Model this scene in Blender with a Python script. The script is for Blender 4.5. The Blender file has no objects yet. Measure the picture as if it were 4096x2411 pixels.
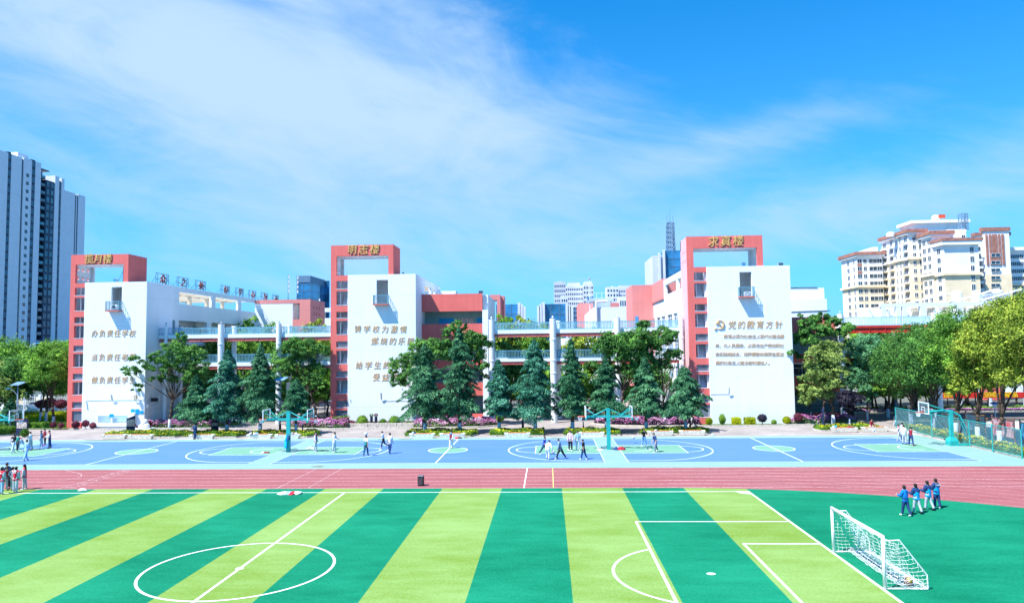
import bpy, bmesh, math, random
import numpy as np
from mathutils import Vector, Matrix
random.seed(7); rng = np.random.default_rng(11)
SC = bpy.context.scene
COL = SC.collection
R = math.radians

# ------------------------------------------------------------------ camera
CX, CY, CZ = 23.469, -59.498, 9.596
YAW, PITCH, ROLL, FPX = -0.04931, 0.06273, -0.01235, 2853.0
def _basis():
    cy, sy, cp, sp = math.cos(YAW), math.sin(YAW), math.cos(PITCH), math.sin(PITCH)
    f = Vector((sy*cp, cy*cp, sp)); r = Vector((cy, -sy, 0)); u = r.cross(f)
    c, s = math.cos(ROLL), math.sin(ROLL)
    return r*c+u*s, u*c-r*s, f
RV, UV, FV = _basis()
cam = bpy.data.cameras.new('camera'); camo = bpy.data.objects.new('camera', cam); COL.objects.link(camo)
cam.sensor_width = 36; cam.lens = FPX/4096*36; cam.clip_start = .5; cam.clip_end = 6000
m = Matrix(((RV.x, UV.x, -FV.x), (RV.y, UV.y, -FV.y), (RV.z, UV.z, -FV.z))).to_4x4()
m.translation = (CX, CY, CZ); camo.matrix_world = m; SC.camera = camo

# ------------------------------------------------------------------ daylight
SUN_DIR = Vector((.52, .36, -1.0)).normalized()          # the way the light travels
SUN_EL = math.asin(-SUN_DIR.z)
SUN_AZ = math.atan2(-SUN_DIR.x, -SUN_DIR.y)              # compass bearing of the sun, from +y towards +x
SC.view_settings.view_transform = 'Standard'; SC.view_settings.look = 'None'
SC.view_settings.exposure = EXPOSURE = 1.25; SC.view_settings.gamma = 1; SC.view_settings.use_curve_mapping = False
ld = bpy.data.lights.new('sun', 'SUN'); ld.energy = 4.1; ld.angle = R(.53); ld.color = (1, .955, .90)
lo = bpy.data.objects.new('sun', ld); COL.objects.link(lo)
lo.rotation_euler = SUN_DIR.to_track_quat('-Z', 'Y').to_euler(); lo.location = (0, -40, 80)
SC.render.film_transparent = False
cy_ = SC.cycles; cy_.max_bounces = 6; cy_.diffuse_bounces = 3; cy_.glossy_bounces = 2; cy_.transmission_bounces = 3; cy_.transparent_max_bounces = 6; cy_.use_denoising = True
try: cy_.denoiser = 'OPENIMAGEDENOISE'
except Exception: pass

class NT:
    "tiny helper for node trees"
    def __init__(s, nt): s.t = nt; nt.nodes.clear()
    def n(s, typ, **kw):
        nd = s.t.nodes.new(typ)
        for k, v in kw.items():
            if k == 'ins':
                for kk, vv in v.items():
                    if isinstance(vv, bpy.types.NodeSocket): s.t.links.new(vv, nd.inputs[kk])
                    else: nd.inputs[kk].default_value = vv
            else: setattr(nd, k, v)
        return nd
    def m(s, op, a, b=0.0, c=0.0, clamp=False):
        nd = s.t.nodes.new('ShaderNodeMath'); nd.operation = op; nd.use_clamp = clamp
        for i, v in enumerate((a, b, c)):
            if isinstance(v, bpy.types.NodeSocket): s.t.links.new(v, nd.inputs[i])
            else: nd.inputs[i].default_value = v
        return nd.outputs[0]
    def mix(s, fac, a, b, typ='RGBA', blend='MIX'):
        nd = s.t.nodes.new('ShaderNodeMix'); nd.data_type = typ; nd.blend_type = blend
        for k, v in ((0, fac), (6, a), (7, b)):
            if isinstance(v, bpy.types.NodeSocket): s.t.links.new(v, nd.inputs[k])
            else: nd.inputs[k].default_value = v if k == 0 or len(v) == 4 else (*v, 1)
        return nd.outputs[2]
    def link(s, a, b): s.t.links.new(a, b)

W = bpy.data.worlds.new('World'); SC.world = W; W.use_nodes = True
t = NT(W.node_tree)
SKY_STRENGTH = 0.10
sky = t.n('ShaderNodeTexSky', sky_type='NISHITA', sun_disc=False, sun_elevation=SUN_EL, sun_rotation=SUN_AZ, altitude=1900, air_density=1.0, dust_density=.6, ozone_density=3.0)
tc = t.n('ShaderNodeTexCoord')
sx = t.n('ShaderNodeSeparateXYZ', ins={0: tc.outputs['Generated']})
X_, Y_, Z_ = sx.outputs
AZ = t.m('ARCTAN2', X_, Y_); EL = t.m('ARCSINE', Z_)       # radians; 0 = looking across the pitch
hsv = t.n('ShaderNodeHueSaturation', ins={'Hue': .5, 'Saturation': 1.45, 'Value': 1.0, 'Color': t.mix(1.0, sky.outputs[0], (.03, .80, 1.22), blend='MULTIPLY')})
# air near the horizon is paler
hz = t.m('POWER', t.m('SUBTRACT', 1, t.m('MULTIPLY', t.m('MAXIMUM', EL, 0.0), 1.0), clamp=True), 4.4)
base = t.mix(t.m('MULTIPLY', hz, .92), hsv.outputs[0], (1.30, 2.62, 4.45))
# high thin cloud: streaky noise, thick in broad banks
def vec(a, b, c=0.0):
    nd = t.n('ShaderNodeCombineXYZ')
    for i, v in enumerate((a, b, c)):
        if isinstance(v, bpy.types.NodeSocket): t.link(v, nd.inputs[i])
        else: nd.inputs[i].default_value = v
    return nd.outputs[0]
def rot(ang, sxx, syy):
    c, s = math.cos(ang), math.sin(ang)
    a = t.m('ADD', t.m('MULTIPLY', AZ, c*sxx), t.m('MULTIPLY', EL, s*sxx))
    b = t.m('ADD', t.m('MULTIPLY', AZ, -s*syy), t.m('MULTIPLY', EL, c*syy))
    return a, b
def noise(v, scale, detail=6, rough=.55, dist=0.0):
    return t.n('ShaderNodeTexNoise', ins={'Vector': v, 'Scale': scale, 'Detail': detail, 'Roughness': rough, 'Distortion': dist}).outputs['Fac']
def bank(az, el, ra, re, ang, amp):
    c, s = math.cos(ang), math.sin(ang)
    da = t.m('SUBTRACT', AZ, az); de = t.m('SUBTRACT', EL, el)
    p = t.m('MULTIPLY', t.m('ADD', t.m('MULTIPLY', da, c), t.m('MULTIPLY', de, s)), 1/ra)
    q = t.m('MULTIPLY', t.m('ADD', t.m('MULTIPLY', da, -s), t.m('MULTIPLY', de, c)), 1/re)
    r2 = t.m('ADD', t.m('MULTIPLY', p, p), t.m('MULTIPLY', q, q))
    return t.m('MULTIPLY', t.m('EXPONENT', t.m('MULTIPLY', r2, -1.0)), amp)
B_ = 0.0
for b_ in ((-.58, .38, .50, .12, -.25, .80), (-.22, .32, .40, .11, -.10, .80), (-.30, .50, .34, .14, .0, .85), (-.46, .46, .34, .025, -.24, -.35), (.02, .33, .22, .06, .25, .30), (.30, .27, .40, .04, .20, .55), (-.45, .15, .5, .10, -.1, .38), (.05, .14, .40, .06, .05, .42), (.45, .16, .4, .06, .12, .65), (.62, .25, .2, .04, .2, .25), (.42, .46, .36, .12, -.1, -1.0), (.66, .38, .3, .14, 0, -.6), (-.66, .50, .12, .03, 0, -.5), (1.6, .4, .8, .25, .1, .4), (-1.9, .5, .9, .3, -.1, .4), (3.0, .35, .8, .2, 0, .4)):
    B_ = t.m('ADD', B_, bank(*b_)) if B_ else bank(*b_)
w1 = noise(vec(*rot(-.22, 1.5, 3.4)), 2.4, 8, .62, 1.3)
w2 = noise(vec(*rot(-.22, 3.0, 11.0), 4.0), 3.2, 6, .6, .6)
w3 = noise(vec(AZ, EL, 9.0), 1.6, 4, .5, .3)
tex = t.m('ADD', t.m('ADD', t.m('MULTIPLY', w1, 1.0), t.m('MULTIPLY', w2, .40)), t.m('MULTIPLY', t.m('SUBTRACT', w3, .42), .8))
dens = t.m('SUBTRACT', t.m('ADD', t.m('MULTIPLY', tex, 1.25), B_), 1.02)
dens = t.n('ShaderNodeMapRange', interpolation_type='SMOOTHSTEP', ins={0: dens, 1: 0.0, 2: 1.45, 3: 0.0, 4: .94}).outputs[0]
low = t.n('ShaderNodeMapRange', ins={0: Z_, 1: -.02, 2: .06, 3: 0, 4: 1}).outputs[0]
cl = t.mix(t.m('MULTIPLY', dens, low), base, (2.45, 3.40, 4.45))
bg = t.n('ShaderNodeBackground', ins={'Color': cl, 'Strength': SKY_STRENGTH})
o = t.n('ShaderNodeOutputWorld', ins={0: bg.outputs[0]})

# ------------------------------------------------------------------ survey helpers: a point of the place from its bearing
def ray(u, v): return FV + RV*((u-2048)/FPX) - UV*((v-1205.5)/FPX)
def gnd(u, v, z=0.0):
    d = ray(u, v); k = (z-CZ)/d.z; return (CX+d.x*k, CY+d.y*k)
def at(u, v, Y):
    d = ray(u, v); k = (Y-CY)/d.y; return (CX+d.x*k, CZ+d.z*k)         # x, z on the plane y = Y
def atx(u, v, X):
    d = ray(u, v); k = (X-CX)/d.x; return (CY+d.y*k, CZ+d.z*k)         # y, z on the plane x = X

# ------------------------------------------------------------------ materials
MATS = {}
def mat(name, rgb, rough=.8, var=.10, scale=2.0, metal=0.0, var2=None, spec=.3, bump=0.0, stretch=None, fine=0.0, fscale=40.0, emit=None):
    if name in MATS: return MATS[name]
    M = bpy.data.materials.new(name); M.use_nodes = True; t = NT(M.node_tree)
    g = t.n('ShaderNodeNewGeometry'); pos = g.outputs['Position']
    if stretch: pos = t.n('ShaderNodeVectorMath', operation='MULTIPLY', ins={0: pos, 1: stretch}).outputs[0]
    n1 = t.n('ShaderNodeTexNoise', ins={'Vector': pos, 'Scale': scale, 'Detail': 5, 'Roughness': .6}).outputs['Fac']
    c2 = var2 or tuple(max(0, c*(1-2.2*var)) for c in rgb); c1 = tuple(min(1, c*(1+2.2*var)) for c in rgb) if not var2 else rgb
    f = t.n('ShaderNodeMapRange', ins={0: n1, 1: .3, 2: .7, 3: 0, 4: 1}).outputs[0]
    col = t.mix(f, c1, c2)
    if fine:
        n2 = t.n('ShaderNodeTexNoise', ins={'Vector': g.outputs['Position'], 'Scale': fscale, 'Detail': 2}).outputs['Fac']
        col = t.mix(1.0, col, t.n('ShaderNodeMapRange', ins={0: n2, 1: .3, 2: .7, 3: 1-fine, 4: 1+fine}).outputs[0], blend='MULTIPLY')
    b = t.n('ShaderNodeBsdfPrincipled', ins={'Base Color': col, 'Roughness': rough, 'Metallic': metal, 'Specular IOR Level': spec})
    if bump:
        n3 = t.n('ShaderNodeTexNoise', ins={'Vector': g.outputs['Position'], 'Scale': fscale, 'Detail': 3}).outputs['Fac']
        t.link(t.n('ShaderNodeBump', ins={'Strength': bump, 'Distance': .02, 'Height': n3}).outputs[0], b.inputs['Normal'])
    t.n('ShaderNodeOutputMaterial', ins={0: b.outputs[0]})
    MATS[name] = M; return M
def leafmat(name, a, b, c, trans=.35):
    M = bpy.data.materials.new(name); M.use_nodes = True; t = NT(M.node_tree)
    g = t.n('ShaderNodeNewGeometry')
    n1 = t.n('ShaderNodeTexNoise', ins={'Vector': g.outputs['Position'], 'Scale': .55, 'Detail': 3}).outputs['Fac']
    k = t.m('ADD', t.m('MULTIPLY', g.outputs['Random Per Island'], .62), t.m('MULTIPLY', t.m('SUBTRACT', n1, .5), 2.0))
    r = t.n('ShaderNodeValToRGB', ins={0: k}); e = r.color_ramp.elements
    e[0].position = 0.0; e[0].color = (*a, 1); e[1].position = .85; e[1].color = (*c, 1); x = e.new(.4); x.color = (*b, 1)
    d = t.n('ShaderNodeBsdfPrincipled', ins={'Base Color': r.outputs[0], 'Roughness': .6, 'Specular IOR Level': .10})
    tr = t.n('ShaderNodeBsdfTranslucent', ins={0: r.outputs[0]})
    mx = t.n('ShaderNodeMixShader', ins={0: trans, 1: d.outputs[0], 2: tr.outputs[0]})
    t.n('ShaderNodeOutputMaterial', ins={0: mx.outputs[0]})
    MATS[name] = M; return M
def wallmat(name, rgb, line=3.55, z0=.35, stain=.10, tile=None):
    "painted render: faint movement joint per storey, rain streaks and dust"
    M = bpy.data.materials.new(name); M.use_nodes = True; t = NT(M.node_tree)
    g = t.n('ShaderNodeNewGeometry'); pos = g.outputs['Position']; s = t.n('ShaderNodeSeparateXYZ', ins={0: pos})
    f1 = t.n('ShaderNodeTexNoise', ins={'Vector': t.n('ShaderNodeVectorMath', operation='MULTIPLY', ins={0: pos, 1: (1.6, 1.6, .12)}).outputs[0], 'Scale': 1.5, 'Detail': 6}).outputs['Fac']
    f2 = t.n('ShaderNodeTexNoise', ins={'Vector': pos, 'Scale': .5, 'Detail': 4}).outputs['Fac']
    k = t.n('ShaderNodeMapRange', ins={0: t.m('ADD', t.m('MULTIPLY', f1, .55), t.m('MULTIPLY', f2, .45)), 1: .36, 2: .66, 3: 0, 4: 1}).outputs[0]
    col = t.mix(k, rgb, tuple(c*(1-stain*w) for c, w in zip(rgb, (1.0, 1.05, 1.25))))
    w = t.m('FRACT', t.m('DIVIDE', t.m('SUBTRACT', s.outputs[2], z0), line))
    ln = t.m('LESS_THAN', t.m('ABSOLUTE', t.m('SUBTRACT', w, .5)), .008)
    col = t.mix(t.m('MULTIPLY', ln, .30), col, tuple(c*.55 for c in rgb))
    if tile:
        w2 = t.m('FRACT', t.m('DIVIDE', s.outputs[2], tile)); ln = t.m('LESS_THAN', w2, .06)
        col = t.mix(t.m('MULTIPLY', ln, .35), col, tuple(c*.6 for c in rgb))
    b = t.n('ShaderNodeBsdfPrincipled', ins={'Base Color': col, 'Roughness': .85, 'Specular IOR Level': .2})
    t.n('ShaderNodeOutputMaterial', ins={0: b.outputs[0]})
    MATS[name] = M; return M

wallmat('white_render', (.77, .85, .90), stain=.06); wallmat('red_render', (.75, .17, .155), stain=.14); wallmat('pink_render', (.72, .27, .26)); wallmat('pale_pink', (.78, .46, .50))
mat('inner_white', (.74, .78, .82), var=.03, scale=.8); mat('teal_wall', (.25, .42, .40), var=.05); mat('tan_concrete', (.50, .43, .33), var=.06)
mat('steel_pink', (.52, .16, .14), .5, var=.06); mat('steel_red', (.50, .035, .025), .5, var=.06); mat('rail_blue', (.16, .38, .50), .4, var=.05)
mat('rail_pale', (.34, .58, .70), .4, var=.05); mat('gold', (.58, .35, .14), .5, var=.1, spec=.4); mat('bright_gold', (.66, .43, .14), .4, var=.1, spec=.6); mat('dark', (.02, .02, .025), .5); mat('interior_dark', (.055, .06, .07), .8, var=.2)
mat('bars_grey', (.30, .36, .45), .4, var=.05); mat('door_red', (.16, .02, .02), .5); mat('door_blue', (.03, .12, .20), .5); mat('frame_white', (.70, .73, .76), .5, var=.03)
mat('glass_blue', (.035, .20, .42), .12, var=.35, scale=.09, spec=.5); mat('glass_dark', (.02, .05, .08), .08, var=.3, scale=.3, spec=.9); mat('glass_teal', (.03, .17, .22), .1, var=.4, scale=.25, spec=.8)
mat('turquoise', (.02, .36, .35), .4, var=.08); mat('mesh_green', (.03, .22, .26), .5, var=.08); mat('rim_red', (.62, .09, .03), .4); mat('net_white', (.75, .76, .78), .7, var=.03)
mat('white_paint', (.78, .80, .82), .35, var=.02); mat('stone', (.80, .74, .62), .8, var=.12, scale=5, fine=.06); mat('wood', (.45, .17, .05), .6, var=.15, scale=6)
mat('bark', (.085, .062, .045), .9, var=.3, scale=9); mat('limewash', (.44, .52, .62), .9, var=.08, scale=6); mat('kerb', (.50, .47, .42), .85, var=.12, scale=4)
mat('navy', (.012, .022, .07), .5, var=.15); mat('poster', (.50, .42, .36), .5, var=.4, scale=7); mat('sign_blue', (.0, .30, .62), .4, var=.05); mat('lamp_metal', (.40, .48, .55), .35, metal=.4)
mat('solar', (.18, .30, .40), .12, spec=.9); mat('terracotta', (.30, .09, .05), .8, var=.2, scale=8); mat('ceramic', (.60, .62, .62), .3); mat('soil', (.08, .06, .045), .95, var=.2)
mat('skin', (.52, .33, .25), .6, var=.04); mat('hair', (.018, .013, .012), .45, var=.2, scale=30); mat('sole', (.72, .73, .74), .6)
leafmat('leaf_mid', (0.0785, 0.191, 0.0335), (0.168, 0.381, 0.0561), (0.381, 0.672, 0.0896)); leafmat('leaf_dark', (0.0438, 0.133, 0.034), (0.0973, 0.268, 0.0608), (0.219, 0.462, 0.0851))
leafmat('leaf_yellow', (0.104, 0.168, 0.0256), (0.273, 0.399, 0.048), (0.608, 0.672, 0.112)); leafmat('leaf_blueish', (0.0595, 0.198, 0.0992), (0.14, 0.378, 0.178), (0.297, 0.614, 0.278))
leafmat('leaf_olive', (0.121, 0.207, 0.0518), (0.26, 0.38, 0.0951), (0.484, 0.604, 0.173)); leafmat('leaf_purple', (.018, .016, .03), (.035, .035, .06), (.09, .08, .11))
leafmat('leaf_wine', (0.108, 0.023, 0.0461), (0.215, 0.0538, 0.0922), (0.399, 0.138, 0.169)); leafmat('leaf_lime', (0.16, 0.22, 0.01), (0.36, 0.44, 0.01), (0.6, 0.62, 0.03)); leafmat('leaf_hedge', (0.0518, 0.138, 0.0207), (0.138, 0.294, 0.0346), (0.311, 0.502, 0.0691))
leafmat('needle_green', (0.0224, 0.112, 0.0538), (0.0717, 0.236, 0.116), (0.191, 0.448, 0.212), .2); leafmat('needle_blue', (.024, .135, .085), (.07, .27, .175), (.20, .50, .33), .2)
leafmat('petal_pink', (0.282, 0.0896, 0.218), (0.666, 0.282, 0.563), (0.85, 0.704, 0.85), .3); leafmat('petal_yellow', (0.832, 0.576, 0.0128), (0.85, 0.832, 0.0128), (0.85, 0.85, 0.064), .3); leafmat('lawn_blades', (0.0384, 0.115, 0.0256), (0.0896, 0.205, 0.0384), (0.166, 0.307, 0.064))

# ------------------------------------------------------------------ mesh building
class MB:
    def __init__(s): s.v = []; s.f = []; s.mi = []; s.mats = []; s.cur = 0
    def m(s, name):
        if name not in s.mats: s.mats.append(name)
        s.cur = s.mats.index(name); return s
    def add(s, vs, fs):
        k = len(s.v); s.v += [tuple(v) for v in vs]; s.f += [tuple(i+k for i in f) for f in fs]; s.mi += [s.cur]*len(fs); return s
    def box(s, x0, x1, y0, y1, z0, z1):
        if x1 < x0: x0, x1 = x1, x0
        if y1 < y0: y0, y1 = y1, y0
        if z1 < z0: z0, z1 = z1, z0
        return s.add([(x0,y0,z0),(x1,y0,z0),(x1,y1,z0),(x0,y1,z0),(x0,y0,z1),(x1,y0,z1),(x1,y1,z1),(x0,y1,z1)],
                     [(0,3,2,1),(4,5,6,7),(0,1,5,4),(1,2,6,5),(2,3,7,6),(3,0,4,7)])
    def obox(s, c, sx, sy, sz, rz=0, base=False):
        ca, sa = math.cos(rz), math.sin(rz); z0, z1 = (c[2], c[2]+sz) if base else (c[2]-sz/2, c[2]+sz/2)
        P = [(c[0]+ca*a-sa*b, c[1]+sa*a+ca*b) for a, b in ((-sx/2,-sy/2),(sx/2,-sy/2),(sx/2,sy/2),(-sx/2,sy/2))]
        return s.add([(*p, z0) for p in P]+[(*p, z1) for p in P], [(0,3,2,1),(4,5,6,7),(0,1,5,4),(1,2,6,5),(2,3,7,6),(3,0,4,7)])
    def poly(s, pts, z): return s.add([(x, y, z) for x, y in pts], [tuple(range(len(pts)))])
    def prism(s, pts, z0, z1):
        n = len(pts)
        return s.add([(x,y,z0) for x,y in pts]+[(x,y,z1) for x,y in pts], [tuple(range(n-1,-1,-1)), tuple(range(n,2*n))]+[(i,(i+1)%n,n+(i+1)%n,n+i) for i in range(n)])
    def tube(s, p0, p1, r0, r1=None, n=6, caps=True):
        r1 = r0 if r1 is None else r1; p0, p1 = Vector(p0), Vector(p1); d = p1-p0
        if d.length < 1e-6: return s
        d.normalize(); a = d.cross(Vector((0,0,1)) if abs(d.z) < .9 else Vector((1,0,0))).normalized(); b = d.cross(a)
        vs = []
        for p, r in ((p0, r0), (p1, r1)):
            for i in range(n):
                th = 2*math.pi*i/n; vs.append(p+a*(r*math.cos(th))+b*(r*math.sin(th)))
        fs = [(i, n+i, n+(i+1)%n, (i+1)%n) for i in range(n)]
        if caps: fs += [tuple(range(n)), tuple(range(2*n-1, n-1, -1))]
        return s.add(vs, fs)
    def path(s, pts, r, n=5, taper=None):
        for i in range(len(pts)-1):
            ra = r if taper is None else r+(taper-r)*i/(len(pts)-1); rb = r if taper is None else r+(taper-r)*(i+1)/(len(pts)-1)
            s.tube(pts[i], pts[i+1], ra, rb, n, caps=True)
        return s
    def ell(s, c, rx, ry, rz, nu=12, nv=8, cut=None, jit=0):
        vs, fs = [], []
        for j in range(nv+1):
            ph = math.pi*j/nv
            for i in range(nu):
                th = 2*math.pi*i/nu; k = 1+random.uniform(-jit, jit)
                vs.append((c[0]+rx*k*math.sin(ph)*math.cos(th), c[1]+ry*k*math.sin(ph)*math.sin(th), c[2]+rz*k*math.cos(ph)))
        for j in range(nv):
            for i in range(nu):
                fs.append((j*nu+i, (j+1)*nu+i, (j+1)*nu+(i+1)%nu, j*nu+(i+1)%nu))
        return s.add(vs, fs)
    def lathe(s, c, prof, n=12):
        vs = [(c[0]+r*math.cos(2*math.pi*i/n), c[1]+r*math.sin(2*math.pi*i/n), c[2]+z) for r, z in prof for i in range(n)]
        k = len(prof); fs = [(j*n+i, j*n+(i+1)%n, (j+1)*n+(i+1)%n, (j+1)*n+i) for j in range(k-1) for i in range(n)]
        fs += [tuple(range(n-1,-1,-1)), tuple(range((k-1)*n, k*n))]
        return s.add(vs, fs)
    def strip(s, pts, w, z, closed=False):
        "flat painted line of width w along pts"
        n = len(pts); L, Rr = [], []
        for i, p in enumerate(pts):
            a = pts[(i-1) % n] if (closed or i > 0) else p; b = pts[(i+1) % n] if (closed or i < n-1) else p
            d = Vector((b[0]-a[0], b[1]-a[1])).normalized(); nx, ny = -d.y*w/2, d.x*w/2
            L.append((p[0]+nx, p[1]+ny, z)); Rr.append((p[0]-nx, p[1]-ny, z))
        m = n if closed else n-1
        return s.add(L+Rr, [(n+i, n+(i+1)%n, (i+1)%n, i) for i in range(m)])
    def build(s, name, parent=None, smooth=False, kind=None, label=None, origin=None):
        me = bpy.data.meshes.new(name)
        off = Vector(origin) if origin is not None else Vector((0,0,0))
        q = parent; pw = Vector((0,0,0))
        while q is not None: pw += q.location; q = q.parent
        sh = off if parent is None else pw+off-pw if origin is not None else pw
        A = np.array(s.v, dtype=float)-np.array(off if origin is not None else pw)
        me.from_pydata(A.tolist(), [], s.f)
        for mm in s.mats: me.materials.append(MATS[mm])
        me.polygons.foreach_set('material_index', s.mi)
        if smooth: me.polygons.foreach_set('use_smooth', [True]*len(s.f))
        me.update()
        ob = bpy.data.objects.new(name, me); COL.objects.link(ob)
        if parent is not None: ob.parent = parent
        ob.location = (off-pw) if origin is not None else (0, 0, 0)
        if kind: ob['kind'] = kind
        if label: ob['label'] = label
        return ob
def B(x0, x1, y0, y1, z0, z1, m): return MB().m(m).box(x0, x1, y0, y1, z0, z1)
def quads(name, V, mats, mi=None, parent=None, kind=None, smooth=False):
    "V: n x 4 x 3 array of quads -> one mesh"
    n = len(V); me = bpy.data.meshes.new(name)
    off = np.zeros(3); q = parent
    while q is not None: off += np.array(q.location); q = q.parent
    me.vertices.add(n*4); me.vertices.foreach_set('co', (V-off).reshape(-1).astype(np.float32))
    me.loops.add(n*4); me.loops.foreach_set('vertex_index', np.arange(n*4, dtype=np.int32))
    me.polygons.add(n); me.polygons.foreach_set('loop_start', np.arange(0, n*4, 4, dtype=np.int32))
    for mm in mats: me.materials.append(MATS[mm])
    if mi is not None: me.polygons.foreach_set('material_index', np.asarray(mi, dtype=np.int32))
    me.update(calc_edges=True)
    ob = bpy.data.objects.new(name, me); COL.objects.link(ob)
    if parent is not None: ob.parent = parent
    if kind: ob['kind'] = kind
    return ob
def tag(o, label, cat, group=None, kind=None):
    o['label'] = label; o['category'] = cat
    if group: o['group'] = group
    if kind: o['kind'] = kind
    return o
def thing(name, label, cat, loc=(0, 0, 0), group=None, kind=None):
    o = bpy.data.objects.new(name, None); COL.objects.link(o); o.location = loc; o.empty_display_size = .2
    return tag(o, label, cat, group, kind)
def struct(mb, name, label=None): 
    o = mb.build(name); o['kind'] = 'structure'
    if label: o['label'] = label
    return o
def dup(o, loc, label=None, parent=None, rz=None):
    c = o.copy(); COL.objects.link(c)
    if parent is not None: c.parent = parent
    if loc is not None: c.location = loc
    if rz is not None: c.rotation_euler = (0, 0, rz)
    if label: c['label'] = label
    for ch in list(o.children): dup(ch, None, None, c)
    return c
def text(name, s, size, loc, rot=(R(90), 0, 0), m='gold', parent=None, ext=.03, shear=0.0, sx=1.0, bold=0.0, align='CENTER'):
    c = bpy.data.curves.new(name, 'FONT'); c.body = s; c.size = size; c.extrude = ext; c.shear = shear; c.align_x = align; c.align_y = 'CENTER'; c.offset = bold; c.resolution_u = 2
    ob = bpy.data.objects.new('tmp', c); COL.objects.link(ob); bpy.context.view_layer.update()
    me = bpy.data.meshes.new_from_object(ob.evaluated_get(bpy.context.evaluated_depsgraph_get())); bpy.data.objects.remove(ob)
    me.materials.clear(); me.materials.append(MATS[m])
    o = bpy.data.objects.new(name, me); COL.objects.link(o)
    pw = Vector((0,0,0)); q = parent
    while q is not None: pw += q.location; q = q.parent
    if parent is not None: o.parent = parent
    o.location = Vector(loc)-pw; o.rotation_euler = rot; o.scale = (sx, 1, 1)
    return o
def railing(mb, p0, p1, z, h=1.1, sp=.125, m='rail_blue', bw=.028, rail=.05):
    p0, p1 = Vector((*p0, 0)), Vector((*p1, 0)); L = (p1-p0).length; d = (p1-p0)/L; mb.m(m); an = math.atan2(d.y, d.x); mid = (p0+p1)/2
    mb.obox((mid.x, mid.y, z+h), L, rail, rail, an); mb.obox((mid.x, mid.y, z+.12), L, rail*.8, rail*.8, an)
    n = max(2, int(L/sp))
    for i in range(n+1):
        p = p0+d*(L*i/n); w = bw if i % 14 else rail
        mb.obox((p.x, p.y, z), w, w, h, an, base=True)
    return mb

# ------------------------------------------------------------------ ground, pitch, track, courts
mat('far_ground', (.11, .12, .10), .95, var=.25, scale=.05)
def pavemat():
    M = bpy.data.materials.new('paving'); M.use_nodes = True; t = NT(M.node_tree); g = t.n('ShaderNodeNewGeometry'); pos = g.outputs['Position']
    br = t.n('ShaderNodeTexBrick', offset=.5, ins={'Vector': pos, 'Color1': (.29, .26, .25, 1), 'Color2': (.34, .31, .30, 1), 'Mortar': (.20, .18, .17, 1), 'Scale': 1.0, 'Mortar Size': .012, 'Brick Width': .6, 'Row Height': .3})
    n = t.n('ShaderNodeTexNoise', ins={'Vector': pos, 'Scale': .35, 'Detail': 6}).outputs['Fac']
    c = t.mix(1.0, br.outputs[0], t.n('ShaderNodeMapRange', ins={0: n, 1: .3, 2: .7, 3: .78, 4: 1.14}).outputs[0], blend='MULTIPLY')
    b = t.n('ShaderNodeBsdfPrincipled', ins={'Base Color': c, 'Roughness': .85}); t.n('ShaderNodeOutputMaterial', ins={0: b.outputs[0]}); MATS['paving'] = M
pavemat()
def turfmat(name, rgb, dark):
    M = bpy.data.materials.new(name); M.use_nodes = True; t = NT(M.node_tree); g = t.n('ShaderNodeNewGeometry'); pos = g.outputs['Position']
    sc = t.n('ShaderNodeVectorMath', operation='MULTIPLY', ins={0: pos, 1: (.45, 1.1, 1)}).outputs[0]
    n1 = t.n('ShaderNodeTexNoise', ins={'Vector': sc, 'Scale': .8, 'Detail': 7, 'Roughness': .65}).outputs['Fac']
    n2 = t.n('ShaderNodeTexNoise', ins={'Vector': t.n('ShaderNodeVectorMath', operation='MULTIPLY', ins={0: pos, 1: (1, .55, 1)}).outputs[0], 'Scale': 9, 'Detail': 6, 'Roughness': .85}).outputs['Fac']
    n3 = t.n('ShaderNodeTexNoise', ins={'Vector': pos, 'Scale': .12, 'Detail': 2}).outputs['Fac']
    k = t.m('ADD', t.m('ADD', t.m('MULTIPLY', n1, .40), t.m('MULTIPLY', n2, .60)), t.m('MULTIPLY', t.m('SUBTRACT', n3, .5), .35))
    col = t.mix(t.n('ShaderNodeMapRange', ins={0: k, 1: .38, 2: .62, 3: 0, 4: 1}).outputs[0], dark, rgb)
    b = t.n('ShaderNodeBsdfPrincipled', ins={'Base Color': col, 'Roughness': .8, 'Specular IOR Level': .08})
    bp = t.n('ShaderNodeBump', ins={'Strength': .5, 'Distance': .03, 'Height': n2}); t.link(bp.outputs[0], b.inputs['Normal'])
    t.n('ShaderNodeOutputMaterial', ins={0: b.outputs[0]}); MATS[name] = M
turfmat('turf_dark', (.009, .225, .122), (.001, .130, .066)); turfmat('turf_light', (0.215, 0.355, 0.115), (0.135, 0.235, 0.030))
mat('track', (0.305, 0.105, 0.115), .85, var=.0, var2=(0.245, 0.070, 0.075), scale=.9, fine=.16, fscale=16, stretch=(.22, 1, 1)); mat('court_blue', (0.066, 0.18, 0.42), .75, var=.0, var2=(0.092, 0.2, 0.464), scale=.5, fine=.03, stretch=(.3, 1, 1))
mat('court_green', (0.176, 0.332, 0.302), .8, var=.0, var2=(0.208, 0.352, 0.352), scale=.4, fine=.03); mat('key_green', (0.118, 0.302, 0.21), .8, var=.0, var2=(0.16, 0.336, 0.264), scale=.4, fine=.03)
mat('line_white', (.70, .76, .76), .7, var=.05, scale=3); mat('line_thin', (.52, .34, .36), .7, var=.25, scale=6); mat('line_court', (.62, .78, .78), .7, var=.08, scale=5); mat('line_yellow', (.62, .48, .15), .7, var=.2, scale=6)
mat('asphalt', (.115, .105, .10), .9, var=.12, scale=.6, fine=.08); mat('pale_concrete', (.42, .40, .39), .85, var=.08, scale=.5, fine=.05)
mat('lawn', (.06, .12, .03), .95, var=.3, scale=1.2, fine=.15)

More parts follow.
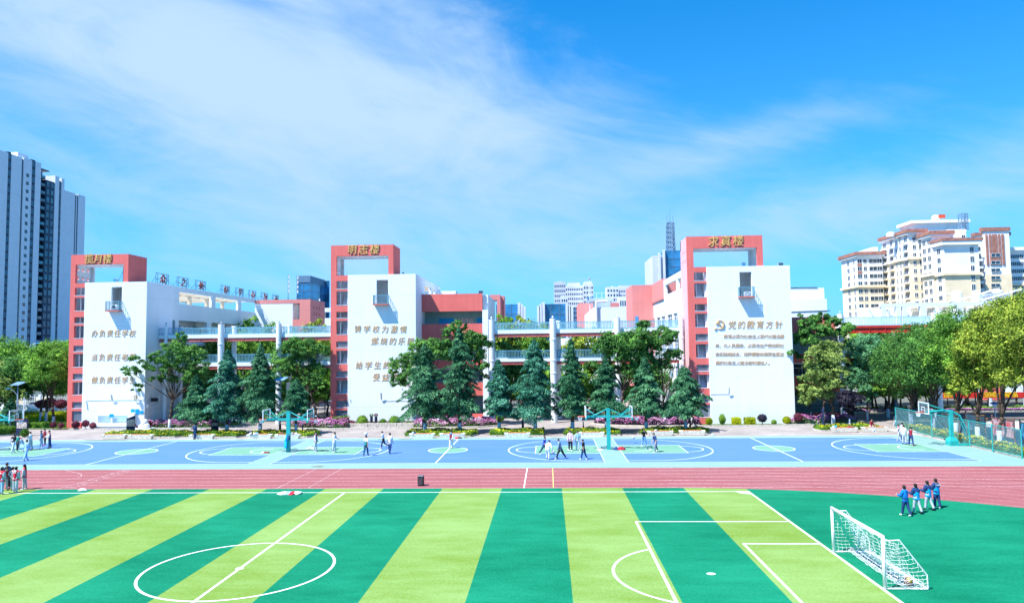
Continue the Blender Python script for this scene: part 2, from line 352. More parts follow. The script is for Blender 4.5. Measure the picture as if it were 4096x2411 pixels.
struct(MB().m('far_ground').poly([(-3000, -400), (3000, -400), (3000, 4200), (-3000, 4200)], -.06), 'ground')
struct(MB().m('paving').poly([(-75, 15.8), (66, 15.8), (66, 66), (-75, 66)], -.030), 'pavement')
struct(MB().m('pale_concrete').poly([(61.45, -8), (63.2, -8), (63.2, 22), (60.4, 22), (60.4, 15.8), (61.45, 15.8)], -.018), 'path')
struct(MB().m('pale_concrete').poly([(66.004, -20), (110, -20), (110, 29.0), (66.004, 29.0)], -.026), 'plaza')
struct(MB().m('asphalt').poly([(58.5, 31.2), (130, 31.2), (130, 40.0), (58.5, 40.0)], -.012), 'road')
# the edge of the surround is pale kerb stones, one by one
kb = thing('kerb', 'row of pale kerb stones between the court surround and the paving', 'kerb', (0, 16.3, 0), kind='structure'); del kb['category']
k0 = None
for i in range(150):
    x = -58+i*.8
    if x > 60.0: break
    if k0 is None:
        k0 = B(-.392, .392, 0, .30, 0, .018, 'pale_concrete').build('kerb_stone', origin=(0, 0, 0)); k0.parent = kb; k0.location = (x, .2, -.016)
    else: dup(k0, (x, .2+random.uniform(-.01, .01), -.016), parent=kb)

# football pitch
PX0, PX1, YT, YB = 9.78, 36.35, -11.75, -10.45        # halfway line, goal line, touch line, turf edge
SW = 4.06; xs0 = 36.45
cen = (31.3, -44.0)                                     # the bend of the track turns about this point
def arc(r, a0, a1, n=40, c=cen): return [(c[0]+r*math.sin(R(a0+(a1-a0)*i/n)), c[1]+r*math.cos(R(a0+(a1-a0)*i/n))) for i in range(n+1)]
RI = YB-cen[1]
pitch = MB(); x1 = xs0; dark = False
pitch.m('turf_dark').poly([(x, y) for x, y in [(xs0, -75)]+[p for p in arc(RI, 100, 0, 60) if p[0] > xs0+.01]+[(xs0, math.sqrt(RI**2-(xs0-cen[0])**2)+cen[1])]][::-1], 0)
i = 0
while x1 > -62:
    x0 = x1-SW; pitch.m('turf_light' if i % 2 == 0 else 'turf_dark'); top = lambda x: YB if x < cen[0] else math.sqrt(RI**2-(x-cen[0])**2)+cen[1]
    pts = [(x0, -75), (x1, -75)]+[(x1-(x1-x0)*k/8, top(x1-(x1-x0)*k/8)) for k in range(9)]
    pitch.poly(pts, 0); x1 = x0; i += 1
pitch_o = struct(pitch, 'football_pitch', 'striped light and dark green artificial turf pitch')
L = MB().m('line_white'); Z = .004; lw = .12
L.strip([(-60, YT), (PX1+.06, YT)], lw, Z); L.strip([(PX1, YT-.06), (PX1, -75)], lw, Z)
L.strip([(PX0, YT-.06), (PX0, -75)], lw, Z+.002)
L.strip([(PX0+4.05*math.cos(a), -28.1+4.05*math.sin(a)) for a in np.linspace(0, 2*math.pi, 65)[:-1]], lw, Z+.004, True)
L.poly([(PX0+.18*math.cos(a), -28.1+.18*math.sin(a)) for a in np.linspace(0, 2*math.pi, 17)[:-1]], Z+.006)
L.strip([(PX1-.06, -19.7), (28.12, -19.7)], lw, Z+.002); L.strip([(28.12, -19.64), (28.12, -36.6)], lw, Z+.004); L.strip([(28.12, -36.6), (PX1-.06, -36.6)], lw, Z+.002)
L.strip([(PX1-.06, -24.05), (32.72, -24.05)], lw, Z+.002); L.strip([(32.72, -23.99), (32.72, -32.2)], lw, Z+.004); L.strip([(32.72, -32.2), (PX1-.06, -32.2)], lw, Z+.002)
L.poly([(30.15+.19*math.cos(a), -28.6+.15*math.sin(a)) for a in np.linspace(0, 2*math.pi, 17)[:-1]], Z+.002)
L.strip([(30.15-4.05*math.cos(a), -28.5+4.05*math.sin(a)) for a in np.linspace(-1.045, 1.045, 33)], lw, Z)
L.poly([(PX1-.05, YT-.05)]+[(PX1-.05-.75*math.cos(a), YT-.05-.75*math.sin(a)) for a in np.linspace(0, math.pi/2, 9)], Z+.004)
L.build('line_marking', pitch_o)
# running track
TR = MB().m('track')
oy = -2.45
out = [(-70, oy), (120, oy)]
TR.poly([(120, oy), (-70, oy), (-70, YB)]+[(cen[0]-.01, YB)]+arc(RI, 0, 100, 60)+[(120, -70)], -.002)
# (the fan of points above runs outer edge first, so it is turned face up below)
trk = struct(TR, 'running_track', 'brick red rubber running track with thin white lane lines')
TL = MB().m('line_thin'); ln = (YB-oy)/6.0
for k in range(0, 7):
    y = YB-ln*k-(.10 if k == 0 else 0)+(.12 if k == 6 else 0); y = YB+(oy-YB)*k/6+(.15 if k == 0 else -.12 if k == 6 else 0)
    TL.strip([(-70, y), (118, y)], .08, .002)
for k in range(1, 9):
    r = RI+1.22*k-.9
    a = arc(r, 0.5, 95, 70); TL.strip(a, .05, .004)
for x, w, mm, sk in ((4.7, .05, 'line_thin', .1), (6.8, .05, 'line_thin', .05), (21.7, .08, 'line_white', 0), (23.7, .07, 'line_yellow', 0), (-11.0, .05, 'line_thin', .1), (-10.1, .05, 'line_thin', .1)):
    TL.m(mm).strip([(x+sk, oy), (x-sk, YB+.05)], w, .005)
TL.m('line_thin').strip([(-16.0+3.6*math.sin(a)*.95, -2.6-6.7*(a/ math.pi)) for a in np.linspace(.02, math.pi*.995, 20)], .06, .006)
TL.m('line_thin').strip([(53.5, oy-.1), (66, -8.2)], .06, .006)
TL.build('line_marking', trk)
for k, ch in enumerate('123456'):
    text('lane_number', ch, .95, (-10.55, YB+ln*0+(oy-YB)*(k+.5)/6, .008), (0, 0, R(90)), 'line_thin', trk, ext=.0005, sx=1.0)

# basketball courts on their pale green surround
CT = MB().m('court_green')
CT.poly([(-60, oy), (62.0, oy), (61.2, 16.46), (-60, 16.46)][:], 0)
Z1, Z2, Z3 = .004, .008, .012
def court(x0):
    CT.m('court_blue').poly([(x0, 0), (x0+28, 0), (x0+28, 15), (x0, 15)], Z1)
    cx, cyy = x0+14, 7.5
    CT.m('key_green').poly([(cx+1.8*math.cos(a), cyy+1.8*math.sin(a)) for a in np.linspace(0, 2*math.pi, 41)[:-1]], Z2)
    CT.m('line_court').strip([(cx+1.8*math.cos(a), cyy+1.8*math.sin(a)) for a in np.linspace(0, 2*math.pi, 41)[:-1]], .11, Z3, True)
    CT.strip([(cx, 0), (cx, 15)], .11, Z3+.002)
    CT.strip([(x0, 0), (x0+28, 0), (x0+28, 15), (x0, 15)], .11, Z3, True)
    for s in (1, -1):
        bx = x0 if s == 1 else x0+28; X = lambda d: bx+s*d; o = (lambda p: p) if s == 1 else (lambda p: p[::-1])
        CT.m('key_green').poly(o([(X(0), 5.05), (X(5.8), 5.05), (X(5.8), 9.95), (X(0), 9.95)]), Z2)
        CT.m('line_court').strip([(X(0), 5.05), (X(5.8), 5.05), (X(5.8), 9.95), (X(0), 9.95)], .11, Z3+.001)
        CT.strip([(X(5.8+1.8*math.cos(a)), 7.5+1.8*math.sin(a)) for a in np.linspace(-math.pi/2, math.pi/2, 25)], .11, Z3+.001)
        CT.strip([(X(1.2), 7.5-1.25)]+[(X(1.575+1.25*math.cos(a)), 7.5+1.25*math.sin(a)) for a in np.linspace(-math.pi/2, math.pi/2, 21)]+[(X(1.2), 8.75)], .11, Z3+.001)
        am = math.acos(1)-0; th = math.asin(6.6/6.75)
        CT.strip([(X(0), .9), (X(1.575+6.75*math.cos(th)), .9)]+[(X(1.575+6.75*math.cos(a)), 7.5+6.75*math.sin(a)) for a in np.linspace(-th, th, 45)]+[(X(0), 14.1)], .11, Z3)
        for yy in (5.05, 9.95):
            sg = -1 if yy < 7 else 1
            for d, w in ((1.75, .1), (2.6, .4), (3.45, .1), (4.3, .1)): CT.poly([(X(d), yy), (X(d+w), yy), (X(d+w), yy+sg*.1), (X(d), yy+sg*.1)] if s*sg > 0 else [(X(d), yy+sg*.1), (X(d+w), yy+sg*.1), (X(d+w), yy), (X(d), yy)], Z3+.003)
for x0 in (-29.9, 0, 29.95, -59.9): court(x0) if x0 > -50 else None
CT.m('court_blue').poly([(-60, 0), (-31.8, 0), (-31.8, 15), (-60, 15)], Z1)
CT.m('line_court').strip([(-60, 15), (-31.8, 15), (-31.8, 0), (-60, 0)], .11, Z3)
cts = struct(CT, 'basketball_court', 'row of blue basketball courts with pale green keys and surround')
for o in (pitch_o, trk, cts):        # every sheet of floor faces up
    bm = bmesh.new(); bm.from_mesh(o.data); bm.normal_update()
    bmesh.ops.reverse_faces(bm, faces=[f for f in bm.faces if f.normal.z < 0]); bm.to_mesh(o.data); bm.free()

# damp and rust stains on the court floor
mat('stain', (.16, .12, .07), .9, var=.3, scale=5); mat('damp', (.12, .20, .20), .5, var=.2)
for x, y, rx, ry, m_ in ((4.6, -1.4, .5, .22, 'stain'), (8.3, 15.9, .9, .18, 'stain'), (5.8, 15.75, .35, .12, 'stain'), (-24.6, 16.2, 2.6, .32, 'damp'), (44.5, 2.2, .45, .12, 'damp'), (24.2, 15.6, .7, .12, 'stain'), (-9.5, 15.9, .5, .1, 'stain'), (55.8, 3.0, .4, .1, 'damp')):
    random.seed(int(x*7)); MB().m(m_).poly([(x+rx*math.cos(a)*random.uniform(.7, 1.2), y+ry*math.sin(a)*random.uniform(.7, 1.2)) for a in np.linspace(0, 2*math.pi, 19)[:-1]], .018).build('floor_stain', cts)

# ------------------------------------------------------------------ school towers
def grid_wall(mb, m, y0, y1, xs, zs, holes, axis='y'):
    "slab between y0 and y1 with rectangular holes [(x0,x1,z0,z1)]; rows are cut at every hole edge"
    Zs = sorted({zs[0], zs[1]} | {z for h in holes for z in h[2:]}); mb.m(m)
    for z0, z1 in zip(Zs, Zs[1:]):
        zc = (z0+z1)/2; hs = sorted((h[0], h[1]) for h in holes if h[2] < zc < h[3]); x = xs[0]
        for a, b in hs+[(xs[1], None)]:
            if a > x+1e-4:
                if axis == 'y': mb.box(x, a, y0, y1, z0, z1)
                else: mb.box(y0, y1, x, a, z0, z1)
            if b is not None: x = b
    return mb
CH_T = {}
def characters(line, X, Zc, w, size, Y, parent, sh=.0, m='gold', ext=.05):
    "one raised character after another"
    for k, ch in enumerate(line):
        if ch == ' ': continue
        text('character', ch, size, (X+w*k, Y, Zc+random.uniform(-.03, .03)), (R(90), R(random.uniform(-3, 3)), 0), m, parent, ext, sh, .92)
def tower(label, Y, vl, uL, uW0, uO, uWR, uPR, vTop, vOT, vWT, vOB, wins, bars, D=4.2, uGrid=None):
    um = (uL+uWR)/2
    x = lambda u: at(u, vl, Y)[0]; z = lambda v, u=None: at(u or (uL+uW0)/2, v, Y)[1]
    xL, xG, xW, xR, xP, xO = x(uL), x(uGrid), x(uW0), x(uWR), x(uPR), x(uO)
    zT, zOT, zWT, zOB = z(vTop, (uL+uPR)/2), z(vOT, (uL+uPR)/2), z(vWT, um), z(vOB)
    o = thing('tower_building', label, 'school building', (um and (xL+xR)/2, Y, 0))
    # white stair block
    bal = CUR['bal']; bx0, bx1, bz0, bz1 = x(bal[0]), x(bal[1]), z(bal[3], bal[0]), z(bal[2], bal[0])
    w = MB(); grid_wall(w, 'white_render', Y-.12, Y+.25, (xW, xR), (0, zWT), [(bx0, bx1, bz0, bz1)])
    w.box(xR-.3, xR, Y+.25, Y+D+2, 0, zWT); w.box(xW, xW+.25, Y+.25, Y+D, 0, zWT); w.box(xW+.25, xR-.3, Y+.25, Y+D, zWT-.25, zWT-.03)
    w.m('inner_white').box(bx0-1, bx1+1.2, Y+2.6, Y+2.75, bz0-.6, bz1+.3); w.box(bx0-.6, bx1+.8, Y+.26, Y+2.6, bz1+.02, bz1+.2); w.box(bx0-.6, bx1+.8, Y+.26, Y+2.6, bz0-.2, bz0-.02); w.box(bx0-.9, bx0-.75, Y+.26, Y+2.6, bz0, bz1)
    w.build('wall', o)
    # red stair grid and portal frame
    holes = []
    for a, b in wins: holes.append((xG, xW-.001, z(b), z(a)))
    r = MB(); grid_wall(r, 'red_render', Y, Y+.35, (xL, xW-.002), (0, zT), holes+[(xG, xW-.001, zOB, zOT)])
    r.box(xW-.002, xP, Y, Y+.35, zOT, zT); r.box(xO, xP, Y, Y+.35, zWT, zOT)           # beam and right pier
    r.box(xP-.12, xP, Y+.35, Y+D, zWT, zT); r.cur = 0; r.box(xL, xP-.12, Y+D-.35, Y+D, zOT+.2, zT) ; r.box(xL+.12, xP-.12, Y+.35, Y+D-.35, zT-.2, zT-.02)
    # left flank with its pattern of small square holes
    sq = [(Y+.9+1.0*i, Y+1.3+1.0*i, zOB+.55+1.15*k, zOB+1.0+1.15*k) for i in range(3) for k in range(3) if zOB+1.0+1.15*k < zOT]
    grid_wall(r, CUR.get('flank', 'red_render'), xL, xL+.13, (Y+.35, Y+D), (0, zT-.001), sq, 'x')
    r.build('frame', o)
    if CUR.get('flank'): B(xL-.02, xL-.002, Y+.36, Y+D+.02, 0, zT, CUR['flank']).build('flank_facing', o) if 0 else None
    i_ = MB(); grid_wall(i_, 'inner_white', xL+.13, xL+.28, (Y+.35, Y+D), (0, zT-.25), sq, 'x')
    i_.box(xL+.28, xW-.19, Y+2.3, Y+2.45, 0, zOB-.3)
    i_.box(xW-.18, xW-.01, Y+.35, Y+D-.2, 0, zWT-.4) ; i_.box(xL+.28, xP-.13, Y+.35, Y+D-.4, zOT+.02, zOT+.2); i_.box(xP-.40, xP-.13, Y+.35, Y+D-.4, zWT+.02, zOT)
    i_.box(xL+.28, xL+.6, Y+D-.45, Y+D-.22, zOB, zOT); i_.box(xO, xO+.3, Y+D-.45, Y+D-.22, zWT, zOT)
    i_.box(xG+.30, xG+.42, Y+.6, Y+.72, .3, zOB)
    i_.build('stairwell_lining', o)
    for k in range(0, len(wins), 2):
        fl = MB().m('inner_white')
        zf = z(wins[k+1][1]) if k+1 < len(wins) else 0
        fl.box(xL+.28, xW-.2, Y+.36, Y+1.1, zf-.12, zf-.005)
        hgt = 3.5; fl.add([(xG+.45, Y+1.1, zf-.1), (xW-.2, Y+1.1, zf-.1), (xW-.2, Y+2.28, zf+1.6), (xG+.45, Y+2.28, zf+1.6), (xG+.45, Y+1.1, zf+.1), (xW-.2, Y+1.1, zf+.1), (xW-.2, Y+2.28, zf+1.8), (xG+.45, Y+2.28, zf+1.8)],
               [(0,3,2,1),(4,5,6,7),(0,1,5,4),(1,2,6,5),(2,3,7,6),(3,0,4,7)])
        fl.build('stair_flight', o)
    for k, (a, b) in enumerate(wins):
        if k in bars:
            g = MB().m('bars_grey'); za, zb = z(b), z(a); n = 12
            for q in range(n): xx = xG+.06+(xW-xG-.14)*q/(n-1); g.box(xx-.022, xx+.022, Y+.15, Y+.19, za, zb)
            g.box(xG, xW-.01, Y+.14, Y+.2, za, za+.05); g.box(xG, xW-.01, Y+.14, Y+.2, zb-.05, zb-.002); g.build('window_bars', o)
        elif k in (5, 7, 3) and vl:
            p_ = MB().m('poster')
            for q in range(3): p_.box(xG+.75+.45*q, xG+1.0+.45*q, Y+2.26, Y+2.29, z(b)+.25+.1*(q%2), z(b)+.7+.1*(q%2))
            p_.build('picture', o)
        s_ = MB().m('white_render').box(xG-.02, xW-.003, Y-.02, Y+.34, z(b)-.05, z(b)-.002); s_.build('sill', o)
    # balcony
    pr = .85; bl = MB().m('steel_pink').box(bx0-.28, bx1+.12, Y-.12-pr, Y-.122, bz0-.16, bz0); bl_o = bl.build('balcony_slab', o)
    rl = MB(); railing(rl, (bx0-.22, Y-.05-pr), (bx1+.06, Y-.05-pr), bz0, 1.12, .14, m='rail_blue')
    railing(rl, (bx0-.22, Y-.05-pr), (bx0-.22, Y-.13), bz0, 1.12, .14); railing(rl, (bx1+.06, Y-.05-pr), (bx1+.06, Y-.13), bz0, 1.12, .14); rl.build('balcony_railing', o)
    # lightning tape round the roof
    tp = MB().m('rail_blue'); pts = [(xL, Y+.2), (xP-.05, Y+.2), (xP-.05, Y+D-.2)]
    for a, b in zip(pts, pts[1:]):
        n = int(math.dist(a, b)/1.0)+1
        tp.tube((*a, zT+.14), (*b, zT+.14), .012, n=3)
        for q in range(n+1): xx, yy = a[0]+(b[0]-a[0])*q/n, a[1]+(b[1]-a[1])*q/n; tp.tube((xx, yy, zT-.01), (xx, yy, zT+.14), .012, n=3)
    tp.build('lightning_conductor', o)
    return dict(o=o, xL=xL, xW=xW, xR=xR, xP=xP, zT=zT, zWT=zWT, z=z, x=x, Y=Y, D=D)
CUR = {}
CUR['bal'] = (444, 486, 1148, 1242)
T1 = tower('white stair tower with red portal frame and three raised gold mottoes', 28.3, 1350, 276, 337, 488, 585.6, 507, 1018, 1057, 1129, 1133,
    [(1151,1181),(1191,1242),(1268,1293),(1303,1352),(1382,1405),(1415,1467),(1494,1518),(1528,1578),(1607,1632),(1643,1686)], {4, 6, 8, 9}, uGrid=295)
CUR['bal'] = (1507, 1553.5, 1120, 1217)
T2 = tower('white stair tower with red portal frame between the two walkways', 31.0, 1350, 1322.6, 1392, 1553.5, 1664, 1574, 980, 1023, 1098.5, 1102,
    [(1124,1155),(1165,1220),(1247,1272),(1283,1337),(1365,1390),(1402,1454),(1484,1507),(1520,1573),(1602,1629),(1640,1684)], {4, 6, 8, 9}, uGrid=1345)
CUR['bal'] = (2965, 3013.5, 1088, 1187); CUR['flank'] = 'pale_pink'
T3 = tower('white stair tower with red portal frame and gold hammer and sickle', 28.2, 1350, 2757, 2833, 3040, 3168, 3063, 943.5, 991, 1065, 1068,
    [(1089,1122),(1133,1188),(1216,1243),(1254,1308),(1335,1362),(1376,1430),(1458,1484),(1498,1551),(1581,1608),(1618,1668)], {4, 6, 8, 9}, uGrid=2783)
def letters(T, line, u0, u1, v, size, m='gold', Yo=-.145, ext=.022, sh=.12, vend=None):
    "raised characters spread from u0 to u1"
    n = len(line)
    for k, ch in enumerate(line):
        if ch == ' ': continue
        u = u0+(u1-u0)*(k/(n-1) if n > 1 else 0); vv = v+((vend or v)-v)*(k/max(1, n-1)); X, Zc = at(u, vv, T['Y'])
        text('character', ch, size*random.uniform(.94, 1.06), (X, T['Y']+Yo, Zc), (R(90), R(random.uniform(-4, 4)), 0), m, T['o'], ext, sh, .95, bold=.004)
letters(T1, '揽月楼', 357, 430, 1038, 1.26, 'bright_gold', Yo=-.04, ext=.07); letters(T2, '明志楼', 1408, 1497, 1001, 1.36, 'bright_gold', Yo=-.04, ext=.07, vend=1000); letters(T3, '求真楼', 2851, 2951, 969, 1.4, 'bright_gold', Yo=-.04, ext=.07, vend=966)
letters(T1, '办负责任学校', 381, 531, 1335, .92); letters(T1, '当负责任老师', 379, 531, 1430, .92); letters(T1, '做负责任学生', 380, 531, 1521, .92)
letters(T2, '铸学校为激情', 1431, 1613, 1317, 1.02, vend=1319); letters(T2, '燃烧的乐园', 1499, 1642, 1366, 1.0); letters(T2, '给学生终身', 1437, 1583, 1462, 1.02); letters(T2, '受益的教育', 1505, 1650, 1510, 1.02)
letters(T3, '党的教育方针', 2926, 3112, 1301, 1.02, vend=1300)
def small_line(T, s, u0, u1, v, size=.52):
    n = len(s)
    for k, ch in enumerate(s):
        u = u0+(u1-u0)*k/(n-1); X, Zc = at(u, v, T['Y']); text('character', ch, size, (X, T['Y']-.14, Zc), (R(90), 0, 0), 'gold', T['o'], .02, 0, 1.0)
small_line(T3, '教育必须为社会主义现代化建设服', 2902, 3127, 1346.5); small_line(T3, '务，为人民服务，必须与生产劳动和社', 2868, 3126, 1383)
small_line(T3, '会实践相结合，培养德智体美劳全面发', 2868, 3126, 1417.5); small_line(T3, '展的社会主义建设者和接班人。', 2869, 3080, 1452)
# hammer and sickle emblem, raised metal
X, Zc = at(2878, 1299, T3['Y']); E_ = MB().m('gold'); ye = T3['Y']-.17
pts = [(X-.35+.62*math.cos(a)*.9+.12, Zc+.02+.52*math.sin(a)) for a in np.linspace(R(95), R(-125), 22)]
for k, (a, b) in enumerate(zip(pts, pts[1:])):
    wv = .03+.075*math.sin(math.pi*min(1, (k+1)/20)); E_.tube((a[0]+.15, ye, a[1]), (b[0]+.15, ye, b[1]), wv, n=6)
E_.tube((pts[-1][0]+.15, ye, pts[-1][1]), (pts[-1][0]-.12, ye, pts[-1][1]-.16), .09, n=6)
E_.tube((X-.28, ye-.03, Zc+.24), (X+.48, ye-.03, Zc-.46), .065, n=6)
E_.add([(X-.50, ye-.08, Zc+.14), (X-.16, ye-.08, Zc+.50), (X-.02, ye-.08, Zc+.38), (X-.36, ye-.08, Zc+.02), (X-.50, ye+.03, Zc+.14), (X-.16, ye+.03, Zc+.50), (X-.02, ye+.03, Zc+.38), (X-.36, ye+.03, Zc+.02)], [(0,1,2,3),(7,6,5,4),(0,4,5,1),(1,5,6,2),(2,6,7,3),(3,7,4,0)])
E_.build('emblem', T3['o'])

# things fixed to the towers
def fixture(u0, u1, v0, v1, T, name, label, cat, m='lamp_metal', d=.25, group=None):
    x0, z1 = at(u0, v0, T['Y']); x1, z0 = at(u1, v1, T['Y']); Y = T['Y']-.12
    o = thing(name, label, cat, ((x0+x1)/2, Y, z0), group=group); return o, x0, x1, z0, z1, Y
for u0, u1, v0, v1, T, lb in ((452, 457, 1577, 1600, T1, 'slim grey wall lamp above the wash basins'), (543, 548, 1581, 1600, T1, 'slim grey wall lamp beside the bronze coloured one'), (1525, 1531, 1570, 1596, T2, 'slim grey wall lamp low on the middle white tower'), (2911, 2916, 1549, 1575, T3, 'slim grey wall lamp low on the tower with long text')):
    o, x0, x1, z0, z1, Y = fixture(u0, u1, v0, v1, T, 'wall_lamp', lb, 'wall lamp', group='slim lamps on the tower walls')
    MB().m('lamp_metal').add([(x0, Y-.40, z1), (x1, Y-.40, z1), (x1, Y-.20, z0), (x0, Y-.20, z0), (x0, Y-.33, z1), (x1, Y-.33, z1), (x1, Y-.10, z0), (x0, Y-.10, z0)], [(0,1,2,3),(7,6,5,4),(0,4,5,1),(1,5,6,2),(2,6,7,3),(3,7,4,0)]).build('lamp_head', o)
    MB().m('lamp_metal').tube((x0+.06, Y-.15, z0+.05), (x0+.06, Y-.0, z0-.02), .03, n=6).build('arm', o)
o, x0, x1, z0, z1, Y = fixture(549, 556, 1577, 1596, T1, 'wall_lamp', 'bronze coloured wall lamp near the tower corner', 'wall lamp'); MB().m('tan_concrete').box(x0, x1, Y-.5, Y-.25, z0, z1).build('lamp_head', o); MB().m('dark').tube((x0+.1, Y-.25, z0+.3), (x0+.1, Y, z0+.3), .03).build('arm', o)
def spot(u, v, Y, r, lb, g=None, square=False):
    X, Zc = at(u, v, Y); o = thing('floodlight', lb, 'floodlight', (X, Y, Zc-r), group=g)
    if square: MB().m('lamp_metal').box(X-r*1.2, X+r*1.2, Y-.15, Y+.15, Zc-r*.7, Zc+r*.9).build('housing', o); MB().m('glass_dark').box(X-r, X+r, Y-.17, Y-.151, Zc-r*.5, Zc+r*.7).build('lens', o)
    else: MB().m('lamp_metal').tube((X, Y+.25, Zc+.05), (X, Y-.15, Zc), r*.7, r, 14).build('housing', o); MB().m('glass_blue').tube((X, Y-.151, Zc), (X, Y-.17, Zc), r*.85, n=14).build('lens', o)
    MB().m('dark').box(X-.04, X+.04, Y-.05, Y+.05, Zc-r*1.6, Zc-r*.6).build('bracket', o)
spot(462, 1121.5, 28.6, .26, 'round floodlight on the roof edge under the portal of the motto tower'); spot(2973, 1057, 28.6, .27, 'round floodlight on the roof edge of the tower with long text')
spot(3122, 1058, 28.6, .26, 'square floodlight at the roof corner of the tower with long text', square=True); spot(1923, 1169, 35.5, .26, 'square floodlight on the red wing roof parapet', square=True); spot(1453+160, 1092, 31.3, .12, 'small spotlight on the roof of the middle tower', square=True)
def cctv(u, v, Y, lb):
    X, Zc = at(u, v, Y); o = thing('security_camera', lb, 'security camera', (X, Y, Zc)); MB().m('white_paint').tube((X-.02, Y-.1, Zc), (X-.30, Y-.38, Zc-.03), .07, n=8).build('camera_body', o); MB().m('white_paint').box(X-.05, X+.05, Y-.12, Y, Zc-.08, Zc+.06).build('bracket', o)
cctv(346, 1606, 28.2, 'white security camera at the left edge of the motto tower wall'); cctv(1327, 1601, 31, 'white security camera on red stair grid of middle tower'); cctv(2813, 1572, 28.2, 'white security camera on red stair grid of tower with long text')
for T, u0, u1, v, lb in ((T1, 346, 584, 1602, 'thin grey cable along the motto tower wall'), (T2, 1531, 1662, 1604, 'thin grey cable on the middle tower wall'), (T3, 2842, 2912, 1577, 'thin grey cable low on the tower with long text')):
    x0, z_ = at(u0, v, T['Y']); x1 = at(u1, v, T['Y'])[0]; o = thing('wall_cable', lb, 'cable', (x0, T['Y']-.15, z_)); B(x0, x1, T['Y']-.15, T['Y']-.121, z_, z_+.05, 'lamp_metal').build('cable_duct', o)
# air conditioners on two balconies
for T, u, lb in ((T1, 468, 'air conditioner box standing on the balcony of the motto tower'), (T3, 2986, 'air conditioner with round white fan on the balcony above long text')):
    X, Zc = at(u, 1236 if T is T1 else 1186, T['Y']); o = thing('air_conditioner', lb, 'air conditioner', (X, T['Y']-.5, Zc))
    MB().m('white_paint').box(X-.38, X+.38, T['Y']-.62, T['Y']-.32, Zc, Zc+.55).build('casing', o)
    MB().m('dark' if T is T1 else 'net_white').tube((X-.05, T['Y']-.63, Zc+.28), (X-.05, T['Y']-.66, Zc+.28), .22, n=14).build('fan_grille', o)
# side wall fittings of the first tower
xr = T1['xR']; y_, z_ = atx(612, 1600, xr)
o = thing('floodlight', 'black box floodlight on a bracket at the side of the motto tower', 'floodlight', (xr+.6, 29.6, z_-.3)); MB().m('dark').box(xr+.2, xr+.75, 29.3, 29.8, z_-.1, z_+.35).tube((xr+.75, 29.55, z_+.12), (xr+.95, 29.55, z_+.12), .22, .12, 10).build('housing', o); MB().m('dark').tube((xr, 29.5, z_-.12), (xr+1.1, 29.5, z_-.12), .02, n=4).tube((xr, 29.5, z_-.8), (xr+1.1, 29.5, z_-.12), .02, n=4).build('bracket', o)
o = thing('meter_box', 'small white meter box on the side of the motto tower', 'meter box', (xr+.1, 28.9, z_-.9)); B(xr+.002, xr+.28, 28.5, 29.1, z_-.85, z_-.35, 'white_paint').build('casing', o); B(xr+.03, xr+.08, 28.7, 28.76, .2, z_-.85, 'white_paint').build('conduit', o)
o = thing('drainpipe', 'pale drainpipe running down the back corner of the motto tower', 'drainpipe', (xr+.1, 32.0, 0)); MB().m('inner_white').tube((xr+.12, 32.0, .2), (xr+.12, 32.0, T1['z'](1335)), .07, n=8).build('pipe', o)
MB().m('lamp_metal').box(xr+.001, xr+.22, 31.9, 32.1, 3, 3.06).box(xr+.001, xr+.22, 31.9, 32.1, 6.5, 6.56).box(xr+.001, xr+.22, 31.9, 32.1, 9.5, 9.56).build('clips', o)
# blue notice panels
for k, (u0, u1, v0, v1) in enumerate(((524, 538, 1635.5, 1656), (542, 556, 1635.5, 1656), (559.5, 574, 1642, 1654))):
    x0, z1 = at(u0, v0, 28.18); x1, z0 = at(u1, v1, 28.18)
    o = tag(B(x0, x1, 28.12, 28.17, z0, z1, 'sign_blue').build('blue_poster', origin=(x0, 28.15, z0)), ('tall bright blue panel on the white tower wall, first of two', 'tall bright blue panel on the white tower wall, next to the short one', 'short bright blue panel on the white tower wall')[k], 'notice panel', 'blue panels on the motto tower')
# washing counter with its long mirror
def P3(u, v, Y): x_, z_ = at(u, v, Y); return x_, z_
o = thing('wash_counter', 'white tiled washing counter with long mirror at the foot of the motto tower', 'wash basin', (at(445, 1700, 27.4)[0], 27.4, 0))
x0 = at(379, 1700, 27.2)[0]; x1 = at(503, 1700, 27.2)[0]; zt = at(440, 1695, 27.2)[1]
B(x0, x1, 27.3, 28.1, 0, zt-.32, 'white_render').build('base', o); B(x0-.05, x1+.15, 27.1, 28.12, zt-.3, zt, 'white_paint').build('basin', o)
xm0, zm1 = at(393, 1662, 28.1); xm1, zm0 = at(506, 1686.5, 28.1)
mat('mirror', (.42, .62, .76), .12, metal=.35, var=.02); B(xm0, xm1, 28.05, 28.15, zm0, zm1, 'mirror').build('mirror', o)
B(x1+.02, x1+.75, 27.75, 28.15, 0, zm1+.35, 'white_render').build('side_panel', o)
for k in range(7): xx = x0+.5+(x1-x0-1)*k/6; MB().m('lamp_metal').tube((xx, 28.0, zt), (xx, 28.0, zt+.22), .025).tube((xx, 28.0, zt+.22), (xx, 27.75, zt+.18), .02).build('tap', o)
xh, zh = at(447, 1663, 27.9); o2 = thing('hand_sign', 'small blue sign on a white post above the washing counter', 'sign', (xh, 27.9, zt+.01)); B(xh-.06, xh+.06, 27.85, 27.95, zt+.01, zh, 'white_paint').build('post', o2); B(xh-.25, xh+.3, 27.8, 27.84, zh-.15, zh+.25, 'sign_blue').build('sign_face', o2)

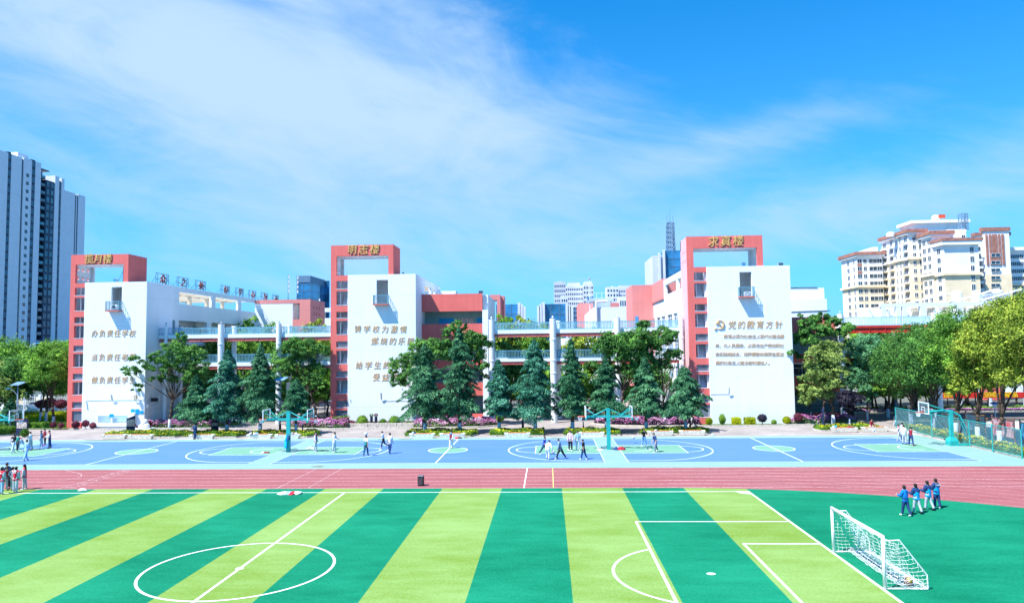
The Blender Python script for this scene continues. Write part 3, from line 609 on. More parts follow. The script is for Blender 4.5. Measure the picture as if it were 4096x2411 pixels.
# ------------------------------------------------------------------ long wings behind the towers
F = lambda n: .35+3.56*n
def wing_east():
    "wing behind the motto tower; its side facade looks towards the courtyard"
    x = T1['xR']-.35; y0, y1 = T1['Y']+4.25, 62.5; zt = T1['zWT']; zf = F(3)
    o = thing('school_wing', 'long white classroom wing running back from the motto tower', 'school building', (x-5, 45, 0))
    w = MB()
    ya = atx(716, 1250, x)[0]; p = [ya]; 
    for u in (846, 862, 952, 965, 1030): p.append(atx(u, 1230, x)[0])
    ya0 = atx(657.5, 1300, x)[0]; yb0 = atx(700, 1300, x)[0]; yc = atx(828, 1300, x)[0]; yd = atx(846, 1300, x)[0]
    za, zb = atx(716, 1167, x)[1], atx(716, 1214, x)[1]; zc = atx(716, 1281, x)[1]
    up = [(p[0], p[1], zb, za), (p[2], p[3], zb, za), (p[4], p[5], zb, za)]
    dn = [(ya0, yb0, zf, zc), (p[0], yc, zf, zc), (yd, p[3], zf, zc), (p[4], p[5], zf, zc)]
    mid = [(ya0, yb0, F(2)+.9, F(2)+2.75), (p[0], yc, F(2)+.9, F(2)+2.75), (yd, p[3], F(2)+.9, F(2)+2.75)]
    lo_ = [(ya0, yb0, F(1)+.9, F(1)+2.75), (p[0], yc, F(1)+.9, F(1)+2.75), (ya0+.3, yb0, .35, 3.2), (p[0], yc, .35, 3.0)]
    grid_wall(w, 'white_render', x-.35, x, (y0, y1), (0, zt), up+dn+mid+lo_, 'x'); w.build('wall', o)
    b = MB().m('white_render').box(x-12, x-11.7, y0, y1, 0, zb-.3).m('inner_white').box(x-2.9, x-2.7, y0, y1, 0, F(4)-.4); b.m('white_render').box(x-2.65, x-.36, y0, y1, F(3)-.25, F(3)-.02).box(x-2.65, x-.36, y0, y1, F(2)-.25, F(2)-.02).box(x-2.65, x-.36, y0, y1, F(1)-.25, F(1)-.02); b.box(x-11.6, x-.36, y0, y1, F(4)-.25, F(4)-.0); b.build('corridor_floors', o)
    g = MB().m('tan_concrete')
    for k in range(9): yy = y0+3.2+k*3.1; g.box(x-11.6, x-.36, yy-.15, yy+.15, za+.05, za+.45)
    for k in range(5): yy = y0+4.5+k*5.6; g.box(x-4.6, x-4.2, yy-.35, yy+.35, F(4), za+.05)
    g.box(x-4.6, x-4.2, y0, y1, za+.06, za+.44); g.box(x-11.6, x-11.2, y0, y1, za+.05, zt-.02); g.build('pergola', o)
    for k, yy in enumerate((34.2, 39.0, 42.5, 47.6, 51.5, 56.0)):
        for lv in (3, 2): B(x-2.69, x-2.62, yy, yy+1.0, F(lv), F(lv)+2.1, 'door_red').build('door', o)
        d = B(x-2.69, x-2.6, yy-1.6, yy-.4, F(3)+.95, F(3)+2.2, 'glass_dark').build('window', o)
        B(x-2.7, x-2.45, yy-1.4, yy-.6, F(3)+2.35, F(3)+2.7, 'inner_white').build('fan_box', o)
    B(x-2.69, x-2.66, 33.2, 33.9, F(3)+.4, F(3)+1.9, 'poster').build('notice', o)
    # sign over the entrance
    B(x-.0, x+.06, ya0-.5, ya0+3.2, 3.95, 4.9, 'inner_white').build('entrance_board', o)
    for k, ch in enumerate('揽月楼'): text('character', ch, .75, (x+.09, ya0+.3+.9*k, 4.42), (R(90), 0, R(90)), 'door_red', o, .01)
    # end block: white wall with a red parapet and a pink corner pier with square holes
    Y = 62.5; xa = x; xb = at(1171, 1200, Y)[0]; xc = at(1199, 1200, Y)[0]; xd = at(1252, 1200, Y+6)[0]; ztp = at(1100, 1199, Y)[1]; zr = at(1100, 1214, Y)[1]; zo1, zo2 = at(1180, 1216, Y)[1], at(1180, 1277, Y)[1]
    e = MB(); e.m('white_render').box(xa, xb, Y, Y+8, 0, zr-.002).box(xb, xc, Y+3, Y+3.2, 0, zr); e.m('pink_render').box(xa, xc+.0, Y-.03, Y+8, zr, ztp).box(xb, xc, Y-.02, Y+3, 0, zo2)
    e.box(xc, xc+1.9, Y-.05, Y+.6, 0, ztp-.001)
    sq = [(Y+1.6+1.5*i, Y+2.2+1.5*i, ztp-1.6-1.1*k, ztp-1.1-1.1*k) for i in range(3) for k in range(5) if k != 2]
    grid_wall(e, 'pink_render', xc+1.7, xc+1.9, (Y+.6, Y+8), (0, ztp-.002), sq, 'x'); e.m('inner_white').box(xc+1.4, xc+1.6, Y+.6, Y+8, 0, ztp-.1)
    e.build('end_block', o)
    g = MB(); railing(g, (xb, Y+.1), (xc, Y+.1), F(3)+.2, 1.0, .16, 'navy'); g.build('railing', o)
    # framed characters standing along the roof edge
    S = [(443, 495, 1073, 1131, '大'), (628, 670, 1094, 1135, '众'), (712, 750, 1110, 1150, '之'), (785, 820, 1123, 1163, '处'), (887, 917, 1142, 1178, '好'), (945, 973, 1153, 1185, '学'), (997, 1023, 1163, 1194, '心'), (1046, 1071, 1172, 1200, '为'), (1091, 1114, 1180, 1200, '不')]
    xs = x-.25
    for k, (u0, u1, v0, v1, ch) in enumerate(S):
        if k == 0: ya_, yb_ = y0-2.6, y0-.3; za_, zb_ = zt, zt+2.0; xx = xs-3.1
        else:
            ya_ = atx(u0, 1100, xs)[0]; yb_ = atx(u1, 1100, xs)[0]; zb_ = zt+1.45; xx = xs; za_ = zt
        yc_ = (ya_+yb_)/2; w_ = 1.55 if k else 2.0
        q = thing('roof_sign', 'brown brushed character in a thin steel frame on the wing roof, number %s back from the tower' % ('one two three four five six seven eight nine'.split()[k]) if 0 else ['largest brown brushed character in a steel frame, seen through the red portal', 'framed brown roof character nearest the red portal', 'framed brown roof character, second along the open roof edge', 'framed brown roof character, third along the open roof edge', 'framed brown roof character, fourth along the open roof edge', 'framed brown roof character, middle of the roof row above the pergola', 'framed brown roof character, third from the pink end block', 'framed brown roof character, second from the pink end block', 'smallest framed brown roof character over the pink end block'][k], 'roof sign', (xx, yc_, za_), 'framed characters along the wing roof')
        fr = MB().m('navy'); a = yc_-w_; b = yc_+w_; hh = zb_-za_
        for yy in (a, a+.45, (a+b)/2, b-.45, b): fr.tube((xx, yy, za_), (xx, yy, zb_), .03, n=4)
        for zz in (zb_, za_+hh*.45): fr.tube((xx, a, zz), (xx, b, zz), .03, n=4)
        fr.tube((xx, b, zb_-.5), (xx-1.1, b+.8, za_), .025, n=4); fr.tube((xx, a, zb_-.5), (xx-1.1, a+.6, za_), .025, n=4); fr.tube((xx, b-.1, zb_), (xx, b-.7, za_), .02, n=4); fr.tube((xx, b+.05, za_+hh*.4), (xx, b+1.9, za_), .02, n=4)
        fr.build('steel_frame', q)
        mat('sign_brown', (.20, .05, .06), .5); text('character', ch, hh*.86 if k else hh*1.1, (xx+.08, yc_, za_+hh*.47), (R(90), 0, R(90)), 'sign_brown', q, .07, .15, 1.25, bold=.012)
wing_east()

def red_wing(T, uR, levels, x1=None, back=13, label='', colw=0, vis=4):
    "low wing with red parapets and open corridors facing the courts"
    Y = T['Y']+T['D']+.02; xa = T['xR']-.25; xb = x1; o = thing('school_wing', label, 'school building', ((xa+xb)/2, Y, 0))
    for k, (zlo, zhi) in enumerate(levels): B(xa, xb, Y, Y+.3, zlo, zhi, 'red_render').build('parapet', o, label=None)
    zt = levels[0][1]
    w = MB().m('white_render').box(xb, xb+colw, Y-.15, Y+.5, 0, zt-2.2).box(xb, xb+colw*.98, Y+.5, Y+back, 0, zt-.15) if colw else MB()
    w.m('teal_wall').box(xa, xb-.01, Y+2.6, Y+2.8, 0, zt-.3)
    for zlo, zhi in levels[1:]: w.m('inner_white').box(xa, xb-.01, Y+.31, Y+2.6, zhi-1.25, zhi-1.05)
    w.m('inner_white').box(xa, xb-.01, Y+.31, Y+back, zt-.55, zt-.35); w.build('wall', o)
    return o, Y, xa, xb
Y = T2['Y']+T2['D']+.02; zz = lambda v, u=1800: at(u, v, Y)[1]; xb = at(1930, 1300, Y)[0]; cw = at(1952, 1300, Y)[0]-xb
lv = [(zz(1245), zz(1175.5)), (zz(1361), zz(1295)), (zz(1472), zz(1440)), (zz(1582), zz(1530)), (.0, .75)]
o, Y, xa, xb = red_wing(T2, 1930, lv, xb, 13, 'red banded corridor wing between the middle tower and the walkway', cw)
for z0, z1 in ((zz(1407), zz(1361)), (zz(1520), zz(1472))): pass
g = MB(); railing(g, (xa, Y+.1), (xb, Y+.1), F(1)+.0, 1.1, .14); g.build('railing', o); g = MB(); railing(g, (xa, Y+.1), (xb, Y+.1), .8, 1.5, .16, 'navy'); g.build('fence_bars', o)
g = MB(); railing(g, (xa, Y+.1), (xb, Y+.1), F(2)-.3, 1.1, .14); g.build('railing', o)
for k in range(3): B(xa+2.2+k*2.6, xa+4.3+k*2.6, Y+2.55, Y+2.59, zz(1293), zz(1280)+.35, 'sign_blue' if k != 1 else 'poster').build('notice_board', o)
for k in range(4):
    B(xa+.8+k*2.3, xa+1.7+k*2.3, Y+2.54, Y+2.59, F(1), F(1)+2.1, 'door_blue').build('door', o)
# upper storey and roof pergola of the middle wing
x1_ = T2['xR']-.02; zt = T2['zWT']; o2 = thing('school_wing', 'white upper floor with open roof pergola behind the middle tower', 'school building', (x1_-6, 42, 0))
w = MB().m('white_render').box(x1_-.35, x1_, Y+2, 60, 0, zz(1176)).box(x1_-.35, x1_, Y+2.0, 52, zt-.75, zt).box(x1_-12, x1_-11.6, Y+2, 52, 0, zt)
for yy in (Y+2.2, 43.5, 47.5, 51.6): w.box(x1_-.35, x1_-.001, yy-.35, yy+.35, zz(1176), zt-.74)
w.build('wall', o2); g = MB().m('tan_concrete')
for k in range(6): yy = Y+3.5+k*2.8; g.box(x1_-11.6, x1_-.36, yy-.14, yy+.14, zt-.6, zt-.2)
g.m('white_render').box(x1_-3, x1_+2.7, 50, 52.2, zt-3.1, zt-.76+.0).build('pergola', o2)

def wing_west():
    x = T3['xL']+.05; y0, y1 = T3['Y']+4.25, 66; zt = T3['zWT']+.05; o = thing('school_wing', 'long white classroom wing running back left of the tower with long text', 'school building', (x+5, 48, 0))
    Yf = lambda u, v=1150: atx(u, v, x)[0]; Zf = lambda u, v: atx(u, v, x)[1]
    w = MB(); zb = Zf(2690, 1168); za = zt-.8
    up = [(Yf(2705), Yf(2668), zb, za), (y0, Yf(2709), zb, za)]
    up = [(y0+.3, Yf(2710), zb, za), (Yf(2705), Yf(2660), zb, za)]
    wn = []
    for u0, u1 in ((2707, 2690), (2685, 2666), (2657, 2642), (2638, 2624), (2616, 2605), (2601, 2588)): wn.append((Yf(u0), Yf(u1), F(3)+1.0, F(3)+2.75))
    w2 = [(a, b, z0-3.56, z1-3.56) for a, b, z0, z1 in wn]; w3 = [(a, b, z0-7.12, z1-7.12) for a, b, z0, z1 in wn]
    ye = Yf(2655); grid_wall(w, 'white_render', x, x+.35, (y0, ye), (0, zt), [h for h in up], 'x') if 0 else None
    grid_wall(w, 'white_render', x, x+.35, (y0, y1), (0, zb), wn+w2+w3, 'x'); grid_wall(w, 'white_render', x, x+.35, (y0, ye), (zb, zt), up, 'x')
    w.m('white_render').box(x+11.6, x+12, y0, y1, 0, zb); w.build('wall', o)
    for a, b, z0, z1 in wn+w2+w3:
        fr = MB().m('frame_white'); fr.box(x+.12, x+.2, a, b, z0, z0+.08).box(x+.12, x+.2, a, b, z1-.08, z1).box(x+.12, x+.2, a, a+.08, z0+.08, z1-.08).box(x+.12, x+.2, b-.08, b, z0+.08, z1-.08).box(x+.12, x+.2, (a+b)/2-.04, (a+b)/2+.04, z0+.08, z1-.08).box(x+.121, x+.199, a+.08, b-.08, z0+(z1-z0)*.68, z0+(z1-z0)*.68+.06)
        wo = fr.build('window', o); MB().m('glass_blue').box(x+.22, x+.25, a, b, z0, z1).build('pane', wo)
        if z0 > 10: MB().m('steel_pink').box(x-.25, x-.002, a, b, z0-.9, z0-.25).build('flower_box', wo)
    g = MB().m('tan_concrete')
    for k in range(4): yy = y0+1.5+k*2.9; g.box(x+.36, x+11.6, yy-.14, yy+.14, zt-.55, zt-.2)
    g.build('pergola', o)
    Yp = Yf(2655); xa = x-.4; zp = at(2612, 1139, Yp+6)[1]
    p = MB().m('pink_render').box(x-3.4, x+8, 57, 66, 0, at(2612, 1139, 57)[1]).box(x-.2, x+8, ye, 57, zb-.5, at(2612, 1139, 57)[1]-.01); p.build('stair_tower', o)
    for zz_ in (8.0, 12.2): B(x-3.0, x-2.5, 56.94, 57.02, zz_, zz_+2.0, 'glass_blue').build('window', o)
wing_west()
Y = T3['Y']+T3['D']+.02; zz = lambda v, u=3230: at(u, v, Y)[1]; xb = at(3358, 1300, Y)[0]
lv = [(zz(1330), zz(1268)), (zz(1449), zz(1416)), (zz(1564), zz(1503)), (.0, .8)]
o, Y, xa, xb = red_wing(T3, 0, lv, xb, 13, 'red banded corridor wing right of the tower with long text', .02)
g = MB(); railing(g, (xa, Y+.1), (xb, Y+.1), zz(1416), 1.15, .14); g.build('railing', o); g = MB(); railing(g, (xa, Y-.5), (xb+1, Y-.5), .5, 1.3, .16, 'navy'); g.build('fence_bars', o)
for k in range(4):
    x0 = xa+.4+k*3.0; x1 = x0+2.6; z0, z1 = zz(1501), zz(1451); fr = MB().m('frame_white').box(x0, x1, Y+.5, Y+.58, z0, z0+.07).box(x0, x1, Y+.5, Y+.58, z1-.07, z1).box(x0, x0+.07, Y+.5, Y+.58, z0+.07, z1-.07).box(x1-.07, x1, Y+.5, Y+.58, z0+.07, z1-.07).box((x0+x1)/2-.03, (x0+x1)/2+.03, Y+.5, Y+.58, z0+.07, z1-.07).box(x0+.07, x1-.07, Y+.501, Y+.579, z1-.7, z1-.63)
    wo = fr.build('window', o); B(x0, x1, Y+.62, Y+.66, z0, z1, 'glass_dark').build('pane', wo); B(x0+.1, x0+.6, Y+.7, Y+.74, z0, z1, 'inner_white').build('curtain', wo)
# white hall behind it
Yh = 50; x0 = at(3100, 1300, Yh)[0]; x1 = at(3298, 1200, Yh)[0]; z1 = at(3230, 1152, Yh)[1]; x2 = at(3307, 1200, Yh-2)[0]; z2 = at(3230, 1196, Yh-2)[1]
o = thing('assembly_hall', 'plain white stained block behind the red wing on the right', 'school building', (x0, Yh, 0)); B(x0, x1, Yh, Yh+10, 0, z1, 'white_render').build('upper_wall', o); B(x0, x2, Yh-2, Yh-.002, 0, z2, 'white_render').build('lower_wall', o); MB().m('navy').path([(x0, Yh-2.04, z2-1.9), (x1, Yh-2.04, z2-1.75), (x2+.05, Yh-2.04, z2-1.8)], .05, 4).build('cable', o); B(x0+.1, x1-1, Yh-.1, Yh+.1, z1+.001, z1+.12, 'dark').build('gutter', o)

# ------------------------------------------------------------------ elevated walkways
def walkway(label, Y0, Y1, x0, x1, decks, cols, rear, rail='rail_blue', beam='steel_pink', fascia='white_render', red=False, stub=2.0):
    o = thing('elevated_walkway', label, 'walkway', ((x0+x1)/2, Y0, 0))
    for zr, zd, zfb, zb in decks:
        B(x0, x1, Y0+.02, Y1-.02, zfb+.02, zd-.01, 'inner_white').build('deck', o)
        for yy, s in ((Y0, -1), (Y1, 1)):
            B(x0, x1, yy-.13, yy+.02, zfb, zd+.05, fascia).build('edge_beam', o)
            g = MB().m(beam).box(x0, x1, yy-.02, yy+.02, zb+.04, zfb-.002).box(x0, x1, yy-.13, yy+.12, zb, zb+.04)
            n = int((x1-x0)/1.9)
            for k in range(n+1): xx = x0+.02+(x1-x0-.1)*k/n; g.box(xx, xx+.04, yy-.12, yy-.021, zb+.04, zfb-.003)
            g.build('steel_beam', o)
            r = MB(); railing(r, (x0, yy-.02), (x1, yy-.02), zd+.05, zr-zd-.05, .19, rail, .05, .07); r.build('railing', o)
    zt = decks[0][0]
    for xx, r_ in cols:
        c = MB().m('white_render').lathe((xx, Y0-.25, 0), [(r_, 0), (r_, decks[1][3]-1.2), (r_*1.12, decks[1][3]-1.15), (r_*1.12, decks[1][3]-1.05), (r_, decks[1][3]-1.0), (r_, decks[1][2]), (r_*1.12, decks[1][2]+.05), (r_*1.12, decks[1][2]+.2), (r_, decks[1][2]+.22), (r_, decks[0][3]-.5), (r_*1.12, decks[0][3]-.45), (r_*1.12, decks[0][3]-.3), (r_, decks[0][3]-.28), (r_, zt+.42)], 14).build('column', o, smooth=False)
        MB().m('lamp_metal').lathe((xx, Y0-.25, zt+.42), [(.16, 0), (.05, .08), (.13, .14), (.13, .2), (.02, .36)], 8).build('post_lamp', c if False else o)
    for xx, r_ in rear: MB().m('white_render').lathe((xx, Y1+.25, 0), [(r_, 0), (r_, zt+.3)], 12).build('column', o)
    return o
Yb = 31.3
Z = lambda u, v: at(u, v, Yb)[1]
xa = T1['xR']-.3; xb = T2['xL']
dk = [(Z(1000, 1308), Z(1000, 1337), Z(1000, 1350), Z(1000, 1363)), (Z(1000, 1417), Z(1000, 1450), Z(1000, 1463), Z(1000, 1475))]
cu = lambda u: at(u, 1400, Yb-.25)[0]; cr = lambda u: at(u, 1400, Yb+4.2)[0]
walkway('white and pink two deck walkway between the motto tower and the middle tower', Yb, Yb+3.9, xa, xb, dk, [(cu(663), .2), (cu(884), .38), (cu(1115), .33)], [(cr(724), .3), (cr(937), .33), (cr(1157), .33)])
xa = T2['xR']+8.7; xb = T3['xL']-.02
dk = [(Z(2300, 1286.5), Z(2300, 1318), Z(2300, 1331), Z(2300, 1344)), (Z(2300, 1399), Z(2300, 1433), Z(2300, 1443), Z(2300, 1455))]
walkway('white and pink two deck walkway between the middle tower and the tower with long text', Yb, Yb+3.9, cu(1972), xb, dk, [(cu(1967), .34), (cu(2213), .40), (cu(2472), .36), (cu(2726), .3)], [(cr(2461), .33), (cr(2235), .3)])
Yb = 31.5; xa = at(3352, 1300, Yb)[0]; xb = at(4300, 1300, Yb)[0]
dk = [(Z(3640, 1265.5), Z(3640, 1301), Z(3640, 1309), Z(3640, 1329)), (Z(3640, 1383), Z(3640, 1416), Z(3640, 1430), Z(3640, 1445))]
walkway('red two deck walkway with pale blue railings behind the trees', Yb, Yb+3.6, xa, xb, dk, [(cu(3746), .42), (cu(3366), .35)], [], 'rail_pale', 'steel_red', 'steel_red')

# ------------------------------------------------------------------ vegetation
def unit(n):
    v = rng.normal(size=(n, 3)); return v/np.linalg.norm(v, axis=1, keepdims=True)
def leaf_quads(P, N, s, asp=.62, droop=0.0, tdir=None):
    "one small quad per point, roughly facing N"
    n = len(P); N = N+rng.normal(size=(n, 3))*.55; N /= np.linalg.norm(N, axis=1, keepdims=True)
    a = unit(n) if tdir is None else tdir+rng.normal(size=(n, 3))*.25
    T = a-(a*N).sum(1, keepdims=True)*N; T /= np.linalg.norm(T, axis=1, keepdims=True)+1e-9
    Bv = np.cross(N, T); k = (s*rng.uniform(.7, 1.35, n))[:, None]; T = T*k*.5; Bv = Bv*k*.5*asp
    dz = np.zeros((n, 3)); dz[:, 2] = -droop*k[:, 0]
    return np.stack([P-T, P+Bv*.9-T*.1, P+T+dz, P-Bv*.9-T*.1], 1)
def crown_points(clumps, n, sub=.34, fill=.25, low=.45):
    "points on the lumpy shells of overlapping clumps"
    C = np.array([c[:3] for c in clumps], float); Rr = np.array([c[3] for c in clumps], float); w = Rr**2; w /= w.sum()
    PP, NN = [], []; Rr = Rr*1.22
    for c, r, ww in zip(C, Rr, w):
        m = max(6, int(n*ww/45)); d = unit(m); d[:, 2] = np.where(d[:, 2] < -low, -d[:, 2]*rng.uniform(-.4, 1, m), d[:, 2]); d /= np.linalg.norm(d, axis=1, keepdims=True)
        rad = r*rng.uniform(.55, 1.0, m)**.6; sc = c+d*rad[:, None]*np.array([1, 1, .86])
        k = int(n*ww/m)+1; q = unit(m*k); sr = r*sub*rng.uniform(.55, 1.25, m).repeat(k)
        q[:, 2] *= .72; g = rng.normal(size=(m*k, 3))*(rng.uniform(.45, .95, (m, 3)).repeat(k, 0)); g[:, 2] *= .7; q = g; PP.append(sc.repeat(k, 0)+g*(sr*.62)[:, None]); 
        nn = q*.8+d.repeat(k, 0)*.5; nn[:, 2] += .45; NN.append(nn)
    return np.concatenate(PP), np.concatenate(NN)
def trunk_mesh(base, clumps, r0, fork, n_limb=7, wash=1.15, parent=None, twigs=2, bend=.12):
    bx, by = base; mb = MB().m('bark'); big = sorted(clumps, key=lambda c: -c[3])[:n_limb]
    cx = sum(c[0] for c in big)/len(big); cyy = sum(c[1] for c in big)/len(big)
    P = [Vector((bx, by, wash if wash else 0))]; nseg = 4
    for k in range(1, nseg+1):
        f = k/nseg; P.append(Vector((bx+(cx-bx)*f*.35+random.uniform(-bend, bend), by+(cyy-by)*f*.3+random.uniform(-bend, bend), (wash or 0)+(fork-(wash or 0))*f)))
    for k in range(nseg): mb.tube(P[k], P[k+1], r0*(1-.1*k), r0*(1-.1*(k+1)), 8)
    top = P[-1]
    for c in big:
        q = Vector(c[:3]); mid = top.lerp(q, .5)+Vector((random.uniform(-.3, .3), random.uniform(-.3, .3), -.10*c[3]))
        a = top.lerp(mid, .5)+Vector((random.uniform(-.12, .12), random.uniform(-.12, .12), 0)); rr = r0*random.uniform(.38, .55)
        mb.tube(top-Vector((0, 0, .15)), a, rr, rr*.85, 6); mb.tube(a, mid, rr*.85, rr*.65, 6); mb.tube(mid, q, rr*.65, rr*.3, 5)
        for _ in range(twigs):
            e = q+Vector(unit(1)[0])*c[3]*.7; mb.tube(mid.lerp(q, random.uniform(.2, .9)), e, rr*.3, .015, 4)
    mb.build('trunk', parent, smooth=True)
    if wash: MB().m('limewash').lathe((bx, by, 0), [(r0*1.25, 0), (r0*1.1, .2), (r0*1.03, wash+.02)], 10).build('painted_base', parent, smooth=True)
def tree(label, base, Yc, clumps, leaf, n=9000, size=.26, r0=.16, fork=2.6, wash=1.15, group=None, name='broadleaf_tree', spread=1.2, cat='tree', n_limb=7, dens=.34, px=True):
    "clumps: (u, v, radius in px) read on the plane Yc, scattered in depth"
    bx, by = base; o = thing(name, label, cat, (bx, by, 0), group); C = []
    for c in clumps:
        if px:
            X, Z_ = at(c[0], c[1], Yc); sc = (Yc-CY)/FPX; r = c[2]*sc; dy = c[3] if len(c) > 3 else random.uniform(-spread, spread); 
            k = (Yc+dy-CY)/(Yc-CY); C.append((CX+(X-CX)*k, Yc+dy, CZ+(Z_-CZ)*k, r*k))
        else: C.append(c)
    trunk_mesh((bx, by), C, r0, fork, n_limb, wash, o)
    P, N = crown_points(C, int(n*1.3), dens); quads('crown', leaf_quads(P, N, size), [leaf], parent=o, kind=None); return o
def px_(pts, ox, oy, s): return [(ox+p[0]*s, oy+p[1]*s, p[2]*s)+tuple(p[3:]) for p in pts]
# trees standing close to the towers
tree('spreading leaning tree with open crown in front of the motto tower', (at(678, 1690, 27)[0], 27.0), 27.2,
     px_([(235,650,45,0),(170,760,85),(300,790,90),(60,860,70),(230,870,80),(370,870,70),(-20,870,40),(330,950,75),(140,960,50),(420,930,45),(60,960,45)], 600, 1000, .5394)+px_([(1000,1005,42),(960,1085,50),(1060,1080,40),(1020,1210,38),(1320,900,60),(1160,990,45),(1250,1080,50),(935,1110,30)], 0, 900, .5394),
     'leaf_dark', 11000, .27, .15, 3.6, n_limb=12)
tree('dark green tree in front of the walkway just left of the middle tower', (at(1262, 1690, 30.4)[0], 30.4), 30.6,
     px_([(1000,800,95),(1080,720,75),(1170,740,80),(1250,750,60),(980,880,70),(1120,840,90),(1240,900,60),(1060,960,60),(1190,980,50),(1270,1000,35)], 600, 1000, .5394), 'leaf_dark', 10000, .27, .16, 4.0, n_limb=10)
tree('open green tree partly hiding the motto on the middle tower', (at(1754, 1690, 27.4)[0], 27.4), 27.6,
     px_([(560,1030,70),(545,1160,60),(640,1000,60),(700,910,60),(800,900,65),(850,960,75),(620,1110,60),(500,1100,35),(720,1000,70)], 1300, 900, .5394), 'leaf_dark', 9000, .27, .15, 3.4, n_limb=9)
tree('tall green tree in front of the red banded wing', (at(1886, 1690, 27.8)[0], 27.8), 28.0,
     px_([(990,760,50),(940,810,60),(1060,860,75),(1130,860,60),(1190,880,45),(1090,960,75),(1000,930,80),(1150,1040,50),(880,890,50),(1180,1120,30)], 1300, 900, .5394), 'leaf_dark', 10000, .27, .15, 3.6, n_limb=10)
tree('broad green tree before the walkway, left of the tower with long text', (at(2490, 1690, 27.6)[0], 27.6), 27.8,
     px_([(1250,470,38),(1230,560,75),(1120,600,90),(1010,590,75),(940,640,65),(1300,620,70),(1170,700,90),(1060,700,80),(860,770,45),(1270,760,70),(1150,800,65),(1000,790,60)], 1900, 1050, .5394), 'leaf_dark', 13000, .27, .17, 4.2, n_limb=11)
tree('gnarled open tree left of the tower with long text', (at(2660, 1690, 27.4)[0], 27.4), 27.5,
     px_([(270,890,50),(330,930,60),(240,960,60),(350,1060,55),(140,840,40),(180,960,55),(300,1140,45),(240,1130,50),(390,1040,30),(150,1050,50)], 2500, 850, .5394), 'leaf_dark', 8000, .27, .15, 3.2, n_limb=10)
tree('bright green tree with drooping sprays against the red wing right of the long text', (at(3300, 1690, 29.5)[0], 29.5), 29.0,
     px_([(330,50,30),(520,110,75),(620,60,60),(750,110,75),(860,150,60),(960,210,70),(400,150,70),(520,250,110),(380,300,90),(650,260,90),(330,400,60),(200,540,42),(260,560,45),(330,590,40),(470,380,80),(860,280,70)], 3100, 1250, .3034), 'leaf_dark', 12000, .27, .15, 4.0, n_limb=12)
tree('big olive green tree with rounded crown beside the red wing', (56.6, 26.2), 26.0,
     px_([(690,420,70),(780,480,90),(600,520,110),(700,600,120),(500,560,80),(840,620,90),(560,720,120),(700,780,120),(850,780,90),(480,860,70),(600,920,110),(760,950,110),(360,860,45),(380,1000,60),(400,1160,60),(370,1080,50),(520,1060,80),(690,1100,90),(860,980,60)], 3100, 1250, .3034), 'leaf_olive', 21000, .23, .2, 2.6, n_limb=12)
tree('slender tree with blue green feathery foliage behind the purple leaved tree', (at(3479, 1675, 30)[0], 30.6), 30.0,
     px_([(1010,420,80),(1150,400,110),(1280,400,110),(1400,450,80),(1060,540,90),(1200,560,120),(1340,560,90),(1120,700,110),(1260,720,100),(1380,700,70),(1060,840,110),(1180,860,90),(1060,960,80),(1180,1000,70),(1280,1080,55),(1220,1150,35),(980,900,70)], 3100, 1250, .3034), 'leaf_blueish', 17000, .22, .1, 5.0, n_limb=12, wash=1.3)
tree('small dark purple leaved tree behind the stone bench', (at(3393, 1697, 24)[0], 23.6), 23.6,
     px_([(930,1100,70),(880,1150,60),(1010,1120,75),(960,1180,80),(1080,1140,60),(1140,1150,35),(900,1220,45),(990,1270,60),(1010,1330,35)], 3100, 1250, .3034), 'leaf_purple', 6500, .2, .08, 1.5, n_limb=8, wash=1.0, name='purple_leaved_tree', spread=.6)
tree('second slim tree with white painted foot close to the red wing fence', (at(3244, 1660, 30.6)[0], 30.6), 30.2, px_([(360,900,50),(330,1080,50),(400,1180,50),(450,1130,60),(420,1000,60)], 3100, 1250, .3034), 'leaf_olive', 4000, .22, .1, 3.0, n_limb=5)
# avenue along the fence on the right
g_ = 'round headed trees in a row behind the green fence'
av = [((64.6, 24.5), 'leaf_dark', [(3640,1560,40),(3600,1500,70),(3680,1490,70),(3620,1410,70),(3700,1400,60),(3560,1430,50),(3650,1345,45),(3740,1470,50)], 'tree at the far end of the row, beside the globe lamp'),
      ((64.7, 20.0), 'leaf_dark', [(3735,1500,75),(3700,1420,70),(3770,1400,70),(3730,1340,50),(3820,1470,60),(3680,1510,45)], 'dark leaved tree behind the far blue painted board'),
      ((64.5, 15.4), 'leaf_mid', [(3830,1370,80),(3790,1430,70),(3880,1420,80),(3830,1300,60),(3900,1340,60),(3850,1500,60),(3780,1330,50),(3915,1500,45)], 'fresh green tree behind the back legs of the basketball stand'),
      ((64.5, 11.7), 'leaf_yellow', [(3930,1400,75),(3890,1480,60),(3980,1450,70),(3950,1330,65),(3885,1400,50),(3840,1560,32),(3920,1540,45)], 'yellow green tree behind the red running poster'),
      ((64.7, 8.7), 'leaf_yellow', [(4010,1300,80),(3975,1260,55),(4050,1260,60),(4000,1380,80),(4070,1370,80),(3960,1330,60),(4040,1460,70),(4100,1450,60),(3990,1480,50)], 'tall yellow green tree with forked trunk behind the blue diamond poster'),
      ((65.0, 4.6), 'leaf_yellow', [(4110,1290,90),(4150,1370,90),(4090,1420,75),(4170,1240,80),(4085,1510,60),(4150,1480,70),(4075,1350,50)], 'nearest tree of the row with thick forked trunk at the picture edge')]
for (b_, lf, cl, lb) in av:
    Yc = b_[1]; tree(lb, b_, Yc, [(c[0], c[1], c[2]*1.12) for c in cl], lf, 17000, .21, .2, 2.5, 1.35, g_, spread=1.3, n_limb=8)
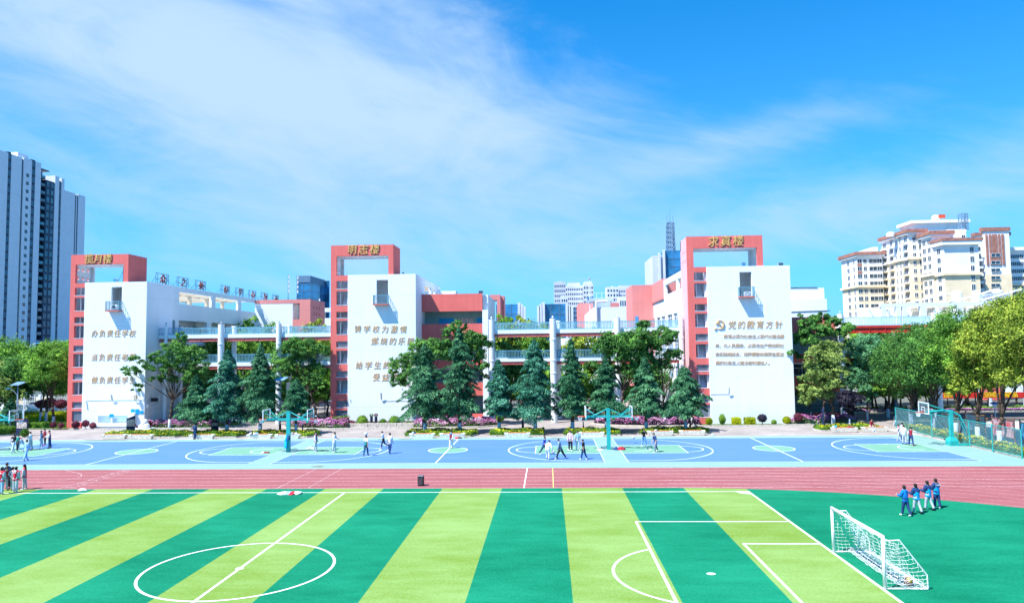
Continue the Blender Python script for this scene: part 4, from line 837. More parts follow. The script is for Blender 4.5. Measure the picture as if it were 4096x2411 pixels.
# left wooded lawn
g_ = 'trees on the lawn left of the motto tower'
lt = [((-47.6, 37.8), 37, [(180,1440,45),(230,1410,40),(150,1500,50),(210,1480,50),(120,1460,40),(250,1450,30)], 'leaf_mid', 'tree with twin slim trunks on the lawn'),
      ((-46.4, 37.2), 36, [(215,1440,50),(240,1480,40),(180,1430,40),(200,1530,40),(160,1540,40)], 'leaf_dark', 'thin trunked tree standing right of the twin trunks'),
      ((-40.9, 31.0), 31, [(200,1420,50),(160,1450,50),(240,1440,40),(180,1500,55),(225,1500,45),(140,1520,30),(250,1490,22)], 'leaf_mid', 'tree with thick white painted base nearest the red portal'),
      ((-60, 44), 44, [(30,1420,60),(80,1430,50),(20,1490,60),(70,1480,50),(-20,1450,60)], 'leaf_mid', 'pale green tall tree at the left edge of the lawn'),
      ((-58.5, 34), 34, [(50,1500,50),(20,1540,50),(80,1520,40),(0,1500,50),(60,1580,30)], 'leaf_olive', 'dark trunked tree behind the solar lamp, reddish new leaves'),
      ((-55.5, 35), 35, [(90,1480,50),(110,1530,45),(60,1540,40),(130,1500,30),(95,1580,25)], 'leaf_dark', 'leaning dark trunked tree just behind the solar lamp'),
      ((-37.6, 41), 40, [(262,1450,40),(275,1510,40),(255,1560,35),(270,1400,30)], 'leaf_mid', 'narrow tree tucked behind the red portal frame'),
      ((-66, 40), 40, [(-20,1560,60),(-40,1480,60),(10,1600,40)], 'leaf_dark', 'tree cut by the left edge of the picture')]
for b_, Yc, cl, lf, lb in lt: tree(lb, b_, Yc, [(c[0], c[1], c[2]*1.15) for c in cl], lf, 11000, .27, .17, 3.6, 1.25, g_, spread=1.5, n_limb=6)
# courtyard trees seen under and over the walkways; four patterns, turned and copied
protos = []
for k, lf in enumerate(('leaf_mid', 'leaf_dark', 'leaf_mid', 'leaf_yellow')):
    cl = [(random.uniform(-2.1, 2.1), random.uniform(-2.1, 2.1), random.uniform(4.2, 7.6), random.uniform(1.2, 1.9)) for _ in range(9)]+[(0, 0, 8.3, 1.3)]
    o = thing('courtyard_tree', 'courtyard tree', 'tree', (0, 0, 0), 'trees filling the courtyards behind the walkways'); trunk_mesh((0, 0), cl, .17, 3.2, 6, 0, o, 1)
    P, N = crown_points(cl, 6500, .36); quads('crown', leaf_quads(P, N, .36), [lf], parent=o); protos.append(o)
SP = [(700,1290,52,1.0),(790,1285,58,1.15),(1010,1290,56,1.05),(1090,1330,50,.95),(1180,1340,60,1.1),(1275,1300,58,1.1),(960,1350,44,1.0),(860,1360,45,.95),(1060,1430,40,.9),(1240,1420,40,1.0),(1310,1420,42,1.0),(760,1400,40,.9),(900,1470,39,.85),(1150,1480,38,.85),
      (2010,1250,60,1.2),(2080,1280,56,1.1),(2130,1330,50,1.0),(2040,1370,44,1.0),(2150,1400,42,.95),(2010,1440,40,.9),(2330,1340,48,1.0),(2400,1345,46,.95),(2480,1360,44,1.0),(2550,1350,52,1.05),(2290,1460,40,.8),(2600,1420,42,.95),(2440,1460,39,.85),
      (3480,1350,46,1.1),(3560,1340,50,1.15),(3400,1360,44,1.0),(3640,1350,52,1.1),(3740,1345,55,1.1),(3860,1350,50,1.1),(3560,1450,45,1.0),(3660,1480,44,1.0),(3760,1500,46,.95),(3860,1520,48,.9),(3950,1500,50,1.0),(3500,1480,42,.95),(4060,1500,52,1.05),
      (3470,1520,41,.8),(3600,1530,41,.85),(3700,1540,43,.85)]
SP += [(u, 1580+(k % 3)*14, 43+(k % 4)*2.2, .62) for k, u in enumerate((960, 1010, 1075, 1140, 1205, 1265, 1300, 905, 2020, 2075, 2130, 2190, 2255, 2320, 2385, 2440, 2500, 3480, 3540, 3600, 3660, 3720, 3790, 3860))]
lbs = ('round crowned courtyard tree behind the walkway', 'dense dark courtyard tree in the shade behind the walkway', 'green courtyard tree rising behind the walkway', 'yellow green courtyard tree behind the walkway')
used = set(); occl = {}
ORD = 'first second third fourth fifth sixth seventh eighth ninth tenth eleventh twelfth thirteenth fourteenth fifteenth'.split(); CNT = {}
for k, (u, v, Y, s) in enumerate(sorted(SP)):
    q = k % 4 if v < 1400 else (1 if k % 3 else 0); X = at(u, v, Y)[0]; o = protos[q]
    zc = at(u, v, Y)[1]; s = s*1.0 if zc > 5 else s*.85
    if q in used: o = dup(o, (X, Y, 0), rz=random.uniform(0, 6.28))
    else: used.add(q); o.location = (X, Y, 0); 
    hh = max(.8, min(1.55, (zc+.6)/9.0)) if v < 1400 else s*.85
    o.scale = (s, s, hh); rg = 'between motto tower and middle tower' if u < 1325 else 'between middle tower and long text tower' if u < 2760 else 'right of the long text tower'; row = 'low' if v > 1540 else 'tall'; CNT[(rg, q, row)] = CNT.get((rg, q, row), -1)+1
    o['label'] = row+' '+('round crowned', 'dense dark', 'green', 'yellow green')[q]+' courtyard tree, '+ORD[CNT[(rg, q, row)]]+' from left, '+rg; o['group'] = ('round', 'dark', 'green', 'yellow green')[q]+' courtyard trees behind the walkways'
for k in range(4):
    if k not in used: protos[k].location = (300+k*8, 300, 0)
tree('broad olive crowned tree between the feathery tree and the globe lamp', (at(3560, 1660, 33)[0], 33.5), 33, [(3560,1400,60),(3520,1460,60),(3600,1460,60),(3560,1520,60),(3620,1390,50),(3500,1400,45),(3640,1510,45),(3590,1570,35)], 'leaf_olive', 14000, .24, .18, 3.5, n_limb=9)
tree('round green tree behind the avenue, in front of the red walkway column', (at(3745, 1660, 30)[0], 30.0), 29.5, [(3745,1400,62),(3700,1450,60),(3790,1440,60),(3740,1500,60),(3820,1390,50),(3690,1380,45),(3860,1450,50)], 'leaf_mid', 14000, .24, .18, 3.5, n_limb=9)
# background wood on the skyline left and right of the campus
for k, (u, Y, hgt, lf) in enumerate([(-60,60,11,'leaf_mid'),(30,62,10,'leaf_dark')]): pass

# blue green cedars in the beds
def conifer(label, u, vtop, hw, vbase_leaf, leaf, y=20.6, n=17000, lean=0.0, sparse=1.0):
    X, zt = at(u, vtop, y); zb = at(u, vbase_leaf, y)[1]; Rm = 1.13*hw*(y-CY)/FPX; o = thing('cedar_tree', label, 'conifer', (X, y, 0), 'blue green cedars in the flower beds'); H = zt-zb
    rt = .085+zt*.011
    t_ = MB().m('bark').tube((X, y, 1.15), (X+lean, y, zt*.6), rt, rt*.6, 8).tube((X+lean, y, zt*.6), (X+lean, y, zt-.15), rt*.6, .02, 6); t_.build('trunk', o, smooth=True)
    MB().m('limewash').lathe((X, y, 0), [(rt*1.2, 0), (rt*1.03, 1.17)], 10).build('painted_base', o, smooth=True)
    ex = random.uniform(.66, .98); ph = random.uniform(0, 6); P, N, T = [], [], []; nb = int(110*sparse*max(.8, H/8)); br = MB().m('bark')
    for k in range(nb):
        f = (k+random.random())/nb; z = zb+.25+(H-.35)*f**.92; a = k*2.399+random.uniform(-.3, .3)
        prof = (1-f)**ex*(1.0 if f > .10 else .72+2.8*f)*(1+.17*math.sin(a*2+ph+f*9)+.12*math.sin(f*23+ph)); r = Rm*prof*random.choice((.5, .74, 1.0, 1.2, .92))+.10
        rise = .10+.32*f; m = max(10, int(n/nb*(.35+1.15*prof))); tt = rng.uniform(.10, 1, m)**.62; ca, sa = math.cos(a), math.sin(a)
        dz = rise*tt*r*.75-.42*r*tt**2.6; wd = .40*r*np.sin(np.pi*np.minimum(1, tt*.9+.07))*rng.uniform(-1, 1, m)
        xx = X+lean*f+ca*tt*r-sa*wd; yy = y+sa*tt*r+ca*wd; zz_ = z+dz-np.abs(wd)*.35-rng.uniform(0, .22, m)
        P.append(np.stack([xx, yy, zz_], 1)); nn = np.zeros((m, 3)); nn[:, 2] = 1; nn[:, 0] = ca*.35; nn[:, 1] = sa*.35; N.append(nn)
        sd = np.sign(wd)[:, None]*np.array([-sa, ca, -.5]); T.append(sd*.8+np.array([ca, sa, -.35])*.8)
        if k % 3 == 0: br.tube((X+lean*f, y, z), (X+lean*f+ca*r*.6, y+sa*r*.6, z+rise*r*.35), .03*(1.2-f), .01, 4)
    br.build('branches', o)
    P, N, T = map(np.concatenate, (P, N, T)); quads('foliage', leaf_quads(P, N, .30, .34, .18, T), [leaf], parent=o)
cf = [(786,1493,80,1672,'needle_green','short bushy cedar behind the bench where the man in navy stands'),
      (912,1394,84,1668,'needle_blue','pale blue green cedar next to the dark notice board'),
      (1044,1368,92,1664,'needle_green','wide cedar in front of the shaded walkway, left of the solar lamp'),
      (1185,1510,62,1652,'needle_green','slim cedar just right of the solar lamp'),
      (1698,1368,98,1662,'needle_green','tall cedar in front of the corner of the middle tower'),
      (1836,1303,86,1660,'needle_green','tallest cedar, in front of the red banded wing'),
      (1994,1432,60,1655,'needle_blue','slim cedar beside the white column end of the red wing'),
      (2136,1354,98,1660,'needle_blue','broad cedar left of the walkway column'),
      (2284,1350,82,1656,'needle_green','cedar right of the walkway column above the bench'),
      (2420,1424,72,1652,'needle_green','greyish cedar behind the turquoise hoop post'),
      (2578,1420,84,1655,'needle_green','cedar right of the turquoise hoop post'),
      (2736,1462,86,1652,'needle_green','bushy cedar touching the red stair grid of the long text tower')]
for u, vt, hw, vb, lf, lb in cf: conifer(lb, u, vt, hw, vb, lf)
conifer('small young cedar behind the left solar lamp', 45, 1590, 52, 1690, 'needle_green', y=28, n=5000)

# clipped bushes
def bush(u, v, Y, rpx, label, leaf='leaf_hedge', box=False, flat=1.0, stem=0.0, group=None, n=None):
    X, Zc = at(u, v, Y); r = rpx*(Y-CY)/FPX; o = thing('clipped_bush', label, 'bush', (X, Y, 0), group); zc = Zc
    n = n or int(1100*max(.5, r)**1.2); d = unit(n)
    if box:
        d = d/np.abs(d).max(1, keepdims=True); d = np.sign(d)*np.abs(d)**1.3
        d *= rng.uniform(.9, 1.03, n)[:, None]
    else: d = d*rng.uniform(.86, 1.05, n)[:, None]
    P = np.array([X, Y, zc])+d*np.array([r, r, r*flat]); P[:, 2] = np.maximum(P[:, 2], .03)
    quads('foliage', leaf_quads(P, d, .13), [leaf], parent=o)
    MB().m('bark').ell((X, Y, zc), r*.8, r*.8, r*.8*flat, 10, 6).build('inner_branches', o) if 0 else None
    core = MB().m(leaf); core.ell((X, Y, zc), r*.86, r*.86, r*.86*flat, 12, 8, jit=.04) if not box else core.box(X-r*.86, X+r*.86, Y-r*.86, Y+r*.86, max(.02, zc-r*.86*flat), zc+r*.86*flat); core.build('leafy_core', o)
    MB().m('bark').tube((X, Y, 0), (X, Y, max(.1, zc)), .05, .03, 6).build('stem', o)
    return o
Yp = 28.6
for u, v, r, lf, lb, kw in ((1449,1683,23,'leaf_hedge','large round green bush left of the two tall vases',{}),(1532,1690,16,'leaf_hedge','medium round green bush right of the two tall vases',{}),(1578,1684,23,'leaf_hedge','large round green bush nearest the lower end of the motto wall',{}),(1637,1697,13,'leaf_hedge','small round green bush, left one of the pair at the wall corner',{}),(1667,1697,12,'leaf_hedge','small round green bush, last one at the wall corner',{}),
     (1405,1692,15,'leaf_wine','low wine red clipped bush on the white planter edge',{'flat':.8}),(1316,1697,16,'leaf_lime','round lime yellow bush at the foot of the red stair grid of the middle tower',{'flat':1.15})):
    bush(u, v, Yp, r, lb, lf, **kw)
Yp = 26.6
for u, v, r, lf, lb, kw in ((2836,1684,14,'leaf_lime','small round yellow bush at the red stair grid of the long text tower',{}),(2889,1676,13,'leaf_hedge','loose upright green shrub under the long text',{'flat':1.6}),(2945,1683,17,'leaf_lime','left of the two square clipped yellow bushes',{'box':True,'flat':.85}),(2999,1683,20,'leaf_lime','right of the two square clipped yellow bushes',{'box':True,'flat':.72}),(3049,1671,18,'leaf_purple','dark purple ball bush on a short stem under the long text',{'flat':.9}),(3096,1688,10,'leaf_hedge','tiny green shrub between the purple ball and yellow ball',{}),(3146,1679,16,'leaf_lime','round yellow ball bush near the tower corner',{'flat':.9}),(3192,1668,17,'leaf_wine','purple red ball bush at the corner of the red wing',{'flat':.95})):
    bush(u, v, Yp, r, lb, lf, **kw)
Yp = 27.0
for u, v, r, lb in ((303,1697,15,'wine red bush left of the red hydrant pipes'),(342,1693,14,'wine red bush between hydrant pipes and counter'),(371,1701,13,'wine red bush touching the washing counter'),(213,1698,12,'wine red bush on the lawn edge, left one'),(244,1701,11,'wine red bush on the lawn edge, right one')): bush(u, v, Yp, r, lb, 'leaf_wine')
bush(596, 1694, 26.8, 10, 'small wine red bush at the corner behind the white sculpture', 'leaf_wine', flat=1.3)
bush(2000, 1672, 28, 16, 'green bush on a stem behind the cedar at the red wing', 'leaf_hedge'); bush(2452, 1655, 30, 15, 'yellow green bush behind the hoop post', 'leaf_lime', flat=1.2)
bush(3795, 1745, 12.8, 20, 'round green bush just behind the green fence', 'leaf_hedge', flat=.8); bush(3815, 1752, 11.6, 15, 'smaller round green bush behind the green fence', 'leaf_hedge', flat=.9)

# long beds: body of leaves, flowers scattered on top
def bed(label, poly, h, leaf, flower=None, nf=0, dens=160, cat='flower bed', name='flower_bed', kerb=True, bump=.12, fs=.11, patch=None):
    xs_ = [p[0] for p in poly]; ys_ = [p[1] for p in poly]; cx, cyy = sum(xs_)/len(xs_), sum(ys_)/len(ys_); o = thing(name, label, cat, (cx, cyy, 0))
    def inside(x, y):
        c = np.zeros(len(x), bool); j = len(poly)-1
        for i in range(len(poly)):
            xi, yi, xj, yj = *poly[i], *poly[j]; c ^= ((yi > y) != (yj > y)) & (x < (xj-xi)*(y-yi)/(yj-yi+1e-12)+xi); j = i
        return c
    A = (max(xs_)-min(xs_))*(max(ys_)-min(ys_)); n = int(A*dens); x = rng.uniform(min(xs_), max(xs_), n); y = rng.uniform(min(ys_), max(ys_), n); k = inside(x, y); x, y = x[k], y[k]
    hgt = lambda x, y: h*(.82+.28*np.sin(x*1.9+y*1.3)*np.sin(y*2.7-x*.7)*bump/.12+.08*np.sin(x*7.1)*np.sin(y*6.3))
    P = np.stack([x, y, hgt(x, y)*rng.uniform(.86, 1.08, len(x))], 1); N = np.tile([0, 0, 1.0], (len(x), 1))
    PE, NE = [], []                                      # flanks
    for (a, b) in zip(poly, poly[1:]+poly[:1]):
        L_ = math.dist(a, b); m = int(L_*h*dens*1.3); f = rng.uniform(0, 1, m); nx, ny = (b[1]-a[1])/L_, -(b[0]-a[0])/L_
        ex = a[0]+(b[0]-a[0])*f+nx*rng.uniform(-.08, .06, m); ey = a[1]+(b[1]-a[1])*f+ny*rng.uniform(-.08, .06, m); PE.append(np.stack([ex, ey, hgt(ex, ey)*rng.uniform(.03, 1, m)], 1)); NE.append(np.tile([nx, ny, .4], (m, 1)))
    P = np.concatenate([P]+PE); N = np.concatenate([N]+NE); quads('foliage', leaf_quads(P, N, .16), [leaf], parent=o)
    MB().m(leaf).prism(poly, 0, h*.62).build('leafy_core', o)
    if flower:
        m = nf; fx = rng.uniform(min(xs_), max(xs_), m*2); fy = rng.uniform(min(ys_), max(ys_), m*2); k = inside(fx, fy)
        cl = np.sin(fx*1.1+1)*np.sin(fy*1.7+fx*.35)+rng.normal(0, .45, len(fx)); k &= cl > (-.1 if patch is None else patch); fx, fy = fx[k], fy[k]
        FP = np.stack([fx, fy, hgt(fx, fy)*rng.uniform(.98, 1.16, len(fx))], 1)
        pe = [p for p in PE]; E2 = np.concatenate(pe); E2 = E2[rng.random(len(E2)) < min(.5, nf/ (len(P)+1.0))*.7]; E2 = E2[E2[:, 2] > h*.35]; FP = np.concatenate([FP, E2+np.array([0, -.05, .02])])
        f_ = quads('flowers', leaf_quads(FP, np.tile([0, -.35, 1.0], (len(FP), 1)), fs, .95), [flower], parent=o); f_['kind'] = 'stuff'
    if kerb:
        s = MB().m('kerb').strip([(p[0], p[1]) for p in poly], .14, .10, True); k = len(s.v); s2 = MB().m('kerb')
        for a, b in zip(poly, poly[1:]+poly[:1]):
            L_ = math.dist(a, b); s2.obox(((a[0]+b[0])/2, (a[1]+b[1])/2, -.03), L_+.1, .13, .15, math.atan2(b[1]-a[1], b[0]-a[0]), base=True)
        s2.build('kerb_edge', o)
    return o
E_b = [('clipped bed with yellow flowers behind the two leftmost stone benches', [(-26.2,18.4),(-18.0,18.4),(-16.6,20.2),(-18.5,21.6),(-24.5,21.8),(-26.6,20.0)], 1),
     ('bed of yellow flowers behind the bench where the man in navy stands', [(-16.9,18.1),(-10.9,18.0),(-10.4,19.5),(-11.2,21.2),(-15.8,21.3),(-17.4,19.8)], 1),
     ('bed of yellow flowers behind the two benches heaped with clothes', [(-9.2,17.9),(-2.9,17.8),(-1.9,19.0),(-2.6,20.9),(-8.4,21.2),(-9.8,20.4)], 1),
     ('bed with yellow flowers under the two tallest cedars', [(7.9,17.6),(15.0,17.5),(15.6,19.0),(15.3,21.0),(9.2,21.2),(8.0,20.0)], 1),
     ('bed with few yellow flowers between the paths, left of the brick apron', [(17.1,17.6),(22.8,17.5),(22.9,21.0),(17.9,21.0),(17.1,20.0)], 1),
     ('bed with few yellow flowers behind the turquoise hoop post', [(25.0,17.6),(31.0,17.7),(31.2,20.0),(30.2,21.2),(25.6,21.0)], 1),
     ('bed with yellow flowers beside the path to the long text tower', [(33.1,18.2),(40.3,18.6),(41.0,20.4),(39.5,21.6),(34.0,21.4)], 1),
     ('bed with yellow flowers under the purple leaved tree', [(53.0,20.4),(59.3,20.6),(59.6,22.6),(54.8,23.2),(52.8,22.0)], 1)]
for lb, pl, _ in E_b: bed(lb, pl, .52, 'leaf_hedge', 'petal_yellow', 330, 150, fs=.12)
E_p = [('bank of purple pink flowers beside the motto tower', [(-26.4,27.4),(-19.6,27.2),(-17.2,28.0),(-15.4,29.6),(-16.0,31.0),(-26.0,31.1)]),
       ('curved bank of pink flowers in front of the middle tower', [(-8.9,27.6),(-7.5,26.4),(-3.2,25.6),(-.8,25.8),(-1.6,29.8),(-7.6,30.4),(-9.2,29.0)]),
       ('long bank of pink flowers at the foot of the red banded wing', [(7.3,26.0),(14.8,26.6),(17.2,28.0),(16.6,30.0),(7.6,29.8)]),
       ('curved bank of purple and pink flowers left of the tower with long text', [(29.0,29.0),(31.2,27.2),(35.0,26.1),(41.2,26.6),(41.4,27.6),(41.0,30.6),(30.0,31.0)]),
       ('bank of pink flowers at the foot of the red wing on the right', [(51.6,27.0),(58.0,27.0),(60.3,28.4),(60.0,30.2),(51.8,30.0)])]
for lb, pl in E_p: bed(lb, pl, .72, 'leaf_purple' if 'left of' in lb else 'leaf_dark', 'petal_pink', 5200, 140, fs=.15, patch=-1.05, bump=.2)
bed('bed of yellow flowers running along behind the green fence', [(61.9,-1.0),(64.0,-1.5),(64.0,21.5),(62.2,21.3)], .6, 'leaf_hedge', 'petal_yellow', 1500, 150, fs=.12, patch=-.3)
bed('bright yellow flowers at the near end of the green fence', [(64.05,-1.5),(67.5,-2.0),(67.5,3.8),(64.05,3.8)], .55, 'leaf_hedge', 'petal_yellow', 900, 150, fs=.13, patch=-.8)
# left lawn with hedges
struct(MB().m('lawn').poly([(-120, 28.4), (-36.5, 27.6), (-35.9, 28.3), (-35.9, 62), (-120, 62)], .02), 'lawn')
bed('low clipped green hedge at the far left edge of the courts', [(-54.8,20.6),(-40.3,20.2),(-39.2,21.2),(-39.6,23.0),(-54.8,23.4)], 1.05, 'leaf_hedge', None, 0, 170, 'hedge', 'hedge', bump=.03)
bush(98, 1730, 19.9, 17, 'round bright green bush ending the hedge by the court', 'leaf_hedge', flat=.9)
bed('long low yellow green hedge along the lawn', [(-60,29.2),(-37.6,28.9),(-37.6,30.2),(-60,30.6)], .7, 'leaf_hedge', None, 0, 150, 'hedge', 'hedge', kerb=False, bump=.05)
bed('clipped lime yellow hedge on the lawn slope', [(-58,38),(-44,37.6),(-44,39.6),(-58,40.2)], .8, 'leaf_lime', None, 0, 110, 'hedge', 'hedge', kerb=False, bump=.03)
bed('second clipped lime yellow hedge higher on the lawn', [(-60,42),(-46,41.6),(-46,43.4),(-60,44)], 1.0, 'leaf_lime', None, 0, 90, 'hedge', 'hedge', kerb=False, bump=.03)
for u, v, Y, r, lb in ((200,1610,46,26,'wine red leaved shrub in front of the parked cars, middle one'),(165,1615,46,22,'wine red leaved shrub in front of the parked cars, beside the white cover'),(245,1615,45,24,'wine red leaved shrub near the red portal')): bush(u, v, Y, r, lb, 'leaf_wine', flat=.8, n=1500)
n = 9000; gx = rng.uniform(-62, -36.4, n); gy = rng.uniform(28.2, 46, n)
quads('grass', leaf_quads(np.stack([gx, gy, np.full(n, .06)], 1), np.tile([0, -.8, .6], (n, 1)), .14, .3), ['lawn_blades'], kind='stuff')
# groundcover strips beyond the plaza on the right
bed('strip of magenta ground flowers beyond the plaza', [(58,41.0),(95,41.2),(95,42.6),(58,42.4)], .3, 'leaf_dark', 'petal_pink', 5000, 70, kerb=True, fs=.2, patch=-1.0)
bed('clipped low yellow green hedge beyond the magenta flowers', [(58,43.2),(95,43.4),(95,44.6),(58,44.4)], .5, 'leaf_hedge', None, 0, 60, 'hedge', 'hedge', kerb=False)

# ------------------------------------------------------------------ city beyond the school
mat('tower_white', (.62, .67, .78), .7, var=.04, scale=.3); mat('tower_bluegrey', (.40, .46, .58), .7, var=.04); mat('cream', (.84, .70, .49), .8, var=.05, scale=.2); mat('apt_white', (.86, .87, .88), .8, var=.04, scale=.2)  # the darker blue grey is the colour of roof eaves and balcony rails
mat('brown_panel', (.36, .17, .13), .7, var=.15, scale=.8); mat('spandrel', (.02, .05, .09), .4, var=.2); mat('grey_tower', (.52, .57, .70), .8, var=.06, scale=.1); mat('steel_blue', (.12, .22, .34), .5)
wallmat('tile_white', (.80, .86, .95), line=9.0, stain=.08, tile=1.0)
PANES = {}
def win_proto(w, h, d, glass='glass_dark', fm='frame_white', key=None):
    "one window (frame with glass behind), facing -y; kept as shared mesh"
    k = (round(w, 2), round(h, 2), glass, fm)
    if k not in PANES:
        f = MB().m(fm).box(-w/2, w/2, -.10, .02, 0, .10).box(-w/2, w/2, -.10, .02, h-.10, h).box(-w/2, -w/2+.10, -.10, .02, .10, h-.10).box(w/2-.10, w/2, -.10, .02, .10, h-.10).box(-.05, .05, -.09, .02, .10, h-.10)
        g = MB().m(glass).box(-w/2+.10, w/2-.10, -.03, .0, .10, h-.10)
        fo = f.build('window'); go = g.build('pane'); PANES[k] = (fo.data, go.data); bpy.data.objects.remove(fo); bpy.data.objects.remove(go)
    return PANES[k]
def window(parent, x, y, z, w, h, rz=0, glass='glass_dark', fm='frame_white', pane=True):
    if not pane:
        kk = ('flat', round(w, 1), round(h, 1), glass)
        if kk not in PANES: q = B(-w/2, w/2, -.06, .02, 0, h, glass).build('window'); PANES[kk] = (q.data, None); bpy.data.objects.remove(q)
        fd = PANES[kk][0]
    else: fd, gd = win_proto(w, h, .1, glass, fm)
    o = bpy.data.objects.new('window', fd); COL.objects.link(o); o.parent = parent; o.location = Vector((x, y, z))-parent.location; o.rotation_euler = (0, 0, rz)
    if pane: p = bpy.data.objects.new('pane', gd); COL.objects.link(p); p.parent = o
    return o
# slab tower on the left: a long facade running away, in shade
XT = -172.0
yt = lambda u: atx(u, 1000, XT)[0]
zt_ = lambda u, v: atx(u, v, XT)[1]
o = thing('high_rise', 'tall white high rise with dark window bays at the left edge', 'apartment tower', (XT, yt(60), 0))
fh = 3.05
def seg(par, u0, u1, vt, m='tile_white', dx=0, name='wall'):
    y0, y1 = yt(u0), yt(u1); z = zt_((u0+u1)/2, vt); B(XT-16, XT+dx, y0+.02, y1-.02, 0, z, m).build(name, par); return y0, y1, z
for u0, u1, vt, dx in ((-120, 21.5, 583, 0), (34.5, 77, 620, 0), (83, 117, 633, .12), (132, 155.5, 646, 0), (212, 229, 703, .1), (238, 250, 712, .1), (156.5, 163, 688, -1.5)): seg(o, u0, u1, vt, dx=dx)
cols = []
for u0, u1, vt, kind in ((21.5, 34.5, 604, 'a'), (77, 83, 632, 'n'), (117, 132, 636, 'a'), (156, 177, 682, 'b'), (177, 212, 722, 'c'), (229, 238, 722, 'd')):
    y0, y1, z = seg(o, u0, u1, vt, 'spandrel', -.12 if kind != 'b' else -1.6, 'bay')
    n = int(z/fh)
    for k in range(n):
        zz_ = z-fh*(k+1)+.5
        if zz_ < 8: break
        w = y1-y0
        if kind in 'ad': window(o, XT-.1, (y0+y1)/2, zz_, w*.62, 1.9, R(90), 'glass_teal', 'steel_blue')
        elif kind == 'c':
            for q in (.26, .74): window(o, XT-.1, y0+w*q, zz_, w*.30, 2.0, R(90), 'glass_teal', 'steel_blue')
        elif kind == 'n': window(o, XT-.1, (y0+y1)/2, zz_, w*.6, 1.5, R(90), 'glass_dark', pane=False)
        elif kind == 'b':
            B(XT-2.0, XT-.1, y0+.3, y1-.3, zz_-.45, zz_-.15, 'spandrel').build('balcony_slab', o); B(XT-.16, XT-.1, y0+.3, y1-.3, zz_-.15, zz_+.85, 'glass_teal').build('balcony_glass', o)
for k in range(22):
    zz_ = zt_(100, 706)-fh*k
    window(o, XT+.14, yt(100), zz_, 1.3, 1.3, R(90), 'glass_dark', 'tower_bluegrey', pane=False)
y0 = yt(78); B(XT-8, XT-2, yt(80), yt(122), zt_(100, 633), zt_(100, 611), 'tile_white').build('roof_tank_room', o)
B(XT-10, XT+.4, yt(155), yt(185), zt_(170, 680), zt_(170, 676), 'spandrel').build('roof_canopy', o)
for q in (88, 96): MB().m('apt_white').tube((XT-1.99, yt(q), zt_(q, 622)), (XT-1.7, yt(q), zt_(q, 622)), .55, n=10).build('tank', o)
o = thing('high_rise', 'narrower white high rise with twin dark stripes beside the slab tower', 'apartment tower', (XT, yt(300), 0))
for u0, u1, vt in ((250, 254, 762), (254, 295, 766), (299, 303, 776), (307.5, 336.5, 780)): seg(o, u0, u1, vt)
seg(o, 295, 299, 778, 'spandrel', -.05, 'bay'); seg(o, 303, 307.5, 780, 'spandrel', -.05, 'bay')
for k in range(0): window(o, XT-15.9, yt(250)-.04, 12+3*k, 2.2, 1.5, 0, 'glass_teal', pane=False) if 12+3*k < 95 else None

# glass office blocks and distant towers
def curtain(mb, x0, x1, y, z0, z1, nx, nz, m='glass_blue', fm='steel_blue'):
    mb.m(m).box(x0, x1, y, y+18, z0, z1)
def office(label, u0, u1, v0, Y, dep, fins=(), name='glass_office', wm='glass_blue', rows=3.6, cols_=2.4, side=None, cat='office building', fm='steel_blue'):
    x0, z1 = at(u0, v0, Y); x1, _ = at(u1, v0, Y); o = thing(name, label, cat, ((x0+x1)/2, Y, 0))
    B(x0, x1, Y, Y+dep, 0, z1, wm).build('glazing', o)
    nx = max(2, int((x1-x0)/cols_)); nz = max(2, int((z1)/rows)); 
    for k in range(nx+1): xx = x0+(x1-x0)*k/nx; B(xx-.07, xx+.07, Y-.12, Y-.003, 4, z1+.1, fm).build('mullion', o)
    tr = None
    for k in range(1, nz):
        zz_ = z1-rows*k
        if zz_ > 4: B(x0, x1, Y-.10, Y-.002, zz_-.1, zz_+.1, fm).build('transom', o)
        if zz_ > 4 and dep > 1: B(x1+.002, x1+.1, Y, Y+dep, zz_-.1, zz_+.1, fm).build('transom', o); B(x0-.1, x0-.002, Y, Y+dep, zz_-.1, zz_+.1, fm).build('transom', o)
    for u, vt in fins: xx = at(u, vt, Y)[0]; B(xx-.55, xx+.55, Y-1.2, Y-.13, 0, at(u, vt, Y)[1], 'tower_white').build('fin', o)
    return o, x0, x1, z1
o, x0, x1, z1 = office('blue glass office tower rising behind the white wing', 1188, 1240, 1107, 330, 26, rows=4, cols_=3); B(x0-.2, x1+.2, 329.8, 356, z1-3.2, z1+.5, 'steel_blue').build('parapet', o); B(at(1260, 1150, 330)[0]-.1, x1, 356, 357, 0, z1, 'glass_blue').build('rear_glazing', o)
text('logo', 'C', 9, (at(1251, 1120, 330)[0], 329.7, at(1251, 1122, 330)[1]), m='glass_teal', parent=o, ext=.1) if 0 else None
office('blue glass office block with white fins, left of the walkway column', 2172, 2270, 1216, 200, 22, ((2154, 1224), (2163, 1217), (2173, 1209), (2268, 1216), (2277, 1222), (2286, 1225)))
o, x0, x1, z1 = office('low blue glass office block behind the red wing roof', 1985, 2074, 1218, 210, 20, ((2077, 1211), (2087, 1218), (2097, 1226)))
for k, (u, v) in enumerate(((2233, 1209), (2248, 1208))):
    x_, z_ = at(u, v, 205); q = thing('satellite_dish', ('left' if k == 0 else 'right')+' white dish on the glass office roof', 'satellite dish', (x_, 205, z_-.9)); MB().m('white_paint').lathe((0, 0, 0), [(.02, 0), (1.2, .3), (1.9, .9), (2.0, 1.0), (1.85, .95), (1.1, .4)], 12).build('dish', q); q.children[0].location = (0, 0, 0); q.children[0].data.transform(Matrix.Translation(q.location)); q.children[0].data.transform(Matrix.Translation(-q.location)); q.children[0].rotation_euler = (R(50), R(25), 0)
